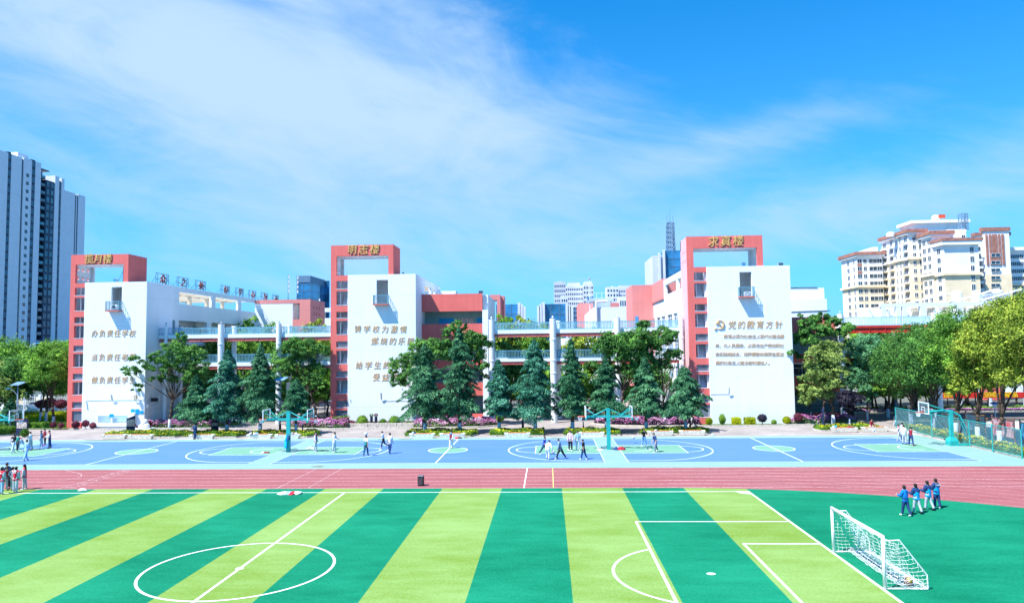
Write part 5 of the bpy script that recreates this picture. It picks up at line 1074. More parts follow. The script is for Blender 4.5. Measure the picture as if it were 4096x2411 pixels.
# communication tower on the dark office
o, x0, x1, z1 = office('grey and blue glass tower with a lattice mast on its roof', 2652, 2735, 1003, 300, 30, ((2636, 1012), (2654, 1000)), rows=4, cols_=3.5)
xg, _ = at(2611, 1030, 300); B(xg, x0-.05, 300.5, 330, 0, at(2630, 1022, 300)[1], 'grey_tower').build('side_wall', o)
X0, Zb = at(2683, 1000, 305); Zt = at(2683, 892, 305)[1]; Wd = (at(2698, 900, 305)[0]-at(2668, 900, 305)[0])/2
q = thing('lattice_mast', 'blue lattice antenna mast on top of the glass tower', 'antenna mast', (X0, 305, z1)); mm = MB().m('steel_blue'); n = 6
for sx_ in (-1, 1):
    for sy_ in (-1, 1): mm.tube((X0+sx_*Wd, 305+sy_*Wd, z1), (X0+sx_*Wd*.8, 305+sy_*Wd*.8, Zt), .28, n=4)
for k in range(n+1):
    zz_ = z1+(Zt-z1)*k/n; w = Wd*(1-.2*k/n)
    for a, b in (((-1,-1),(1,-1)),((1,-1),(1,1)),((1,1),(-1,1)),((-1,1),(-1,-1))):
        mm.tube((X0+a[0]*w, 305+a[1]*w, zz_), (X0+b[0]*w, 305+b[1]*w, zz_), .2, n=4)
        if k < n: z2 = z1+(Zt-z1)*(k+1)/n; mm.tube((X0+a[0]*w, 305+a[1]*w, zz_), (X0+b[0]*w, 305+b[1]*w, z2), .16, n=4); mm.tube((X0+b[0]*w, 305+b[1]*w, zz_), (X0+a[0]*w, 305+a[1]*w, z2), .16, n=4)
mm.tube((X0, 305, Zt), (X0, 305, at(2683, 840, 305)[1]), .18, .05, 5).tube((X0-Wd*.8, 305, Zt), (X0-Wd*.8, 305, Zt+4), .1).tube((X0+Wd*.8, 305, Zt), (X0+Wd*.8, 305, Zt+4), .1); mm.build('lattice', q)
# antenna poles near the blue tower
for u, vt, lb in ((1153, 1097, 'thin antenna pole with panels left of the blue tower'), (1188, 1100, 'antenna pole with panels in front of the blue tower'), (1275, 1190, 'short antenna pole right of the blue tower')):
    Y = 90; x_, zt2 = at(u, vt, Y); zb_ = at(u, 1200 if u < 1250 else 1238, Y)[1]; q = thing('antenna_pole', lb, 'antenna', (x_, Y, zb_-2), 'antenna poles behind the pink end block')
    a = MB().m('steel_blue').tube((x_, Y, zb_-3), (x_, Y, zt2), .09, .05); a.build('pole', q)
    for k in range(4): MB().m('frame_white').box(x_+.08, x_+.3, Y-.1, Y+.1, zt2-.9-k*1.0, zt2-.25-k*1.0).build('antenna_panel', q)
    MB().m('steel_blue').tube((x_-1.3, Y, zb_-3), (x_, Y, zb_+.5), .03).tube((x_+1.3, Y, zb_-3), (x_, Y, zb_+.5), .03).build('stay', q)
# far residential towers
def block(label, u0, u1, v0, Y, dep, m, nw, wm='glass_dark', fh=3.3, vb=1330, wf=.55, fm='tower_bluegrey', name='apartment_block', hh=1.7, crown=None, skip=()):
    x0, z1 = at(u0, v0, Y); x1 = at(u1, v0, Y)[0]; o = thing(name, label, 'apartment tower', ((x0+x1)/2, Y, 0)); B(x0, x1, Y, Y+dep, 0, z1, m).build('wall', o)
    w = (x1-x0)/nw; zb_ = at(u0, vb, Y)[1]; k = 1
    while z1-fh*k > max(3, zb_):
        for q in range(nw):
            if q in skip: continue
            window(o, x0+w*(q+.5), Y-.02, z1-fh*k-.2, w*wf, hh, 0, wm, fm, pane=False)
        k += 1
    if crown: B(x0+crown[0], x1-crown[0], Y+.5, Y+dep-.5, z1+.001, z1+crown[1], m).build('roof_block', o)
    return o, x0, x1, z1
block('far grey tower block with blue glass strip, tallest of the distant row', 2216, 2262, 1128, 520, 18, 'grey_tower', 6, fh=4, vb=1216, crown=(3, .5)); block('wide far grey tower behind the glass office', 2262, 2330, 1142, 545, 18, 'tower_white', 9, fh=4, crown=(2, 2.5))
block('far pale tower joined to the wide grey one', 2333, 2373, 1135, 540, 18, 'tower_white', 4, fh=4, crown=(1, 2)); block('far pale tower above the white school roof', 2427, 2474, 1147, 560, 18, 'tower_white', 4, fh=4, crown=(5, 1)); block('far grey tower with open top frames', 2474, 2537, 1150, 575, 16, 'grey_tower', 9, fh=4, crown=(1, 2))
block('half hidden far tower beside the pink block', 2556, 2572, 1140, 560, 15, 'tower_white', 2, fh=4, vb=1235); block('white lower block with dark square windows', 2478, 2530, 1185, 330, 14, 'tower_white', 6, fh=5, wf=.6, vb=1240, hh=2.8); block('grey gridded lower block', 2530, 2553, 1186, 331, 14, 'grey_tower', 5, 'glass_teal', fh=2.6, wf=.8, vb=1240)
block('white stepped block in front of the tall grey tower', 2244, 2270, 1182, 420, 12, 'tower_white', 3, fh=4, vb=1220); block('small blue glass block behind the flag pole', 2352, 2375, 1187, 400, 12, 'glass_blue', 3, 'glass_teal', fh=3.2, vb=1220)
x_, z_ = at(2358, 1118, 88); q = thing('flag_pole', 'slender white flag pole with ball finial behind the walkway', 'flag pole', (x_, 88, 0)); MB().m('white_paint').tube((x_, 88, 0), (x_, 88, z_), .12, .06, 8).build('pole', q); MB().m('lamp_metal').ell((x_, 88, z_+.2), .25, .25, .25, 8, 6).build('finial', q)
x_, z_ = at(2552, 1157, 480); q = thing('tower_crane', 'orange tower crane tip between far towers', 'crane', (x_, 480, 0)); mat('crane_orange', (.62, .35, .12)); MB().m('crane_orange').tube((x_, 480, 0), (x_, 480, z_), .8, n=4).build('mast', q); MB().m('crane_orange').tube((x_-6, 480, z_-4), (x_+7, 480, z_+3), .5, n=4).build('jib', q)
# second row of school buildings seen over the walkway
o = thing('school_building', 'white rear school block with roof hut, seen over the walkway', 'school building', (at(2450, 1227, 76)[0], 76, 0))
x0, z1 = at(2376, 1229, 76); x1 = at(2572, 1229, 76)[0]; B(x0, x1, 76, 112, 0, z1, 'white_render').build('wall', o)
xh0, zh0 = at(2380, 1228, 84); xh1, zh1 = at(2441, 1204, 84); B(xh0, xh1, 84, 90, z1, zh1, 'tower_white').build('roof_hut', o); B(xh0-1, xh1+.6, 83, 91, zh1, zh1+.5, 'tower_bluegrey').build('hut_eaves', o)
g = MB(); railing(g, (xh0-.8, 83.2), (xh1+.4, 83.2), zh1+.5, 1.1, .9, 'frame_white', .06); g.build('railing', o); B(at(2370, 1228, 74)[0], at(2384, 1228, 74)[0], 75, 75.4, z1-.1, z1+.25, 'frame_white').build('pipe', o) if 0 else None
MB().m('white_paint').tube((x0+.4, 75.7, 0), (x0+.4, 75.7, z1+1.0), .22, n=8).tube((x0+.4, 75.7, z1+1.0), (x0+2.6, 76.5, z1+1.1), .22, n=8).build('duct', o)
xp0, zp = at(2316, 1212, 110); xp1 = at(2376, 1212, 110)[0]; q = thing('pink_block', 'pink rear school block left of the white roof hut', 'school building', (xp0, 110, 0)); B(xp0, xp1, 110.5, 124, 0, zp, 'pink_render').build('wall', q)
xp0, zp = at(2441, 1211, 124); xp1 = at(2477, 1211, 124)[0]; B(xp0, xp1, 124, 130, 0, zp, 'pink_render').build('rear_wall', q)
# pink portal far behind the red wing, and the white wing right of the motto wing's end block
xq0, zq = at(1958, 1179, 76); xq1 = at(2000, 1179, 76)[0]; zq2 = at(1958, 1200, 76)[1]; xq2 = at(1994, 1200, 76)[0]; q = thing('portal_frame', 'pink portal frame rising behind the red banded wing', 'school building', (xq0, 76, 0))
B(xq0, xq1, 76, 80, zq2, zq, 'pink_render').build('beam', q); B(at(1988, 1200, 76)[0], xq1, 76, 80, 0, zq2-.002, 'pink_render').build('pier', q); B(xq1+.002, at(2016, 1200, 80)[0], 80, 84, 0, zq, 'pink_render').build('rear_pier', q)
q = thing('school_wing', 'distant white wing with roof pergola between pink block and middle tower', 'school building', (at(1290, 1250, 95)[0], 95, 0)); xa, za = at(1256, 1232, 95); xb = at(1400, 1232, 95)[0]; B(xa, xb, 95, 99, 0, at(1290, 1272, 95)[1], 'white_render').build('wall', q); B(xa, xb, 95, 96, za-.9, za, 'white_render').build('roof_beam', q)
for k in range(5): xx = xa+.2+(xb-xa-.4)*k/4; B(xx-.3, xx+.3, 95, 95.6, at(1290, 1272, 95)[1], za-.91, 'tan_concrete').build('column', q)
# low white building glimpsed between the decks
q = thing('school_building', 'white rear building glimpsed between the two walkway decks', 'school building', (at(2290, 1380, 90)[0], 90, 0)); B(at(2225, 1380, 90)[0], at(2440, 1380, 90)[0], 90, 96, 0, at(2290, 1352, 90)[1], 'white_render').build('wall', q)
for k in range(6): window(q, at(2250+k*30, 1380, 90)[0], 89.98, 8.0, 1.6, 1.8, 0, 'glass_teal')
# pergola roofed block on the right
q = thing('pergola_building', 'low white building with open roof pergola in front of the apartments', 'school building', (at(3700, 1250, 74)[0], 74, 0)); Y = 72
zt2 = lambda u, v: at(u, v, Y)[1]; xa = at(3523, 1250, Y)[0]; xb = at(4200, 1250, Y)[0]; ztop = zt2(3800, 1209); zo = zt2(3800, 1224)
B(xa, xb, Y, Y+.6, zo, ztop, 'white_render').build('roof_beam', q)
for u in (3526, 3585, 3611, 3682, 3830, 3968): xx = at(u, 1250, Y)[0]; B(xx, xx+1.1*(1 if u > 3660 else .7), Y+.01, Y+.59, 0, zo-.002, 'white_render').build('column', q)
B(xa, xb, Y+.1, Y+14, 0, zt2(3800, 1262), 'white_render').build('wall', q); B(xa+1, xb, Y+12, Y+12.3, zt2(3800, 1262), zo+.5, 'inner_white').build('rear_wall', q)
for k in range(9): xx = xa+3+k*3.4; B(xx, xx+.3, Y+.62, Y+12, zo+.1, zo+.45, 'tan_concrete').build('rafter', q)
for k in range(5): xx = at(3650+k*62, 1250, Y+6)[0]; B(xx, xx+1.3, Y+6, Y+6.5, zt2(3800, 1262), zo+.1, 'tan_concrete').build('inner_column', q)
g = MB(); railing(g, (xa+1, Y+.8), (xb, Y+.8), zt2(3800, 1262), 1.3, .3, 'tan_concrete', .05); g.build('railing', q)
B(at(3919, 1250, 60)[0], at(4000, 1250, 60)[0], 60, 61, 0, at(3940, 1241, 60)[1], 'red_render').build('red_block', q)
for k, (u0, u1, v0, lb) in enumerate(((3807, 3846, 1165, 'white round roof tank, left one'), (3886, 3919, 1164, 'white round roof tank, middle one'), (3972, 4008, 1161, 'white round roof tank behind the steel panels'))):
    x0, z1 = at(u0, v0, 84); x1 = at(u1, v0, 84)[0]; t_ = thing('water_tank', lb, 'water tank', ((x0+x1)/2, 84, ztop), 'roof tanks on the pergola building'); r = (x1-x0)/2; MB().m('white_paint').lathe(((x0+x1)/2, 84, 0), [(r, ztop-1), (r, z1-.3), (r*.8, z1), (.05, z1+.15)], 18).build('tank', t_, smooth=False); MB().m('white_paint').box((x0+x1)/2-r*.9, (x0+x1)/2+r*.9, 83.2, 84.8, ztop-2.5, ztop-1).build('base', t_)
x0, z1 = at(3932, 1172, 82); x1, z0 = at(4038, 1204, 82)[0], ztop-1; t_ = thing('water_tank', 'long pressed steel panel tank with round bosses', 'water tank', (x0, 82, z0)); B(x0, x1, 82, 85, z0, z1, 'lamp_metal').build('tank', t_)
for k in range(8):
    for j in range(2): MB().m('lamp_metal').ell((x0+(x1-x0)*(k+.5)/8, 81.98, z0+1+(z1-z0-1)*(j+.4)/2), .55, .25, .5, 8, 6).build('boss', t_)
t_ = thing('solar_heater', 'slanting row of white roof pipes in front of the tanks', 'pipes', (at(3700, 1210, 76)[0], 76, ztop)); xs_ = [at(u, 1205, 76)[0] for u in (3640, 3807, 3850, 4000, 4090)]
for a, b, za, zb_ in ((xs_[0], xs_[1], .3, 1.9), (xs_[1]+.5, xs_[3], .3, 2.6), (xs_[3]-3, xs_[4], .5, 2.4)):
    for j in range(3): MB().m('white_paint').tube((a, 76+j*.6, ztop+za), (b, 76+j*.6, ztop+zb_), .12, n=6).build('pipe', t_)
    for j in range(5): xx = a+(b-a)*(j+.5)/5; MB().m('tan_concrete').tube((xx, 76, ztop-.1), (xx, 76, ztop+za+(zb_-za)*(j+.5)/5), .06, n=4).build('post', t_)

# cream and white apartment houses on the right: each a body with cornices, bays and windows
def apt(label, uw, ue, uf, vt, vband, Y, floors, colsS, colsW, top='apt_white', cap=True, fh=3.0, brown=()):
    "west face from uw to ue (front corner), south face from ue to uf; vband: change from white to cream"
    xF, zt1 = at(ue, vt, Y); xE = at(uf, vt, Y)[0]; yW = atx(uw, vt, xF)[0] if uw != ue else Y+14; o = thing('apartment_house', label, 'apartment house', (xF, Y, 0))
    yW = min(yW, Y+26); zb_ = at(ue, vband, Y)[1]
    B(xF, xE, Y, yW, zb_, zt1-1.4, top).build('upper_wall', o); B(xF, xE, Y, yW, 0, zb_-.002, 'cream').build('lower_wall', o)
    B(xF-.7, xE+.7, Y-.7, yW+.7, zb_-.6, zb_+.3, 'cream').build('cornice', o); B(xF-.8, xE+.8, Y-.8, yW+.8, zt1-1.4, zt1-.7, top).build('cornice', o)
    if cap: B(xF-1.1, xE+1.1, Y-1.1, yW+1.1, zt1-.69, zt1+.6, 'brown_panel' if cap == 'b' else top).build('parapet', o)
    for f in range(floors):
        z = zt1-3.4-fh*f
        if z < 12: break
        lo = z < zb_
        for (c, w) in colsS:
            window(o, xF+(xE-xF)*c, Y-.02, z-.6, w, 1.7, 0, 'glass_dark', 'frame_white')
            if (f in (1, 2)) and (c, w) in brown: B(xF+(xE-xF)*c-w/2, xF+(xE-xF)*c+w/2, Y-.14, Y-.03, z+1.15, z+2.3, 'brown_panel').build('spandrel_panel', o)
        for (c, w) in colsW: window(o, xF-.02, Y+(yW-Y)*c, z-.6, w, 1.8, R(-90), 'glass_dark', 'frame_white')
    return o, xF, xE, yW, zt1, zb_
A = apt('cream and white apartment house standing furthest left of the group', 3364, 3428, 3528, 1014, 1144, 232, 14, [(.08, 1.8), (.30, 1.4), (.62, 3.2), (.88, 2.0)], [(.2, 1.6), (.55, 2.4)], cap='b', brown=[(.08, 1.8)])
B(A[1]+8, A[2]+.3, 236, 250, A[4]+.61, at(3500, 1003, 232)[1]+2, 'apt_white').build('set_back_storey', A[0])
A = apt('tall cream apartment house with brown cornice, west face in view', 3524, 3632, 3694, 924, 1031, 214, 16, [(.35, 1.3), (.75, 1.2)], [(.10, 2.6), (.30, 1.4), (.44, 1.2), (.62, 2.2), (.88, 2.6)], cap='b')
for c in (.10, .62, .88):
    for f in range(10):
        y_ = 214+(A[3]-214)*c; z = A[4]-4.0-3*f; B(A[1]-1.2, A[1]-.03, y_-1.8, y_+1.8, z-.9, z-.65, 'cream' if z < A[5] else 'apt_white').build('balcony_slab', A[0]); g = MB(); railing(g, (A[1]-1.1, y_-1.75), (A[1]-1.1, y_+1.75), z-.65, 1.0, .35, 'tower_bluegrey', .05); g.build('balcony_rail', A[0])
for c in (.10, .30, .62): y_ = 214+(A[3]-214)*c; B(A[1]-.15, A[1]-.02, y_-1.3, y_+1.3, A[4]-4.1+2.3, A[4]-1.5, 'brown_panel').build('brown_panel', A[0])
B(A[1]+6, A[1]+26, 222, 232, A[4]+.61, at(3700, 880, 214)[1], 'apt_white').build('roof_storey', A[0]); B(A[1]+5, A[1]+27, 221, 233, at(3700, 880, 214)[1], at(3700, 868, 214)[1], 'apt_white').build('roof_eaves', A[0])
A = apt('cream apartment house with broad windowless white front, central in the group', 3682, 3725, 3800, 931, 1096, 205, 12, [(.3, 1.6)], [(.25, 2.2), (.7, 2.4)], cap='b')
A2 = A[0]; xa, z1 = at(3766, 969, 200); xb = at(3906, 969, 200)[0]; zb_ = at(3766, 1096, 200)[1]
B(xa, xb, 199, 204.9, zb_, z1-1.2, 'apt_white').build('front_bay', A2); B(xa, xb, 199, 204.9, 0, zb_-.002, 'cream').build('front_bay', A2); B(xa-.6, xb+.6, 198.4, 205.5, zb_-.6, zb_+.3, 'cream').build('cornice', A2); B(xa-.9, xb+.9, 198, 206, z1-1.2, z1+.2, 'apt_white').build('cornice', A2); B(xa-1.1, xb+1.1, 197.8, 206, z1+.2, z1+1.2, 'brown_panel').build('parapet', A2)
for f in range(10):
    z = z1-4-3.3*f
    if z > 12: window(A2, xa+(xb-xa)*.80, 198.98, z, 1.4, 2.0, 0); window(A2, xa+.9, 198.98, z, 0.001+1.4, 1.9, 0) if 0 else window(A2, xa-.02, 202, z, 2.4, 1.9, R(-90))
B(at(3794, 931, 207)[0], at(3864, 931, 207)[0], 207, 214, z1, at(3830, 917, 207)[1], 'apt_white').build('roof_storey', A2); window(A2, at(3853, 950, 207)[0], 206.98, at(3853, 963, 207)[1], 1.4, 2.2)
X0, Z0 = at(3854, 917, 209); q = thing('roof_mast', 'dark lattice mast with pale top on the apartment roof', 'antenna mast', (X0, 209, Z0)); zt2 = at(3854, 856, 209)[1]; mm = MB().m('steel_blue')
for sx_ in (-1, 1):
    for sy_ in (-1, 1): mm.tube((X0+sx_*1.1, 209+sy_*1.1, Z0-.5), (X0+sx_*1.1, 209+sy_*1.1, zt2), .16, n=4)
for k in range(10):
    zz_ = Z0+(zt2-Z0)*k/9
    for a, b in (((-1,-1),(1,-1)),((1,-1),(1,1)),((-1,1),(-1,-1))): mm.tube((X0+a[0]*1.1, 209+a[1]*1.1, zz_), (X0+b[0]*1.1, 209+b[1]*1.1, zz_), .12, n=4)
mm.build('lattice', q)
A = apt('white apartment house with brown chevron panels on its upper floors', 3900, 3905, 4026, 938, 1070, 236, 14, [(.5, 3.4)], [], cap='b')
xa, xb = at(3943, 1000, 235)[0], at(4022, 1000, 235)[0]; B(xa-1, A[2], 234.4, 235.9, 0, A[4]+2.2, 'apt_white').build('front_bay', A[0]); B(xa-1.6, A[2]+.4, 234.0, 236.2, A[4]+1.0, A[4]+2.5, 'brown_panel').build('parapet', A[0]); B(xa-1.1, A[2]+.1, 234.3, 234.39, 0, A[5]-3, 'cream').build('lower_facing', A[0])
for u0, u1 in ((3946, 3954), (3960, 3968), (3972, 3992), (3997, 4005), (4010, 4019)): B(at(u0, 1000, 234)[0], at(u1, 1000, 234)[0], 234.1, 234.39, at(3980, 1060, 234)[1], A[4]-.3, 'brown_panel').build('brown_panel', A[0])
for v in (1022, 1052, 1082, 1113, 1143): window(A[0], at(3983, v, 234)[0], 234.05, at(3983, v+5, 234)[1], 3.6, 1.4)
for f in range(9): B(at(3915, 1000, 233)[0], at(3934, 1000, 233)[0], 233.6, 235.9, A[4]-8-f*3.0, A[4]-7.2-f*3.0, 'apt_white').build('balcony_slab', A[0]); window(A[0], at(3922, 1000, 234)[0], 235.95, A[4]-6.9-f*3.0, 2.6, 2.0)
apt('white and cream apartment house cut by the right edge of the picture', 4026, 4030, 4180, 996, 1138, 240, 13, [(.06, 1.6), (.16, 1.6), (.26, 1.6), (.36, 1.6), (.55, 3.0), (.8, 3.0)], [], cap='w')
for k, (u, v, Y, lb) in enumerate(((3743, 868, 225, 'red lettered water tank on the highest roof'), (3562, 936, 222, 'pale round tank on the brown corniced roof'), (3937, 930, 240, 'red lettered tank on the chevron panelled house'))):
    x_, z_ = at(u, v, Y); q = thing('roof_tank', lb, 'water tank', (x_, Y, z_-1)); MB().m('white_paint').lathe((x_, Y, z_-1.6), [(1.5, .6), (1.5, 1.6), (1.1, 2.2), (.2, 2.4)], 14).build('tank', q); 
    if k != 1: MB().m('rim_red').box(x_-.2, x_+2.3, Y-2.5, Y-2.2, z_-.9, z_+.5).build('name_board', q)
# hills of city haze: low distant blocks along the skyline so the horizon is built up
far = [(-40,1350,700),(345,1345,600),(420,1352,650)]
# distant tree belt seen between and beyond the buildings
hb = []
for u, v, Y in ((380,1330,170),(20,1375,150)): pass
cl = []
for k in range(70):
    X = -300+k*9+random.uniform(-3, 3); cl.append((X, 150+random.uniform(-14, 14), random.uniform(3, 6), random.uniform(5, 8)))
P, N = crown_points(cl, 26000, .3); b_ = quads('distant_trees', leaf_quads(P, N, 1.2), ['leaf_mid']); tag(b_, 'belt of distant street trees seen between the school buildings', 'tree belt', kind='stuff')

# ------------------------------------------------------------------ furniture of the courts
def hoop(x, y, label, sides=(1, -1), sc=1.0):
    o = thing('basketball_hoop', label, 'basketball hoop', (x, y, 0), 'turquoise basketball hoops on the courts'); T = 'turquoise'
    MB().m(T).box(x-.17, x+.17, y-.15, y+.15, 0, 3.72).build('pole', o)
    MB().m(T).box(x-.16, x+.16, y-.16, y+.16, 3.722, 3.78).build('pole_cap', o)
    for s in sides:
        bx = x+s*2.1
        B(x+s*.171, bx-s*.06, y-.12, y+.12, 2.92, 3.12, T).build('arm', o)
        mb = MB().m(T)
        for dy in (-.22, .22):
            mb.tube((x+s*.15, y, 3.70), (x+s*1.35, y+dy*.7, 3.10), .045, n=6); mb.tube((x+s*1.0, y+dy*.6, 3.02), (bx-s*.07, y+dy*3.4, 3.72), .04, n=6); mb.tube((x+s*1.0, y+dy*.6, 3.02), (bx-s*.07, y+dy*3.2, 2.98), .035, n=6)
        mb.build('brace', o)
        fr = MB().m('white_paint'); y0, y1, z0, z1 = y-.9, y+.9, 2.92, 3.97
        fr.box(bx-.035, bx+.035, y0, y0+.07, z0, z1).box(bx-.035, bx+.035, y1-.07, y1, z0, z1).box(bx-.035, bx+.035, y0+.07, y1-.07, z1-.07, z1).box(bx-.035, bx+.035, y0+.07, y1-.07, z0, z0+.07)
        bo = fr.build('backboard', o)
        B(bx-.01, bx+.01, y0+.07, y1-.07, z0+.07, z1-.07, 'clear_glass').build('glass', bo)
        MB().m('petal_yellow' if s == -1 else 'white_paint').box(bx+s*.036, bx+s*.05, y-.3, y-.25, 3.12, 3.55).box(bx+s*.036, bx+s*.05, y+.25, y+.3, 3.12, 3.55).box(bx+s*.036, bx+s*.05, y-.25, y+.25, 3.50, 3.55).build('target_square', bo)
        MB().m(T).box(bx-.07, bx+.07, y-.95, y-.80, 2.80, 3.0).build('corner_pad', bo)
        ring(o, (bx+s*.50, y, 3.05), (bx, y), s)
    return o
def ring(o, c, att, s):
    r = MB().m('rim_red'); n = 14; pts = [(c[0]+.225*math.cos(2*math.pi*k/n), c[1]+.225*math.sin(2*math.pi*k/n), c[2]) for k in range(n)]
    for k in range(n): r.tube(pts[k], pts[(k+1) % n], .022, n=5)
    r.box(min(att[0], c[0]-s*.2), max(att[0], c[0]-s*.2), c[1]-.1, c[1]+.1, c[2]-.06, c[2]+.03)
    for k in range(-3, 4): r.box(c[0]-.22+.073*(k+3)-.01, c[0]-.22+.073*(k+3)+.01, c[1]-.24, c[1]-.22, c[2]-.12, c[2]) if 0 else None
    ro = r.build('rim', o); nt = MB().m('net_white'); m = 10
    for k in range(m):
        a0 = 2*math.pi*k/m
        for d in (1, -1):
            P = [(c[0]+rr*math.cos(a0+d*j*.31), c[1]+rr*math.sin(a0+d*j*.31), c[2]-.13*j) for j, rr in enumerate((.225, .19, .15, .125))]
            nt.path(P, .012, 3)
    nt.build('net', ro)
def clearmat():
    M = bpy.data.materials.new('clear_glass'); M.use_nodes = True; t = NT(M.node_tree)
    a = t.n('ShaderNodeBsdfTransparent', ins={'Color': (.86, .93, .92, 1)}); b = t.n('ShaderNodeBsdfGlossy', ins={'Color': (.9, .95, 1, 1), 'Roughness': .05}); m = t.n('ShaderNodeMixShader', ins={0: .10, 1: a.outputs[0], 2: b.outputs[0]}); t.n('ShaderNodeOutputMaterial', ins={0: m.outputs[0]}); MATS['clear_glass'] = M
clearmat()
hoop(-.95, 6.9, 'turquoise double basketball hoop with blue jacket tied round its post'); hoop(28.95, 7.4, 'turquoise double basketball hoop with clothes heaped at its foot'); hoop(-30.9, 8.6, 'turquoise double basketball hoop cut by the left edge of the picture')
# single cantilever stand at the right-hand end
x, y = 60.55, 8.9; o = thing('basketball_stand', 'single turquoise cantilever basketball stand with sloping back legs by the fence', 'basketball hoop', (x, y, 0)); T = 'turquoise'
MB().m(T).prism([(x-.38, y-.42), (x+.42, y-.42), (x+.42, y+.42), (x-.38, y+.42)], 0, .42).add([(x-.38,y-.42,.42),(x+.42,y-.42,.42),(x+.42,y+.42,.42),(x-.38,y+.42,.42),(x-.2,y-.3,.78),(x+.2,y-.3,.78),(x+.2,y+.3,.78),(x-.2,y+.3,.78)],[(0,1,5,4),(1,2,6,5),(2,3,7,6),(3,0,4,7),(4,5,6,7)]).box(x+.421, x+1.9, y-.38, y+.38, .02, .12).build('base', o)
B(x-.15, x+.15, y-.14, y+.14, .78, 3.25, T).build('post', o)
m_ = MB().m(T).tube((x+.1, y, 3.02), (x-.6, y, 3.18), .14, .13, 6).tube((x-.6, y, 3.18), (x-2.35, y, 3.05), .13, .11, 6).tube((x+.1, y, 3.1), (x+.8, y, 2.7), .12, .1, 6); m_.build('arm', o)
for dy in (-.35, .35): MB().m(T).tube((x+.75, y+dy*.4, 2.75), (x+1.75, y+dy, .1), .055, n=6).build('back_leg', o)
for dy in (-.75, .75): MB().m(T).tube((x-2.35, y+dy, 3.85), (x-.3, y, 3.2), .03, n=5).tube((x-2.35, y+dy, 3.3), (x-.6, y, 3.15), .03, n=5).build('brace', o)
bx = x-2.4; fr = MB().m('white_paint'); y0, y1, z0, z1 = y-.9, y+.9, 2.92, 3.97
fr.box(bx-.035, bx+.035, y0, y0+.07, z0, z1).box(bx-.035, bx+.035, y1-.07, y1, z0, z1).box(bx-.035, bx+.035, y0+.07, y1-.07, z1-.07, z1).box(bx-.035, bx+.035, y0+.07, y1-.07, z0, z0+.07); bo = fr.build('backboard', o); B(bx-.01, bx+.01, y0+.07, y1-.07, z0+.07, z1-.07, 'clear_glass').build('glass', bo)
MB().m('white_paint').box(bx-.05, bx-.036, y-.3, y-.25, 3.12, 3.55).box(bx-.05, bx-.036, y+.25, y+.3, 3.12, 3.55).box(bx-.05, bx-.036, y-.25, y+.25, 3.50, 3.55).build('target_square', bo); ring(o, (bx-.5, y, 3.05), (bx, y), -1)

# stone benches with a wooden slat
bl = ['leftmost of the two benches in front of the white sculpture bed', 'bench right of the leftmost one, in front of the white sculpture bed', 'pale stone bench with the man in navy standing at it', 'pale stone bench heaped with white and black clothes', 'pale stone bench behind the turquoise post, brown bag on it', 'pale stone bench with a red figure and blue bag, below the tall cedars', 'pale stone bench behind the student in maroon vest at mid court', 'pale stone bench left of the brick apron', 'pale stone bench behind the boy in light blue', 'pale stone bench behind the boy in black catching the ball', 'pale stone bench with a bottle on it, near the long text tower', 'pale stone bench with a blue bag, under the purple tree', 'pale stone bench with a student in maroon sitting on it', 'pale bench end at the far left edge by the hedge']
bxs = [(-24.4, 17.6), (-21.2, 17.3), (-14.2, 16.95), (-7.8, 16.9), (-4.65, 16.7), (9.95, 16.6), (13.2, 16.6), (20.1, 16.7), (27.9, 16.9), (35.2, 17.5), (38.6, 17.8), (55.1, 19.5), (58.4, 19.8), (-43.9, 17.6)]
proto = None
for k, (bx, by) in enumerate(bxs):
    if proto is None:
        proto = thing('stone_bench', bl[0], 'bench', (bx, by, 0), 'stone benches along the courts')
        MB().m('stone').add([(bx-1.22,by-.22,0),(bx+1.22,by-.22,0),(bx+1.22,by+.22,0),(bx-1.22,by+.22,0),(bx-1.38,by-.30,.46),(bx+1.38,by-.30,.46),(bx+1.38,by+.30,.46),(bx-1.38,by+.30,.46)], [(0,3,2,1),(4,5,6,7),(0,1,5,4),(1,2,6,5),(2,3,7,6),(3,0,4,7)]).build('base', proto)
        B(bx-.95, bx+.95, by-.27, by+.16, .462, .51, 'wood').build('seat', proto); B(bx-.95, bx-.9, by-.31, by-.302, .30, .46, 'wood').build('clip', proto)
    else: dup(proto, (bx, by, 0), bl[k])

# clothes and small things left about
def heap(x, y, z, w, cols, label, name='clothes', h=.16, cat='clothes', seed=0, d=None):
    w *= .72; h *= .8; random.seed(seed or int(x*13+y*7)); o = thing(name, label, cat, (x, y, z)); d = d or w*.55
    for k, c in enumerate(cols):
        m = MB().m(c); ox = x+(k-(len(cols)-1)/2)*w/len(cols)*.8; nu, nv = 9, 4; vs = []; rr = w/len(cols)*.75
        for j in range(nv+1):
            ph = math.pi/2*j/nv
            for i in range(nu): th = 2*math.pi*i/nu; r = (.75+.5*random.random()); vs.append((ox+rr*math.sin(ph)*math.cos(th)*r, y+d*.5*math.sin(ph)*math.sin(th)*r, z+h*math.cos(ph)*(.7+.6*random.random())+.005))
        m.add(vs, [(j*nu+i, (j+1)*nu+i, (j+1)*nu+(i+1) % nu, j*nu+(i+1) % nu) for j in range(nv) for i in range(nu)]); m.build('garment', o, smooth=True)
    return o
mat('cloth_white', (.70, .72, .76), .9, var=.05); mat('cloth_black', (.02, .02, .025), .9); mat('cloth_red', (.62, .02, .05), .9, var=.1); mat('cloth_maroon', (.26, .02, .04), .9, var=.1); mat('cloth_blue', (.03, .10, .45), .9, var=.1); mat('cloth_sky', (.30, .50, .72), .9, var=.06); mat('cloth_brown', (.16, .08, .045), .9)
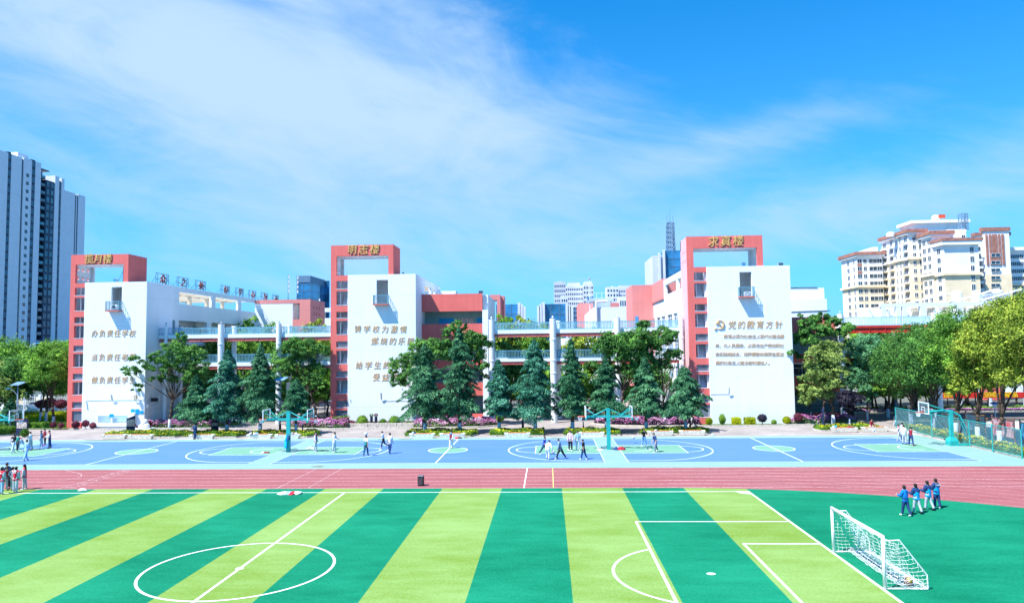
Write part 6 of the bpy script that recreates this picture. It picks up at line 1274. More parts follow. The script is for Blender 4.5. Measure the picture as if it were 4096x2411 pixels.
mat('cloth_azure', (.0, .36, .85), .8, var=.12); mat('cloth_navy', (.015, .05, .16), .9, var=.1); mat('cloth_teal', (.02, .09, .13), .9); mat('cloth_grey', (.42, .46, .52), .9, var=.06); mat('cloth_pink', (.72, .52, .62), .9, var=.05); mat('cloth_green', (.02, .30, .24), .9, var=.2, scale=20); mat('cloth_royal', (.02, .07, .48), .9, var=.08); mat('cloth_pattern', (.03, .06, .12), .9, var2=(.35, .5, .62), scale=22); mat('cloth_slate', (.13, .17, .24), .9); mat('jersey_yellow', (.75, .5, .02))
heap(-8.4, 16.8, .51, 1.5, ['cloth_white', 'cloth_black', 'cloth_white', 'cloth_sky'], 'white and black jackets heaped on a stone bench'); heap(-5.3, 16.65, .51, .6, ['cloth_brown', 'cloth_brown'], 'brown bag slumped on the bench behind the post', 'bag', .25, 'bag'); heap(-3.9, 16.6, .51, 1.0, ['cloth_sky', 'cloth_maroon', 'cloth_white'], 'blue and white clothes on the end of a bench')
heap(9.1, 16.5, .51, .6, ['cloth_sky', 'cloth_navy'], 'light blue bag on the bench below the tall cedars', 'bag', .2, 'bag'); heap(34.8, 17.4, .51, .5, ['cloth_white', 'cloth_navy'], 'small striped bag on the bench near the boy in black', 'bag', .15, 'bag'); heap(54.1, 19.4, .51, .6, ['cloth_sky', 'cloth_azure'], 'light blue bag on the bench under the purple tree', 'bag', .2, 'bag'); heap(55.8, 19.4, .51, 1.0, ['cloth_maroon', 'cloth_brown'], 'dark red jackets lying on the bench under the purple tree')
heap(13.9, 16.0, 0, 1.0, ['cloth_red', 'cloth_black'], 'dark red bag lying in front of a bench at mid court', 'bag', .15, 'bag'); heap(29.9, 7.2, .02, 1.5, ['cloth_navy', 'cloth_red', 'cloth_maroon'], 'navy and red clothes heaped round the foot of the hoop post', h=.28); heap(28.1, 7.0, .02, .8, ['cloth_white', 'cloth_white'], 'white clothes lying left of the hoop post', h=.12)
heap(.6, 8.9, .02, 1.1, ['cloth_white', 'cloth_white'], 'white sweatshirt dropped between the two courts', h=.1); heap(-2.9, 6.3, .02, 1.1, ['cloth_white', 'cloth_maroon', 'cloth_maroon'], 'white and maroon jacket dropped left of the hoop post', h=.12)
heap(-8.9, -10.9, .01, .7, ['cloth_white', 'cloth_white'], 'white cloth lying on the edge of the track', h=.14); heap(6.2, -12.1, .01, 2.3, ['cloth_white', 'cloth_sky', 'cloth_red', 'cloth_white'], 'white jackets with a red one spread on the touchline', h=.14)
o = heap(-.95, 6.72, 1.15, .55, ['cloth_azure', 'cloth_navy'], 'bright blue jacket tied round the turquoise hoop post', h=.45, d=.5); MB().m('cloth_azure').add([(-1.25,6.55,.35),(-1.02,6.5,.35),(-.95,6.52,1.2),(-1.2,6.6,1.2),(-1.25,6.65,.35),(-1.02,6.6,.35),(-.95,6.72,1.2),(-1.2,6.7,1.2)], [(0,1,2,3),(7,6,5,4),(0,4,5,1),(3,2,6,7),(0,3,7,4),(1,5,6,2)]).build('sleeve', o)
def ball(x, y, z, r, m1, label, m2=None, cat='ball'):
    o = thing('ball', label, cat, (x, y, z-r)); MB().m(m1).ell((x, y, z), r, r, r, 18, 12).build('ball_skin', o, smooth=True)
    s = MB().m(m2 or 'dark')
    for k in range(3):
        a = k*math.pi/3+.3; P = [(x+r*1.01*math.cos(t_)*math.cos(a), y+r*1.01*math.cos(t_)*math.sin(a), z+r*1.01*math.sin(t_)) for t_ in np.linspace(0, 2*math.pi, 17)]; s.path(P, r*.05, 3)
    s.build('seam', o)
mat('ball_grey', (.55, .55, .58), .5); mat('ball_brown', (.22, .07, .03), .6); mat('ball_yellow', (.75, .42, .04), .6); mat('ball_white', (.72, .76, .78), .5)
def gp(u, v, z=0): return gnd(u, v, z)
xb, zb = at(2213, 1806, 4.6); ball(xb, 4.6, zb, .15, 'ball_grey', 'pale grey basketball being dribbled by the boy in white', 'lamp_metal')
xb, zb = at(2533, 1749, 11.5); ball(xb, 11.5, zb, .16, 'ball_grey', 'grey and white basketball in the air near the boy in black', 'lamp_metal')
xb, zb = at(1463.5, 1733.5, 5.2); ball(xb, 5.2, zb, .155, 'ball_white', 'pale blue white ball in the air above the boy in green and white', 'ball_white')
x, y = gp(3633, 2341); ball(x, y, .17, .17, 'ball_brown', 'brown and yellow ball lying in the goal net', 'ball_brown'); B(x-.1, x+.1, y-.176, y-.14, .1, .3, 'ball_yellow') ; o = bpy.context.scene.objects.get('ball.003')
MB().m('ball_yellow').ell((x+.005, y-.02, .22), .125, .165, .125, 14, 8).build('yellow_panel', [q for q in COL.objects if q.get('label', '').startswith('brown and yellow ball')][0], smooth=True)
# portable loudspeaker on the track
x, y = gp(1683.5, 1941); o = thing('loudspeaker', 'black portable loudspeaker standing on the red track', 'loudspeaker', (x, y, 0)); MB().m('dark').prism([(x-.17,y-.2),(x+.17,y-.2),(x+.2,y-.15),(x+.2,y+.2),(x-.2,y+.2),(x-.2,y-.15)], .03, .66).build('cabinet', o); B(x-.15, x+.15, y-.215, y-.201, .1, .6, 'interior_dark').build('grille', o)
MB().m('lamp_metal').box(x-.17, x+.17, y-.15, y+.1, .661, .68).build('control_panel', o); MB().m('cloth_red').tube((x, y-.216, .32), (x, y-.224, .32), .03, n=8).build('badge', o); MB().m('dark').tube((x-.15, y+.15, .68), (x-.15, y+.15, .72), .02).tube((x+.15, y+.15, .68), (x+.15, y+.15, .72), .02).tube((x-.15, y+.15, .72), (x+.15, y+.15, .72), .02).build('handle', o)
for s in (-1, 1): MB().m('dark').tube((x+s*.21, y+.15, .05), (x+s*.16, y+.15, .05), .05, n=8).build('wheel', o)
x, y = gp(2851, 1741); MBo = heap(x, y, .01, .35, ['cloth_sky'], 'small pale blue cup left on the court edge', 'paper_cup', .15, 'litter')
B(38.9+.6, 38.9+.68, 17.7, 17.78, .512, .72, 'cloth_brown').build('bottle_body').name = 'drink_bottle'; tag(bpy.data.objects['drink_bottle'], 'small brown drink bottle standing on a stone bench', 'bottle')

# goal: white frame, standing net
gx, y0, y1 = PX1+.06, -25.45, -30.45; o = thing('football_goal', 'white football goal with sagging net at the right end of the pitch', 'football goal', (gx, (y0+y1)/2, 0)); H = 2.0
for yy in (y0, y1): MB().m('white_paint').tube((gx, yy, 0), (gx, yy, H), .065, n=12).build('post', o, smooth=True)
m_ = MB().m('white_paint').tube((gx, y0+.04, H), (gx, y1-.04, H), .075, n=12); m_.build('crossbar', o, smooth=True)
dt, db = .62, 1.62
for yy in (y0, y1):
    MB().m('white_paint').tube((gx, yy, H-.15), (gx+dt, yy, H-.12), .025).tube((gx+dt, yy, H-.12), (gx+db, yy, .55), .025).tube((gx+db, yy, .55), (gx+db+.02, yy, .03), .025).tube((gx, yy, .03), (gx+db, yy, .03), .028).build('side_stay', o)
MB().m('white_paint').tube((gx+db, y0, .03), (gx+db, y1, .03), .028).build('ground_bar', o)
nt = MB().m('net_white'); ny = 30; prof = [(0, H-.05), (.33, H-.22), (dt-.05, H-.32), (dt+.12, H-.75), (dt+.30, H-1.2), (dt+.42, H-1.5), (dt+.25, .28), (dt+.05, .10), (dt+.35, .05), (dt+.7, .04), (db-.1, .05), (db+.05, .10)]
def pp(i, j):
    tj = j/(len(prof_)-1); yv = y0+(y1-y0)*i/ny; sag = math.sin(math.pi*i/ny); a, b = prof_[j]
    return (gx+a-.12*sag*math.sin(math.pi*tj)+.025*math.sin(i*2.1+j), yv+.05*math.sin(j*1.7+i*.9), max(.02, b-.16*sag*math.sin(math.pi*tj)*(1 if b > .3 else 0)+.02*math.sin(i*1.3+j*2)))
prof_ = []
for (a, b), (c, d) in zip(prof, prof[1:]):
    n = max(1, round(math.dist((a, b), (c, d))/.17))
    for k in range(n): prof_.append((a+(c-a)*k/n, b+(d-b)*k/n))
prof_.append(prof[-1]); rn = .0065
for j in range(0, len(prof_)):
    for i in range(ny):
        if i % 1 == 0: nt.tube(pp(i, j), pp(i+1, j), rn, n=3, caps=False)
for i in range(ny+1):
    for j in range(len(prof_)-1): nt.tube(pp(i, j), pp(i, j+1), rn, n=3, caps=False)
for yy, sg in ((y0, 1), (y1, -1)):
    for a in np.linspace(.05, db, 10):
        zt2 = H-.15 if a < dt else H-.12-(a-dt)/(db-dt)*(H-.67); P = [(gx+a+.03*math.sin(k*1.9), yy+sg*.06*math.sin(k*.9), .05+(zt2-.05)*k/10) for k in range(11)]; nt.path(P, rn, 3)
    for zz_ in np.linspace(.12, H-.25, 12):
        am = db if zz_ < .55 else dt+(H-.12-zz_)/(H-.67)*(db-dt); P = [(gx+am*k/8, yy+sg*.05*math.sin(k*1.7+zz_*4), zz_-.06*math.sin(math.pi*k/8)) for k in range(9)]; nt.path(P, rn, 3)
for k in range(60):
    a0 = (gx+random.uniform(.9, 1.6), random.uniform(y1, y0), .03); nt.tube(a0, (a0[0]+random.uniform(-.2, .2), a0[1]+random.uniform(-.3, .3), random.uniform(.02, .14)), rn, n=3)
nt.build('net', o)

# solar street lamps, plain posts
def solar_lamp(x, y, h, label, fl=1):
    o = thing('solar_lamp', label, 'street lamp', (x, y, 0), 'solar street lamps by the courts'); MB().m('lamp_metal').tube((x, y, 1.0), (x, y, h), .09, .06, 10).build('pole', o, smooth=True); MB().m('navy').tube((x, y, 0), (x, y, 1.0), .13, n=10).build('pole_foot', o)
    c = (x+.05, y, h+.15); MB().m('solar').add([(c[0]-.75, y-.5, c[2]-.16), (c[0]+.45, y-.5, c[2]-.16), (c[0]+.75, y+.5, c[2]+.2), (c[0]-.45, y+.5, c[2]+.2), (c[0]-.75, y-.5, c[2]-.10), (c[0]+.45, y-.5, c[2]-.10), (c[0]+.75, y+.5, c[2]+.26), (c[0]-.45, y+.5, c[2]+.26)], [(0,3,2,1),(4,5,6,7),(0,1,5,4),(1,2,6,5),(2,3,7,6),(3,0,4,7)]).build('solar_panel', o)
    MB().m('lamp_metal').path([(x, y, h-1.3), (x-.45, y-.05, h-.75), (x-.9, y-.1, h-.45)], .035).build('arm', o); MB().m('glass_blue').ell((x-1.15, y-.12, h-.42), .38, .16, .10, 12, 6).build('lamp_head', o)
solar_lamp(at(1121, 1600, 21.6)[0], 21.6, at(1118, 1522, 21.6)[1], 'solar lamp on a white and navy pole in front of the cedars'); solar_lamp(at(70, 1600, 27.2)[0], 27.2, at(69, 1540, 27.2)[1], 'solar lamp on a white pole at the left edge of the lawn')
for u, vt, vb, Y, lb, col in ((2333, 1688, 1716, 21.3, 'dark navy lamp post foot behind the hoop net', 'navy'), (2588, 1640, 1718, 21.4, 'thin pale pole with blue foot in the pink flowers', 'lamp_metal'), (1211, 1640, 1722, 24.5, 'thin grey pole in the pink flower bank', 'lamp_metal'), (97, 1590, 1720, 22.8, 'thin white pole beside the left hoop', 'white_paint')):
    x_, z1 = at(u, vt, Y); q = thing('post', lb, 'pole', (x_, Y, 0)); MB().m(col).tube((x_, Y, 0), (x_, Y, z1), .055, n=8).build('shaft', q); MB().m('navy').tube((x_, Y, 0), (x_, Y, .7), .08, n=8).build('foot', q); MB().m('lamp_metal').ell((x_, Y, z1), .09, .09, .07, 8, 6).build('cap', q)
for k, (u, v, Y, lb) in enumerate(((112, 1390, 62, 'double armed white street lamp above the trees'), (150, 1415, 66, 'single visible arm of a white street lamp above the trees'))):
    x_, z_ = at(u, v, Y); q = thing('street_lamp', lb, 'street lamp', (x_, Y, 0)); MB().m('white_paint').tube((x_, Y, 0), (x_, Y, z_), .12, .08, 8).build('pole', q)
    for s in (-1, 1): MB().m('white_paint').path([(x_, Y, z_-.2), (x_+s*.5, Y, z_+.45), (x_+s*1.3, Y, z_+.7)], .06).build('arm', q); MB().m('glass_blue').ell((x_+s*1.75, Y, z_+.78), .5, .15, .08, 8, 5).build('lamp_head', q)

# standing notice boards
def totem(u, Y, z1v, label, w=.42, poster=True, ang=0.35, m='navy'):
    x_, z1 = at(u, z1v, Y); q = thing('notice_board', label, 'notice board', (x_, Y, 0), 'standing navy notice boards'); mb = MB().m(m)
    ca, sa = math.cos(ang), math.sin(ang); P = lambda a, b: (x_+ca*a-sa*b, Y+sa*a+ca*b)
    pts = [P(-w/2, -.09), P(w/2, -.09), P(w/2, .09), P(-w/2, .09)]; vs = [(*p, 0) for p in pts]+[(*pts[0], z1-.35), (*pts[1], z1), (*pts[2], z1), (*pts[3], z1-.35)]
    mb.add(vs, [(0,3,2,1),(4,5,6,7),(0,1,5,4),(1,2,6,5),(2,3,7,6),(3,0,4,7)]).build('board', q)
    if poster: a, b = P(-w/2+.05, -.1), P(w/2-.05, -.1); c, d = P(-w/2+.05, -.095), P(w/2-.05, -.095); MB().m('poster').add([(*a, .85), (*b, .85), (*b, z1-.45), (*a, z1-.45), (*c, .85), (*d, .85), (*d, z1-.45), (*c, z1-.45)], [(0,1,2,3),(7,6,5,4),(0,4,5,1),(3,2,6,7),(0,3,7,4),(1,5,6,2)]).build('poster', q)
    return q
totem(524, 22.4, 1661, 'navy notice board with portrait poster in front of the white sculpture', .9, ang=.6); totem(860, 22.0, 1674, 'dark notice board with brown poster between the first two cedars', .8, ang=.5); totem(90, 20.9, 1672, 'navy board with red lettered poster behind the left hoop', 1.3, ang=0)
totem(1693, 22.2, 1668, 'dark narrow board seen edge on beside the tall cedar', .25, ang=1.3); totem(2091, 21.8, 1668, 'yellow edged narrow board seen edge on at the walkway', .3, ang=1.2); totem(2759, 22.4, 1640, 'tall black narrow post board beside the walking man', .2, ang=1.2, poster=False); totem(3292, 23.6, 1630, 'navy and yellow board at the foot of the olive tree', .6, ang=1.0); totem(1150, 23.0, 1672, 'dark narrow board beside the solar lamp', .2, ang=1.2, poster=False)

# white sculpture on a plinth
x, y = at(577, 1700, 25.0)[0], 25.0; o = thing('sculpture', 'white rounded shell like sculpture on a square plinth', 'sculpture', (x, y, 0)); B(x-1.0, x+1.0, y-.7, y+.7, 0, .32, 'white_render').build('plinth', o)
s = MB().m('white_paint'); s.ell((x+.05, y, .92), .42, .4, .48, 18, 12, jit=.03); s.ell((x+.35, y-.1, .60), .38, .35, .30, 14, 8, jit=.03); s.ell((x-.30, y-.1, .55), .32, .3, .26, 14, 8, jit=.03); s.ell((x+.1, y-.2, .5), .55, .3, .2, 14, 8, jit=.03); s.build('carved_form', o, smooth=True)
MB().m('leaf_wine').add([(x-1.1,y-.2,1.1),(x-.95,y-.2,.75),(x-.65,y-.2,.45),(x-.6,y-.2,.34),(x-.9,y-.2,.5),(x-1.15,y-.2,.8)],[(0,1,2,3,4,5)]).add([(x-1.1,y-.15,1.1),(x-.95,y-.15,.75),(x-.65,y-.15,.45),(x-.6,y-.15,.34),(x-.9,y-.15,.5),(x-1.15,y-.15,.8)],[(5,4,3,2,1,0)]).build('red_leaf', o)
# hydrant, pots, planter edge
x = at(323, 1700, 27.4)[0]; o = thing('fire_hydrant', 'small red hydrant pipes between the wine red bushes', 'hydrant', (x, 27.2, 0)); MB().m('cloth_red').tube((x-.25, 27.2, 0), (x-.25, 27.2, .6), .06).tube((x+.25, 27.2, 0), (x+.25, 27.2, .6), .06).tube((x-.25, 27.2, .45), (x+.25, 27.2, .45), .05).build('pipes', o); MB().m('cloth_red').ell((x-.25, 27.2, .64), .11, .11, .09, 8, 6).ell((x+.25, 27.2, .64), .11, .11, .09, 8, 6).build('valve_caps', o)
x0, x1 = at(1326, 1700, 28.2)[0], at(1668, 1700, 28.2)[0]
pl = thing('planter_wall', 'low stone planter wall in front of the middle tower', 'planter', ((x0+x1)/2, 28.0, 0)); n = 30; st = None
for k in range(n):
    a = x0+(x1-x0)*k/n; w = (x1-x0)/n
    if st is None: st = B(a+.01, a+w-.01, 27.7, 28.05, 0, .42, 'kerb').build('stone_block', pl, origin=(a, 27.7, 0)); st0 = st.location.copy()
    else: c = st.copy(); COL.objects.link(c); c.location = st0+Vector((w*k, random.uniform(-.03, .03), random.uniform(-.04, .02)))
B(x0+.02, x1-.02, 28.06, 30.7, 0, .38, 'soil').build('soil', pl)
for k, (u, m1, h, lb) in enumerate(((1336, 'ceramic', .5, 'white glazed plant pot, leftmost on the planter'), (1351, 'terracotta', .5, 'dark brown plant pot next to the white one'), (1369, 'terracotta', .6, 'wide reddish wooden tub with plants'), (1388, 'terracotta', .65, 'slatted reddish tub nearest the wine red bush'), (1486, 'navy', .8, 'tall dark vase with pale leaves'), (1504, 'navy', .8, 'tall dark vase with dark red leaves'))):
    X = at(u, 1690, 28.5)[0]; r = .2 if u > 1400 or k < 2 else .32; o = thing('plant_pot', lb, 'plant pot', (X, 28.5, .38), 'pots on the planter before the middle tower'); MB().m(m1).lathe((X, 28.5, .38), [(r*.6, 0), (r*.95, h*.5), (r*.8, h*.9), (r, h)], 12).build('pot', o); n = 120; d = unit(n); P = np.array([X, 28.5, .38+h+.12])+d*np.array([r*1.2, r*1.2, .2]); quads('leaves', leaf_quads(P, d, .12), ['leaf_wine' if u == 1504 else 'leaf_hedge'], parent=o)
kb2 = thing('kerb', 'curved row of kerb stones in front of the towers', 'kerb', (0, 25.5, 0), kind='structure'); del kb2['category']; cur = [(-36, 27.0), (-27, 26.5), (-19.0, 26.4)], [(-9.4, 27.8), (-7.6, 26.1), (-4.5, 25.3), (-2, 25.2), (2, 25.4), (6.5, 25.4), (9, 25.6), (15, 26.2), (17.6, 27.6)], [(28.6, 29.2), (30.9, 26.8), (34.6, 25.7), (39, 25.6), (44, 25.6), (50, 25.9), (56, 26.4), (60, 27.6)]
k0 = None
for pts in cur:
    for a, b in zip(pts, pts[1:]):
        L_ = math.dist(a, b); n = max(1, round(L_/.9)); an = math.atan2(b[1]-a[1], b[0]-a[0])
        for k in range(n):
            p = (a[0]+(b[0]-a[0])*(k+.5)/n, a[1]+(b[1]-a[1])*(k+.5)/n)
            if k0 is None: k0 = MB().m('kerb').box(-.44, .44, -.08, .08, 0, .16).build('kerb_stone'); k0.parent = kb2; o_ = k0
            else: o_ = k0.copy(); COL.objects.link(o_)
            o_.location = (p[0], p[1]-25.5, -.03); o_.rotation_euler = (0, 0, an)
struct(MB().m('lawn').poly([(41.8, 25.8), (50, 26.0), (51.3, 26.6), (51.3, 28.1), (41.8, 28.1)], -.002), 'lawn'); 

# steps by the walkway
st = thing('steps', 'three shallow stone steps beside the walkway column', 'steps', (-18.2, 33.5, 0))
for k in range(3): MB().m('stone').prism([(-20.5+k*.15, 31.8+k*.35), (-16.2-k*.9, 31.8+k*.35), (-14.8-k*.9, 34.6), (-20.5+k*.15, 34.6)], .14*k, .14*(k+1)-.002).build('step', st)

# green chain link fence
fy = [21.6, 15.0, 8.5, 4.9, 1.0]; fy = [22.0, 14.6, 8.2, 4.85, 1.0]; fx = 61.75; o = thing('chain_link_fence', 'turquoise chain link fence beside the right hand court', 'fence', (fx, 11, 0)); H = 2.35
for yy in fy: MB().m('turquoise').tube((fx, yy, 0), (fx, yy, H), .05, n=8).build('post', o)
for a, b in zip(fy, fy[1:]):
    MB().m('turquoise').tube((fx, a, H-.03), (fx, b, H-.03), .035).tube((fx, a, .18), (fx, b, .18), .03).build('rail', o); me_ = MB().m('mesh_green'); step = .14; L_ = a-b; h = H-.25; n = int((L_+h)/step)
    MB().m('steel_blue').tube((fx+.03, a, H-.1), (fx+.9, a-2.2, 0), .015).build('guy_wire', o)
    for k in range(1, n):
        s = k*step
        for d in (0, 1):
            p0 = (max(0, s-h), min(s, h)); p1 = (min(s, L_), max(0, s-L_)); q0 = (fx+.004*d, a-p0[0], .2+(p0[1] if d == 0 else h-p0[1])); q1 = (fx+.004*d, a-p1[0], .2+(p1[1] if d == 0 else h-p1[1])); me_.tube(q0, q1, .0065, n=3, caps=False)
    me_.build('mesh_panel', o)
# painted boards behind it
mat('art_blue', (.02, .22, .52), .5, var2=(.12, .42, .55), scale=.9); mat('art_red', (.42, .10, .12), .5, var2=(.55, .45, .50), scale=1.0); mat('art_teal', (.02, .30, .36), .5, var2=(.40, .25, .15), scale=.9); mat('art_orange', (.15, .35, .50), .5, var2=(.60, .32, .12), scale=1.0); mat('board_frame', (.22, .10, .08), .5)
for k, (ya, yb, m_, lb) in enumerate(((20.4, 16.6, 'art_teal', 'turquoise painted board, farthest along the green fence'), (15.2, 12.2, 'art_orange', 'blue and orange painted board behind the basketball stand'), (10.9, 7.9, 'art_red', 'red and white poster board with running figures'), (6.9, 3.9, 'art_blue', 'bright blue poster board with red and blue diamond shapes'))):
    X = 65.5; o = thing('poster_board', lb, 'notice board', (X, (ya+yb)/2, 0), 'framed boards behind the green fence')
    for yy in (ya+.1, yb-.1): MB().m('board_frame').tube((X, yy, 0), (X, yy, 2.45), .06, n=8).ell((X, yy, 2.5), .08, .08, .08, 8, 6).build('post', o)
    B(X-.03, X+.03, ya, yb, .75, 2.25, m_).build('poster', o); B(X-.05, X+.05, ya, yb, 2.252, 2.34, 'board_frame').build('frame', o); B(X-.05, X+.05, ya, yb, .66, .748, 'board_frame').build('frame', o)
    L_ = ya-yb
    if k == 3:
        for q, (a, z, c) in enumerate(((.50, 1.75, 'cloth_red'), (.72, 1.45, 'cloth_blue'), (.62, 1.1, 'cloth_red'), (.80, 1.95, 'cloth_blue'), (.88, 1.1, 'cloth_azure'))): yy = ya-L_*a; MB().m(c).add([(X-.035, yy+.38, z+.08), (X-.035, yy+.2, z+.25), (X-.035, yy-.2, z+.25), (X-.035, yy-.38, z+.08), (X-.035, yy, z-.28)], [(0,1,2,3,4)]).build('diamond_shape', o)
    if k == 2:
        text('lettering', '运动', .62, (X-.04, yb+.95, 1.75), (R(90), 0, R(-90)), 'cloth_red', o, .003)
        for q in range(3): yy = ya-.35-q*.45; MB().m('cloth_red').tube((X-.04, yy, 1.1), (X-.04, yy-.1, 1.5), .07, .1, 5).ell((X-.05, yy-.12, 1.68), .04, .1, .11, 8, 5).tube((X-.04, yy, 1.1), (X-.04, yy+.2, .82), .06, .03, 4).tube((X-.04, yy, 1.1), (X-.04, yy-.25, .85), .06, .03, 4).build('runner_figure', o)
# globe lamp and garden lamp
x_, z_ = at(3635, 1625, 22.6); q = thing('globe_lamp', 'round globe lamp in front of the far fence tree', 'lamp', (x_, 22.6, 0)); MB().m('lamp_metal').tube((x_, 22.6, 0), (x_, 22.6, z_-.2), .06, n=8).build('pole', q); mat('globe', (.22, .2, .18), .3); MB().m('globe').ell((x_, 22.6, z_), .19, .19, .19, 12, 8).build('globe_shade', q, smooth=True)
x_, z_ = at(3843, 1640, 13.5); x_ = 67.0; z_ = 3.0; q = thing('garden_lamp', 'garden lamp with blue cap and pale pole among the boards', 'lamp', (x_, 13.0, 0)); MB().m('lamp_metal').tube((x_, 13, .6), (x_, 13, z_), .07, n=8).build('pole', q); MB().m('navy').tube((x_, 13, 0), (x_, 13, .6), .11, n=8).build('foot', q); MB().m('frame_white').lathe((x_, 13, z_), [(.08, 0), (.22, .4)], 10).build('lantern', q); MB().m('cloth_blue').lathe((x_, 13, z_+.4), [(.42, 0), (.3, .12), (.05, .2)], 12).build('cap', q)
# red banner beyond the plaza
Yb = 40.5; x0, z1 = at(3765, 1573, Yb); x1, z0 = at(4120, 1592, Yb); z0 = at(3900, 1592, Yb)[1]; z1 = at(3900, 1569, Yb)[1]; o = thing('banner', 'long red cloth banner with yellow characters strung between trees', 'banner', ((x0+x1)/2, Yb, z0)); mat('banner_red', (.60, .03, .02), .7, var=.05); B(x0, x1, Yb, Yb+.04, z0, z1, 'banner_red').build('cloth', o); mat('banner_yellow', (.85, .55, .02), .6)
def bl_(s, u0, u1):
    for k, ch in enumerate(s): X = at(u0+(u1-u0)*k/(len(s)-1), 1580, Yb)[0]; text('character', ch, (z1-z0)*.95, (X, Yb-.02, (z0+z1)/2+.02), m='banner_yellow', parent=o, ext=.004, bold=.02)
bl_('云南', 3783, 3802); bl_('校区师生书画作品', 3933, 4060)
# tall white block far right, picnic tables, concrete pillars in the shade
for k, (x, y) in enumerate(((79, 24.5), (84, 22.5), (74, 28.4), (88.5, 25.5))):
    o = thing('picnic_table', ['orange wooden table under the nearest plaza tree', 'orange wooden table at the right edge of the plaza', 'orange wooden table beside the basketball stand arm', 'orange wooden table farthest right on the plaza'][k], 'table', (x, y, 0), 'orange tables on the plaza'); mat('table_orange', (.60, .30, .05), .5); B(x-.9, x+.9, y-.4, y+.4, .7, .76, 'table_orange').build('table_top', o)
    for s in (-.8, .8):
        for w in (-.3, .3): MB().m('table_orange').tube((x+s, y+w, 0), (x+s, y+w, .7), .035, n=6).build('leg', o)
    for s in (-.75, .75): B(x-.9, x+.9, y+s-.14, y+s+.14, .42, .46, 'table_orange').build('seat', o)
for k in range(9):
    x = 60+k*4.3; y = 44.5+random.uniform(-1, 1); o = thing('tree_trunk', 'white footed trunk beyond the plaza, '+ORD[k]+' from the left', 'tree', (x, y, 0), 'white footed trunks beyond the plaza'); MB().m('bark').tube((x, y, 1.5), (x+.2, y, 5.5), .2, .14, 8).build('trunk', o); MB().m('limewash').lathe((x, y, 0), [(.28, 0), (.21, 1.5)], 10).build('painted_base', o)
# parked cars beyond the left lawn
def car(x, y, rz, col, label, covered=False, group='cars parked beyond the lawn'):
    o = thing('parked_car', label, 'car', (x, y, .0), group if not covered else None); mat('car_'+col, {'white': (.7, .72, .74), 'grey': (.25, .27, .30), 'black': (.02, .02, .03), 'blue': (.03, .12, .35)}[col], .25, var=.01, spec=.6)
    prof = [(-2.2, .35), (-2.25, .75), (-1.7, .95), (-1.05, 1.42), (.55, 1.45), (1.25, 1.0), (2.1, .85), (2.25, .55), (2.2, .35)]
    def shell(sc, m, dz=0, ww=.88):
        mb = MB().m(m); vs = []; n = len(prof)
        for s in (-1, 1):
            for k, (a, b) in enumerate(prof): w = ww*(1 if b < 1.0 else .82); vs.append((x+a*sc, y+s*w*sc, .02+(b*sc+dz)))
        return mb.add(vs, [tuple(range(n-1, -1, -1)), tuple(range(n, 2*n))]+[(k, (k+1) % n, n+(k+1) % n, n+k) for k in range(n)])
    if covered: q = shell(1.08, 'net_white', 0, .92); q.build('car_cover', o, smooth=False); MB().m('net_white').box(x-2.3, x+2.3, y-.98, y+.98, .05, .4).build('cover_skirt', o)
    else:
        shell(1, 'car_'+col).build('body', o); MB().m('glass_dark').add([(x-1.5, y-.80, 1.0), (x+1.05, y-.80, 1.0), (x+.5, y-.74, 1.40), (x-1.0, y-.74, 1.40), (x-1.5, y-.86, 1.0), (x+1.05, y-.86, 1.0), (x+.5, y-.78, 1.38), (x-1.0, y-.78, 1.38)], [(0,3,2,1),(4,5,6,7),(0,1,5,4),(1,2,6,5),(2,3,7,6),(3,0,4,7)]).build('side_window', o)
        for a in (-1.4, 1.4):
            for s in (-1, 1): wl = MB().m('dark').tube((x+a, y+s*.70, .33), (x+a, y+s*.92, .33), .33, n=14).build('wheel', o); MB().m('lamp_metal').tube((x+a, y+s*.92, .33), (x+a, y+s*.93, .33), .19, n=10).build('rim', wl)
        MB().m('frame_white').box(x+2.1, x+2.24, y-.75, y-.45, .62, .78).build('headlight', o); MB().m('frame_white').box(x+2.1, x+2.24, y+.45, y+.75, .62, .78).build('headlight', o)
    o.rotation_euler = (0, 0, rz)
X = lambda u, Y: at(u, 1600, Y)[0]
car(X(103, 47), 47, .1, 'white', 'car under a loose white cover beyond the lawn', True)
for k, (u, Y, c, lb) in enumerate(((10, 49, 'white', 'white car at the far left, beside the covered one'), (45, 52, 'grey', 'grey car partly hidden by the solar lamp'), (150, 54, 'black', 'black car right of the covered car'), (190, 56, 'white', 'white car behind the twin tree trunks'), (262, 50, 'white', 'white car beside the red portal'), (-30, 52, 'blue', 'blue car at the left picture edge'))): car(X(u, Y), Y, .1 if k % 2 else 3.2, c, lb)
struct(MB().m('asphalt').poly([(-140, 46.0), (-36.2, 46.0), (-36.2, 60), (-140, 60)], .045), 'parking_road')
fe = thing('iron_fence', 'pale iron fence along the far side of the parking', 'fence', (-70, 60, 0)); g = MB(); railing(g, (-130, 60.2), (-38, 60.2), .1, 1.8, .4, 'frame_white', .05, .07); g.build('bars', fe)
for k in range(12): B(-130+k*8.2, -129.6+k*8.2, 60, 60.4, 0, 2.3, 'inner_white').build('pillar', fe)
gh = thing('gate_house', 'small cream gate house with maroon roof glimpsed between trunks', 'building', (X(122, 62), 62, 0)); x = X(122, 62); B(x-3, x+3, 62, 66, 0, 3.2, 'cream').build('wall', gh); B(x-3.5, x+3.5, 61.5, 66.5, 3.2, 3.9, 'cloth_maroon').build('roof', gh)
window(gh, x, 61.98, 1.0, 1.6, 1.3)
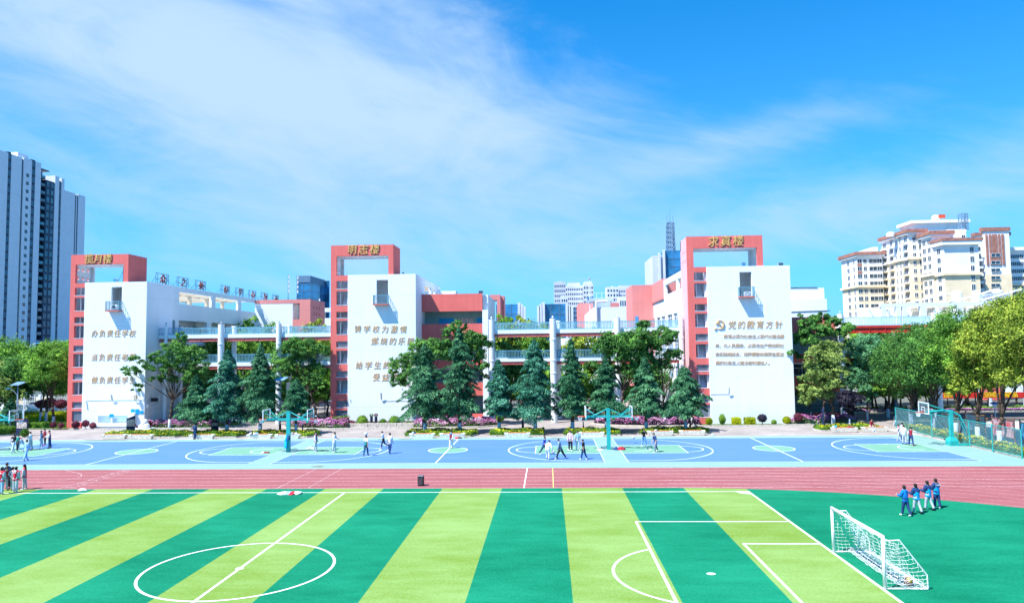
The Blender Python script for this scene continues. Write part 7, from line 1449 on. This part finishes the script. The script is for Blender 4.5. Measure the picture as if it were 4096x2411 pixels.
# iron fence and cool shade behind the walkway
for (xa, xb, Y, lb) in ((-16.5, T2['xL']-.3, 33.6, 'dark iron fence under the walkway beside the middle tower'), (-26.5, -18.5, 33.0, 'dark iron fence at the entrance of the motto wing'), (33.5, T3['xL']-.4, 32.0, 'dark iron fence under the walkway left of the long text tower')):
    o = thing('iron_fence', lb, 'fence', ((xa+xb)/2, Y, 0)); g = MB(); railing(g, (xa, Y), (xb, Y), 0.1, 1.5, .15, 'navy', .03); g.build('bars', o); B(xa, xb, Y-.1, Y+.1, 0, .1, 'kerb').build('base', o)

# ------------------------------------------------------------------ people
random.seed(5)
def person(u, v, vh, face, label, top, legs, shoes='sole', hair='short', pose='stand', sleeves='long', bulk=1.0, skirt=0, sleeve_m=None, hood=None, seat=False, back=None, y_off=0.0, h=None, yoke=None, stripe=None, h_sit=None):
    "u,v: where the feet meet the ground; face: heading in degrees, 0 = towards the camera, 90 = to the right"
    x, y = gnd(u, v); dep = (Vector((x, y, 0))-Vector((CX, CY, 0))).dot(Vector((FV.x, FV.y, 0)).normalized()); H = h or min(1.84, max(1.50, (v-vh)*dep/FPX))
    s = H/1.70; o = thing('person', label, 'person', (x, y, 0)); a = R(face); F = Vector((math.sin(a), -math.cos(a), 0)); S = Vector((math.cos(a), math.sin(a), 0)); U = Vector((0, 0, 1))   # S = the figure's left
    p = dict(lean=2, la=(6, 8, 12), ra=(6, 8, 12), ll=(3, 3, 3), rl=(-4, 3, 3), head=0); p.update(POSES[pose])
    def L(f, l, z): return F*f+S*l+U*z
    hip = L(0, 0, .92); ln = R(p['lean']); up = (U*math.cos(ln)+F*math.sin(ln)).normalized(); fw = (F*math.cos(ln)-U*math.sin(ln))
    chest = hip+up*.30; neck = hip+up*.50; hd = neck+up*.10+F*.015; hc = hd+up*.10+F*.01; J = [hip, hip+up*.14, chest, neck, hd, hc, hc+up*.07]; rad = [.125, .115, .135, .055, .058, .088, .070]
    E = [(0,1),(1,2),(2,3),(3,4),(4,5),(5,6)]; bone = ['t','t','t','n','h','h']
    def limb(root, dirn, l1, l2, pit, out, bend, sd):
        d1 = (-up*math.cos(R(pit))+fw*math.sin(R(pit))); d1 = (d1*math.cos(R(out))+S*sd*math.sin(R(out))).normalized(); m = root+d1*l1
        b2 = R(pit+bend*dirn); d2 = (-up*math.cos(b2)+fw*math.sin(b2)); d2 = (d2*math.cos(R(out*.4))+S*sd*math.sin(R(out*.4))).normalized(); return m, m+d2*l2, d2
    wr = []
    for sd, q in ((1, p['la']), (-1, p['ra'])):
        sh = neck-up*.055+S*sd*.165; el, w, d2 = limb(sh, 1, .28, .245, q[0], q[1], q[2], sd); k = len(J); J += [sh, el, w]; rad += [.062, .042, .028]; E += [(3, k), (k, k+1), (k+1, k+2)]; bone += ['t', 'u', 'f']; wr.append((w, d2, sd))
    feet = []; u_, f_ = up, fw; up2, fw2 = U, F
    for sd, q in ((1, p['ll']), (-1, p['rl'])):
        hp = hip+S*sd*.085-U*.04; b = R(q[0]); d1 = (-U*math.cos(b)+F*math.sin(b)); d1 = (d1*math.cos(R(q[1]))+S*sd*math.sin(R(q[1]))).normalized(); kn = hp+d1*.42; b2 = R(q[0]-q[2]); d2 = (-U*math.cos(b2)+F*math.sin(b2)); d2 = (d2*math.cos(R(q[1]))+S*sd*math.sin(R(q[1]))).normalized(); an = kn+d2*.42
        k = len(J); J += [hp, kn, an]; rad += [.095, .058, .042]; E += [(0, k), (k, k+1), (k+1, k+2)]; bone += ['l', 'l', 'l']; feet.append((an, sd, b2))
    low = min(f[0].z for f in feet)-.085
    if pose == 'sit': low = hip.z-.57/s
    off = Vector((0, 0, -low)); J = [(j+off)*s for j in J]; bk = 1+.30*(bulk-1); rad = [r*s*(bk if (k < 3 or (7 <= k < 13 and k not in (9, 12))) else 1) for k, r in enumerate(rad)]
    me = bpy.data.meshes.new('body'); me.from_pydata([tuple(j) for j in J], E, []); ob = bpy.data.objects.new('body', me); COL.objects.link(ob)
    md = ob.modifiers.new('skin', 'SKIN'); md.use_smooth_shade = True; me_ = ob.data
    for k, r in enumerate(rad): sv = me_.skin_vertices[0].data[k]; sv.radius = (r, r*(.78 if k in (0, 1, 2) else 1.0)); sv.use_root = (k == 0)
    ms = ob.modifiers.new('sub', 'SUBSURF'); ms.levels = 1; ms.render_levels = 1
    bpy.context.view_layer.update(); m2 = bpy.data.meshes.new_from_object(ob.evaluated_get(bpy.context.evaluated_depsgraph_get())); ob.modifiers.clear(); ob.data = m2; bpy.data.meshes.remove(me)
    m2.materials.clear(); m2.materials.append(MATS['skin']); ob.parent = o
    V = np.array([v_.co[:] for v_ in m2.vertices]); Nn = np.array([v_.normal[:] for v_ in m2.vertices]); FC = [tuple(q.vertices) for q in m2.polygons]
    A_ = np.array([J[e[0]][:] for e in E]); B_ = np.array([J[e[1]][:] for e in E])
    cen = np.array([V[list(f)].mean(0) for f in FC]); d = cen[:, None]-A_[None]; ab = B_-A_; tt = np.clip((d*ab).sum(2)/((ab*ab).sum(1)+1e-9), 0, 1); ds = np.linalg.norm(d-tt[..., None]*ab, axis=2); bi = ds.argmin(1); bt = tt[np.arange(len(cen)), bi]
    def garment(name, sel, infl, m, mi2=None, m2n=None):
        used = {}; vs = []; fs = []; mi = []
        for fi in sel:
            f = []
            for vi in FC[fi]:
                if vi not in used: used[vi] = len(vs); vs.append(V[vi]+Nn[vi]*infl)
                f.append(used[vi])
            fs.append(tuple(f)); mi.append(0 if mi2 is None or not mi2(fi) else 1)
        g = bpy.data.meshes.new(name); g.from_pydata([tuple(q) for q in vs], [], fs); g.materials.append(MATS[m]); 
        if m2n: g.materials.append(MATS[m2n])
        g.polygons.foreach_set('material_index', mi); g.polygons.foreach_set('use_smooth', [True]*len(fs)); g.update(); go = bpy.data.objects.new(name, g); COL.objects.link(go); go.parent = o
        # a little thickness at cuffs and hem
        sm = go.modifiers.new('cloth', 'SOLIDIFY'); sm.thickness = .012; sm.offset = -1; return go
    B1 = [bone[i] for i in bi]
    hipz = J[0].z; sel = [i for i in range(len(FC)) if B1[i] == 't' or B1[i] == 'u' or (B1[i] == 'f' and sleeves == 'long' and bt[i] < .93) or (B1[i] == 'l' and cen[i][2] > hipz-.10*s*1.2 and pose != 'sit' and bt[i] < .35) or (B1[i] == 'n' and bt[i] < .15)]
    if sleeves == 'short': sel = [i for i in sel if not (B1[i] == 'u' and bt[i] > .75)]
    jac = garment('jacket' if sleeves == 'long' else 'shirt', sel, .022*s*bulk, top, (lambda fi: B1[fi] in ('u', 'f')) if sleeve_m else ((lambda fi: B1[fi] in 'uf' or cen[fi][2] > J[2].z+.03*s) if yoke else None), sleeve_m or yoke)
    sel = [i for i in range(len(FC)) if (B1[i] == 'l' and not (bi[i] % 3 == 2 and False) and not (bi[i] in (14, 17) and bt[i] > .9)) or (B1[i] == 't' and cen[i][2] < hipz+.02)]
    if pose == 'shorts': pass
    garment('trousers', sel, .026*s, legs)
    for an, sd, b2 in feet:
        q = (an+off)*s; fd = (F*math.cos(max(-.9, min(0, b2))*.6)+U*math.sin(max(-.9, min(0, b2))*.6)).normalized() if pose != 'sit' else F; c = q+fd*.055*s-U*.035*s
        mb = MB().m(shoes); mb.ell(c, .055*s, .055*s, .05*s, 10, 6); mb.ell(c+fd*.075*s-U*.01*s, .05*s, .05*s, .04*s, 10, 6); mb.ell(c+fd*.035*s-U*.012*s, .052*s, .052*s, .036*s, 10, 6)
        so = mb.build('shoe'); so.parent = o; so.data.polygons.foreach_set('use_smooth', [True]*len(so.data.polygons))
    for w, d2, sd in wr:          # hands: palm, four bent fingers, thumb
        q = (w+off)*s; d2 = d2.normalized(); n_ = d2.cross(S).normalized(); l_ = n_.cross(d2).normalized(); mb = MB().m('skin'); mb.tube(q-d2*.01*s, q+d2*.075*s, .022*s, .034*s, 8)
        for k in range(4):
            r0 = q+d2*.07*s+l_*(k-1.5)*.017*s; k1 = r0+(d2+n_*.25*sd)*.032*s*(1, 1.12, 1.05, .85)[k]; mb.tube(r0, k1, .010*s, .009*s, 5); mb.tube(k1, k1+(d2*.7+n_*.7*sd)*.028*s, .009*s, .007*s, 5)
        t0 = q+d2*.02*s+l_*.026*s; mb.tube(t0, t0+(d2+l_*.8)*.03*s, .012*s, .010*s, 5); mb.tube(t0+(d2+l_*.8)*.03*s, t0+(d2*1.9+l_*.9)*.03*s, .010*s, .008*s, 5); ho = mb.build('hand'); ho.parent = o
    hcw = J[5]; fh = Matrix.Rotation(R(p['head']), 3, 'Z') @ F; sh_ = Matrix.Rotation(R(p['head']), 3, 'Z') @ S
    fc = MB().m('skin'); fc.ell(hcw+fh*.088*s-U*.015*s, .014*s, .014*s, .02*s, 6, 5); fc.ell(hcw+sh_*.086*s-U*.005*s, .014*s, .014*s, .026*s, 6, 5).ell(hcw-sh_*.086*s-U*.005*s, .014*s, .014*s, .026*s, 6, 5); fc.m('dark').ell(hcw+fh*.080*s+sh_*.032*s+U*.012*s, .010*s, .010*s, .006*s, 6, 4).ell(hcw+fh*.080*s-sh_*.032*s+U*.012*s, .010*s, .010*s, .006*s, 6, 4); fc.m('cloth_red').ell(hcw+fh*.078*s-U*.048*s, .018*s, .010*s, .006*s, 6, 4); fo = fc.build('face'); fo.parent = o
    hm = MB().m('hair'); hm.ell(hcw-fh*.020*s+U*.030*s, .100*s, .100*s, .092*s, 14, 9, jit=.03)
    if hair != 'short': hm.ell(hcw-fh*.045*s-U*.02*s, .095*s, .088*s, .12*s, 12, 8, jit=.02)
    if hair == 'long':
        for k in range(4): hm.ell(hcw-fh*(.075+.004*k)*s-U*(.10+.085*k)*s, (.085-.008*k)*s, (.055)*s, .085*s, 10, 6, jit=.03)
    if hair == 'pony': 
        for k in range(6): hm.ell(hcw-fh*(.11+.008*k)*s-U*(.02+.06*k)*s, .034*s*(1-.06*k)*(1.1 if k > 1 else .7), .034*s*(1-.06*k), .05*s, 8, 6)
    ho = hm.build('hair'); ho.parent = o; ho.data.polygons.foreach_set('use_smooth', [True]*len(ho.data.polygons))
    if hood: hb = MB().m(hood); c = J[3]-F*.06*s; hb.ell(c, .11*s, .09*s, .07*s, 10, 6); q = hb.build('hood'); q.parent = o; q.data.polygons.foreach_set('use_smooth', [True]*len(q.data.polygons))
    if back:
        for r_, (txt_, sz, zz_) in enumerate(back):
            c = J[2]-F*(.135*s+.022*bulk*s)+U*zz_; q = text('back_print', txt_, sz, (0, 0, 0), (R(90), 0, a+math.pi), 'white_paint' if r_ or len(back) == 1 or True else 'gold', None, .002, bold=.004); q.parent = o; q.location = c
    if stripe:
        pass
    return o, J, s
POSES = {
 'stand': {}, 'walk': dict(lean=4, la=(-14, 5, 14), ra=(16, 5, 22), ll=(15, 2, 4), rl=(-13, 2, 14)), 'walk2': dict(lean=4, la=(16, 5, 22), ra=(-14, 5, 14), ll=(-12, 2, 14), rl=(14, 2, 4)),
 'stride': dict(lean=9, la=(-15, 10, 30), ra=(30, 8, 35), ll=(34, 3, 8), rl=(-28, 3, 12)), 'wide': dict(lean=14, la=(12, 14, 30), ra=(16, 12, 30), ll=(28, 12, 16), rl=(-22, 14, 10)),
 'dribble': dict(lean=40, la=(14, 10, 30), ra=(28, 24, 24), ll=(26, 5, 26), rl=(-4, 6, 26), head=-10), 'hold': dict(lean=3, la=(20, 4, 80), ra=(18, 4, 84), ll=(4, 3, 4), rl=(-5, 3, 6)),
 'holdwalk': dict(lean=4, la=(20, 4, 88), ra=(16, 4, 70), ll=(12, 2, 3), rl=(-12, 2, 12)), 'phone': dict(lean=6, la=(28, 6, 88), ra=(30, 8, 92), ll=(2, 4, 2), rl=(-2, 4, 2)),
 'reach': dict(lean=10, la=(78, 8, 6), ra=(-6, 8, 14), ll=(22, 3, 16), rl=(-12, 3, 40)), 'armout': dict(lean=6, la=(50, 62, 8), ra=(30, 10, 40), ll=(14, 8, 10), rl=(-16, 8, 14)), 'armoutR': dict(lean=6, la=(20, 10, 30), ra=(55, 68, 5), ll=(12, 8, 8), rl=(-14, 8, 14)),
 'catch': dict(lean=5, la=(30, 40, 70), ra=(34, 18, 70), ll=(10, 8, 14), rl=(-8, 8, 8)), 'run': dict(lean=12, la=(-30, 8, 60), ra=(35, 8, 60), ll=(38, 2, 30), rl=(-30, 2, 45)),
 'bend': dict(lean=55, la=(40, 8, 20), ra=(30, 10, 30), ll=(30, 6, 30), rl=(-20, 6, 14)), 'lookin': dict(lean=16, la=(26, 12, 50), ra=(26, 12, 50), ll=(3, 3, 4), rl=(-4, 3, 4)),
 'sit': dict(lean=14, la=(28, 8, 40), ra=(30, 8, 40), ll=(72, 5, 58), rl=(68, 5, 50)),
}
for c in ('cloth_light', ): mat(c, (.50, .58, .66), .9, var=.05)
mat('cloth_skirtblue', (.0, .17, .55), .85, var=.1)
PEOPLE = [
 (51.6,1812,1737,170,'boy in a black 98 sleeveless shirt and pale trousers, back turned','cloth_black','cloth_light','sole','short','walk',dict(sleeves='short',back=[('98',.26,-.05)])),
 (69,1804,1740,150,'boy in teal shirt and black trousers, half hidden by the 98 player','cloth_green','cloth_black','sole','short','stand',dict(sleeves='short')),
 (86,1793,1742,-60,'student in a red vest stooping forward near the left hoop','cloth_maroon','cloth_light','cloth_black','short','bend',dict(sleeve_m='cloth_white',h=1.65)),
 (122,1800,1730,-80,'boy in a white hoodie and red shoes facing left','cloth_white','cloth_grey','cloth_red','short','hold',dict(hood='cloth_white')),
 (103,1841.6,1762,165,'boy all in light blue walking away, right hand holding something','cloth_sky','cloth_sky','cloth_brown','short','walk',dict()),
 (165,1791,1725,-70,'boy with a navy and white jacket beside two others in maroon','cloth_navy','cloth_light','sole','short','stand',dict(sleeve_m='cloth_white')),
 (179,1781,1718,-30,'taller boy in maroon jacket, black trousers and red shoes','cloth_maroon','cloth_black','cloth_red','short','stand',dict(sleeve_m='cloth_maroon')),
 (198,1793,1724,-60,'boy in maroon and white jacket with navy trousers, rightmost of his three','cloth_maroon','cloth_navy','cloth_black','short','hold',dict(sleeve_m='cloth_white')),
 (4,1976,1874,175,'girl in red backed school jacket and jeans at the left picture edge','cloth_red','cloth_sky','sole','bob','stand',dict(sleeve_m='cloth_grey',back=[('青春',.12,.12)],bulk=1.5)),
 (20,1961,1871,60,'student in grey and red leaning into the huddle','cloth_maroon','cloth_grey','cloth_black','short','lookin',dict(sleeve_m='cloth_grey',bulk=1.2)),
 (34,1954,1853,0,'tall boy in dark jacket facing the camera at the back of the huddle','cloth_navy','cloth_black','cloth_black','short','lookin',dict(bulk=1.2)),
 (47,1959,1872,150,'girl in grey school jacket with long dark hair inside the huddle','cloth_grey','cloth_grey','cloth_black','long','stand',dict(bulk=1.2)),
 (61,1968,1872,185,'girl in red backed jacket with white hood and pale jeans','cloth_red','cloth_light','sole','bob','stand',dict(sleeve_m='cloth_grey',hood='cloth_white',back=[('青春',.1,.12)],bulk=1.5)),
 (97,1957,1862,-70,'girl with ponytail in red and grey jacket standing apart from the huddle','cloth_red','cloth_grey','sole','pony','stand',dict(sleeve_m='cloth_grey',bulk=1.4)),
 (779,1756,1697,-25,'man in navy suit looking at his hands beside a stone bench','cloth_navy','cloth_navy','cloth_black','short','phone',dict(bulk=1.3)),
 (1262,1806,1729,85,'boy in maroon and blue vest with white sleeves, facing right','cloth_maroon','cloth_light','cloth_pink','short','stand',dict(sleeve_m='cloth_white',hood='cloth_royal',bulk=1.2)),
 (1337,1809.5,1732,80,'boy in white top and pale trousers holding his hands together','cloth_white','cloth_light','sole','short','hold',dict(bulk=1.2)),
 (1464,1822,1745,172,'boy in white and green shirt with his back turned under the flying ball','cloth_green','cloth_teal','cloth_brown','short','walk2',dict(sleeves='short',yoke='cloth_white')),
 (1534,1791,1726,-80,'boy in white shirt and black trousers stretching his arm to the left','cloth_white','cloth_black','cloth_pink','short','reach',dict(sleeves='short')),
 (1559,1813.5,1735,170,'boy in white tee shirt and blue trousers walking away','cloth_white','cloth_navy','cloth_black','short','walk',dict(sleeves='short',bulk=1.3)),
 (1804.7,1791.6,1724,178,'student in maroon vest with turquoise hood walking away at mid court','cloth_maroon','cloth_white','sole','short','walk2',dict(sleeve_m='cloth_white',hood='cloth_azure',bulk=1.2)),
 (2176,1817,1745,60,'boy in royal blue shirt and dark teal trousers striding in','cloth_royal','cloth_teal','sole','short','stride',dict(sleeves='short')),
 (2191,1837.6,1771,160,'boy in white sweatshirt and pale jeans bending to dribble','cloth_white','cloth_light','sole','short','dribble',dict(h=1.70,bulk=1.3)),
 (2243,1835,1761,-110,'boy in speckled navy shirt and black trousers facing the dribbler','cloth_pattern','cloth_black','sole','short','wide',dict(bulk=1.2,h=1.72)),
 (2282,1803,1724,-10,'boy in pale pink hoodie and black trousers facing the camera','cloth_pink','cloth_black','sole','short','stand',dict(bulk=1.3)),
 (2312,1801,1726,5,'boy in light blue sweatshirt and light jeans facing the camera','cloth_sky','cloth_light','sole','short','stand',dict(sleeves='short',bulk=1.4)),
 (2335,1837,1760,-120,'boy in black tee shirt and wide navy trousers walking left','cloth_black','cloth_navy','sole','short','walk',dict(sleeves='short',bulk=1.3)),
 (2577,1785,1718,10,'boy in black tee shirt and pale trousers with hands ready','cloth_black','cloth_sky','sole','short','catch',dict(sleeves='short')),
 (2624,1807,1731,-65,'boy in navy tee shirt and grey trousers standing wide legged','cloth_navy','cloth_slate','sole','short','wide',dict(sleeves='short',h=1.74)),
 (2773,1708,1660,80,'man in black tracksuit walking right past the pink flowers','cloth_black','cloth_black','cloth_black','short','stride',dict(bulk=1.2)),
 (2765,1707,1659,80,'person in white walking just behind the man in black','cloth_white','cloth_white','sole','short','stride',dict()),
 (3484,1724,1678,20,'student in maroon jacket and pale trousers sitting on a stone bench','cloth_maroon','cloth_light','sole','short','sit',dict(h=1.68)),
 (3598,1760,1703,-120,'student in red and white jacket stretching an arm left under the hoop','cloth_red','cloth_grey','cloth_pink','short','armoutR',dict(sleeve_m='cloth_white')),
 (3618,1776,1703.5,175,'student in white number shirt and grey trousers under the hoop, back turned','cloth_white','cloth_grey','cloth_black','short','stand',dict(bulk=1.4)),
 (3612,1762,1694,190,'student in white jacket half hidden behind the players under the hoop','cloth_white','cloth_navy','sole','short','stand',dict()),
 (3645,1781,1711.6,150,'student in maroon jacket with white sleeves throwing an arm right','cloth_maroon','cloth_navy','cloth_red','short','armoutR',dict(sleeve_m='cloth_white')),
 (3545.7,1647.7,1594,30,'man in black suit with white shirt standing on the far road','cloth_black','cloth_black','cloth_black','short','stand',dict(bulk=1.2)),
 (3583,1703,1655,100,'person in grey jacket walking just behind the far end of the fence','cloth_slate','cloth_light','sole','short','stride',dict(bulk=1.2)),
 (3624,2062,1936,-158,'girl in plain blue hooded jacket and navy trousers, leftmost of four','cloth_skirtblue','cloth_navy','sole','bob','holdwalk',dict(hood='cloth_skirtblue',bulk=1.7,h=1.60)),
 (3669,2053,1934.6,-165,'girl with long loose hair, blue and navy jacket and grey trousers','cloth_azure','cloth_grey','cloth_black','long','holdwalk',dict(yoke='cloth_navy',bulk=1.9,h=1.60)),
 (3716,2039.6,1925,-155,'girl with long ponytail, bright blue jacket and grey trousers','cloth_azure','cloth_grey','cloth_black','pony','holdwalk',dict(yoke='cloth_navy',bulk=1.9,h=1.60)),
 (3749,2032,1914,-165,'girl with bobbed hair, bright blue jacket and navy trousers, rightmost of four','cloth_azure','cloth_navy','sole','bob','hold',dict(yoke='cloth_navy',bulk=1.8,h=1.62,back=[('实验学校',.085,.135)])),
]
for r in PEOPLE: person(r[0], r[1], r[2], r[3], r[4], r[5], r[6], r[7], r[8], r[9], **r[10])
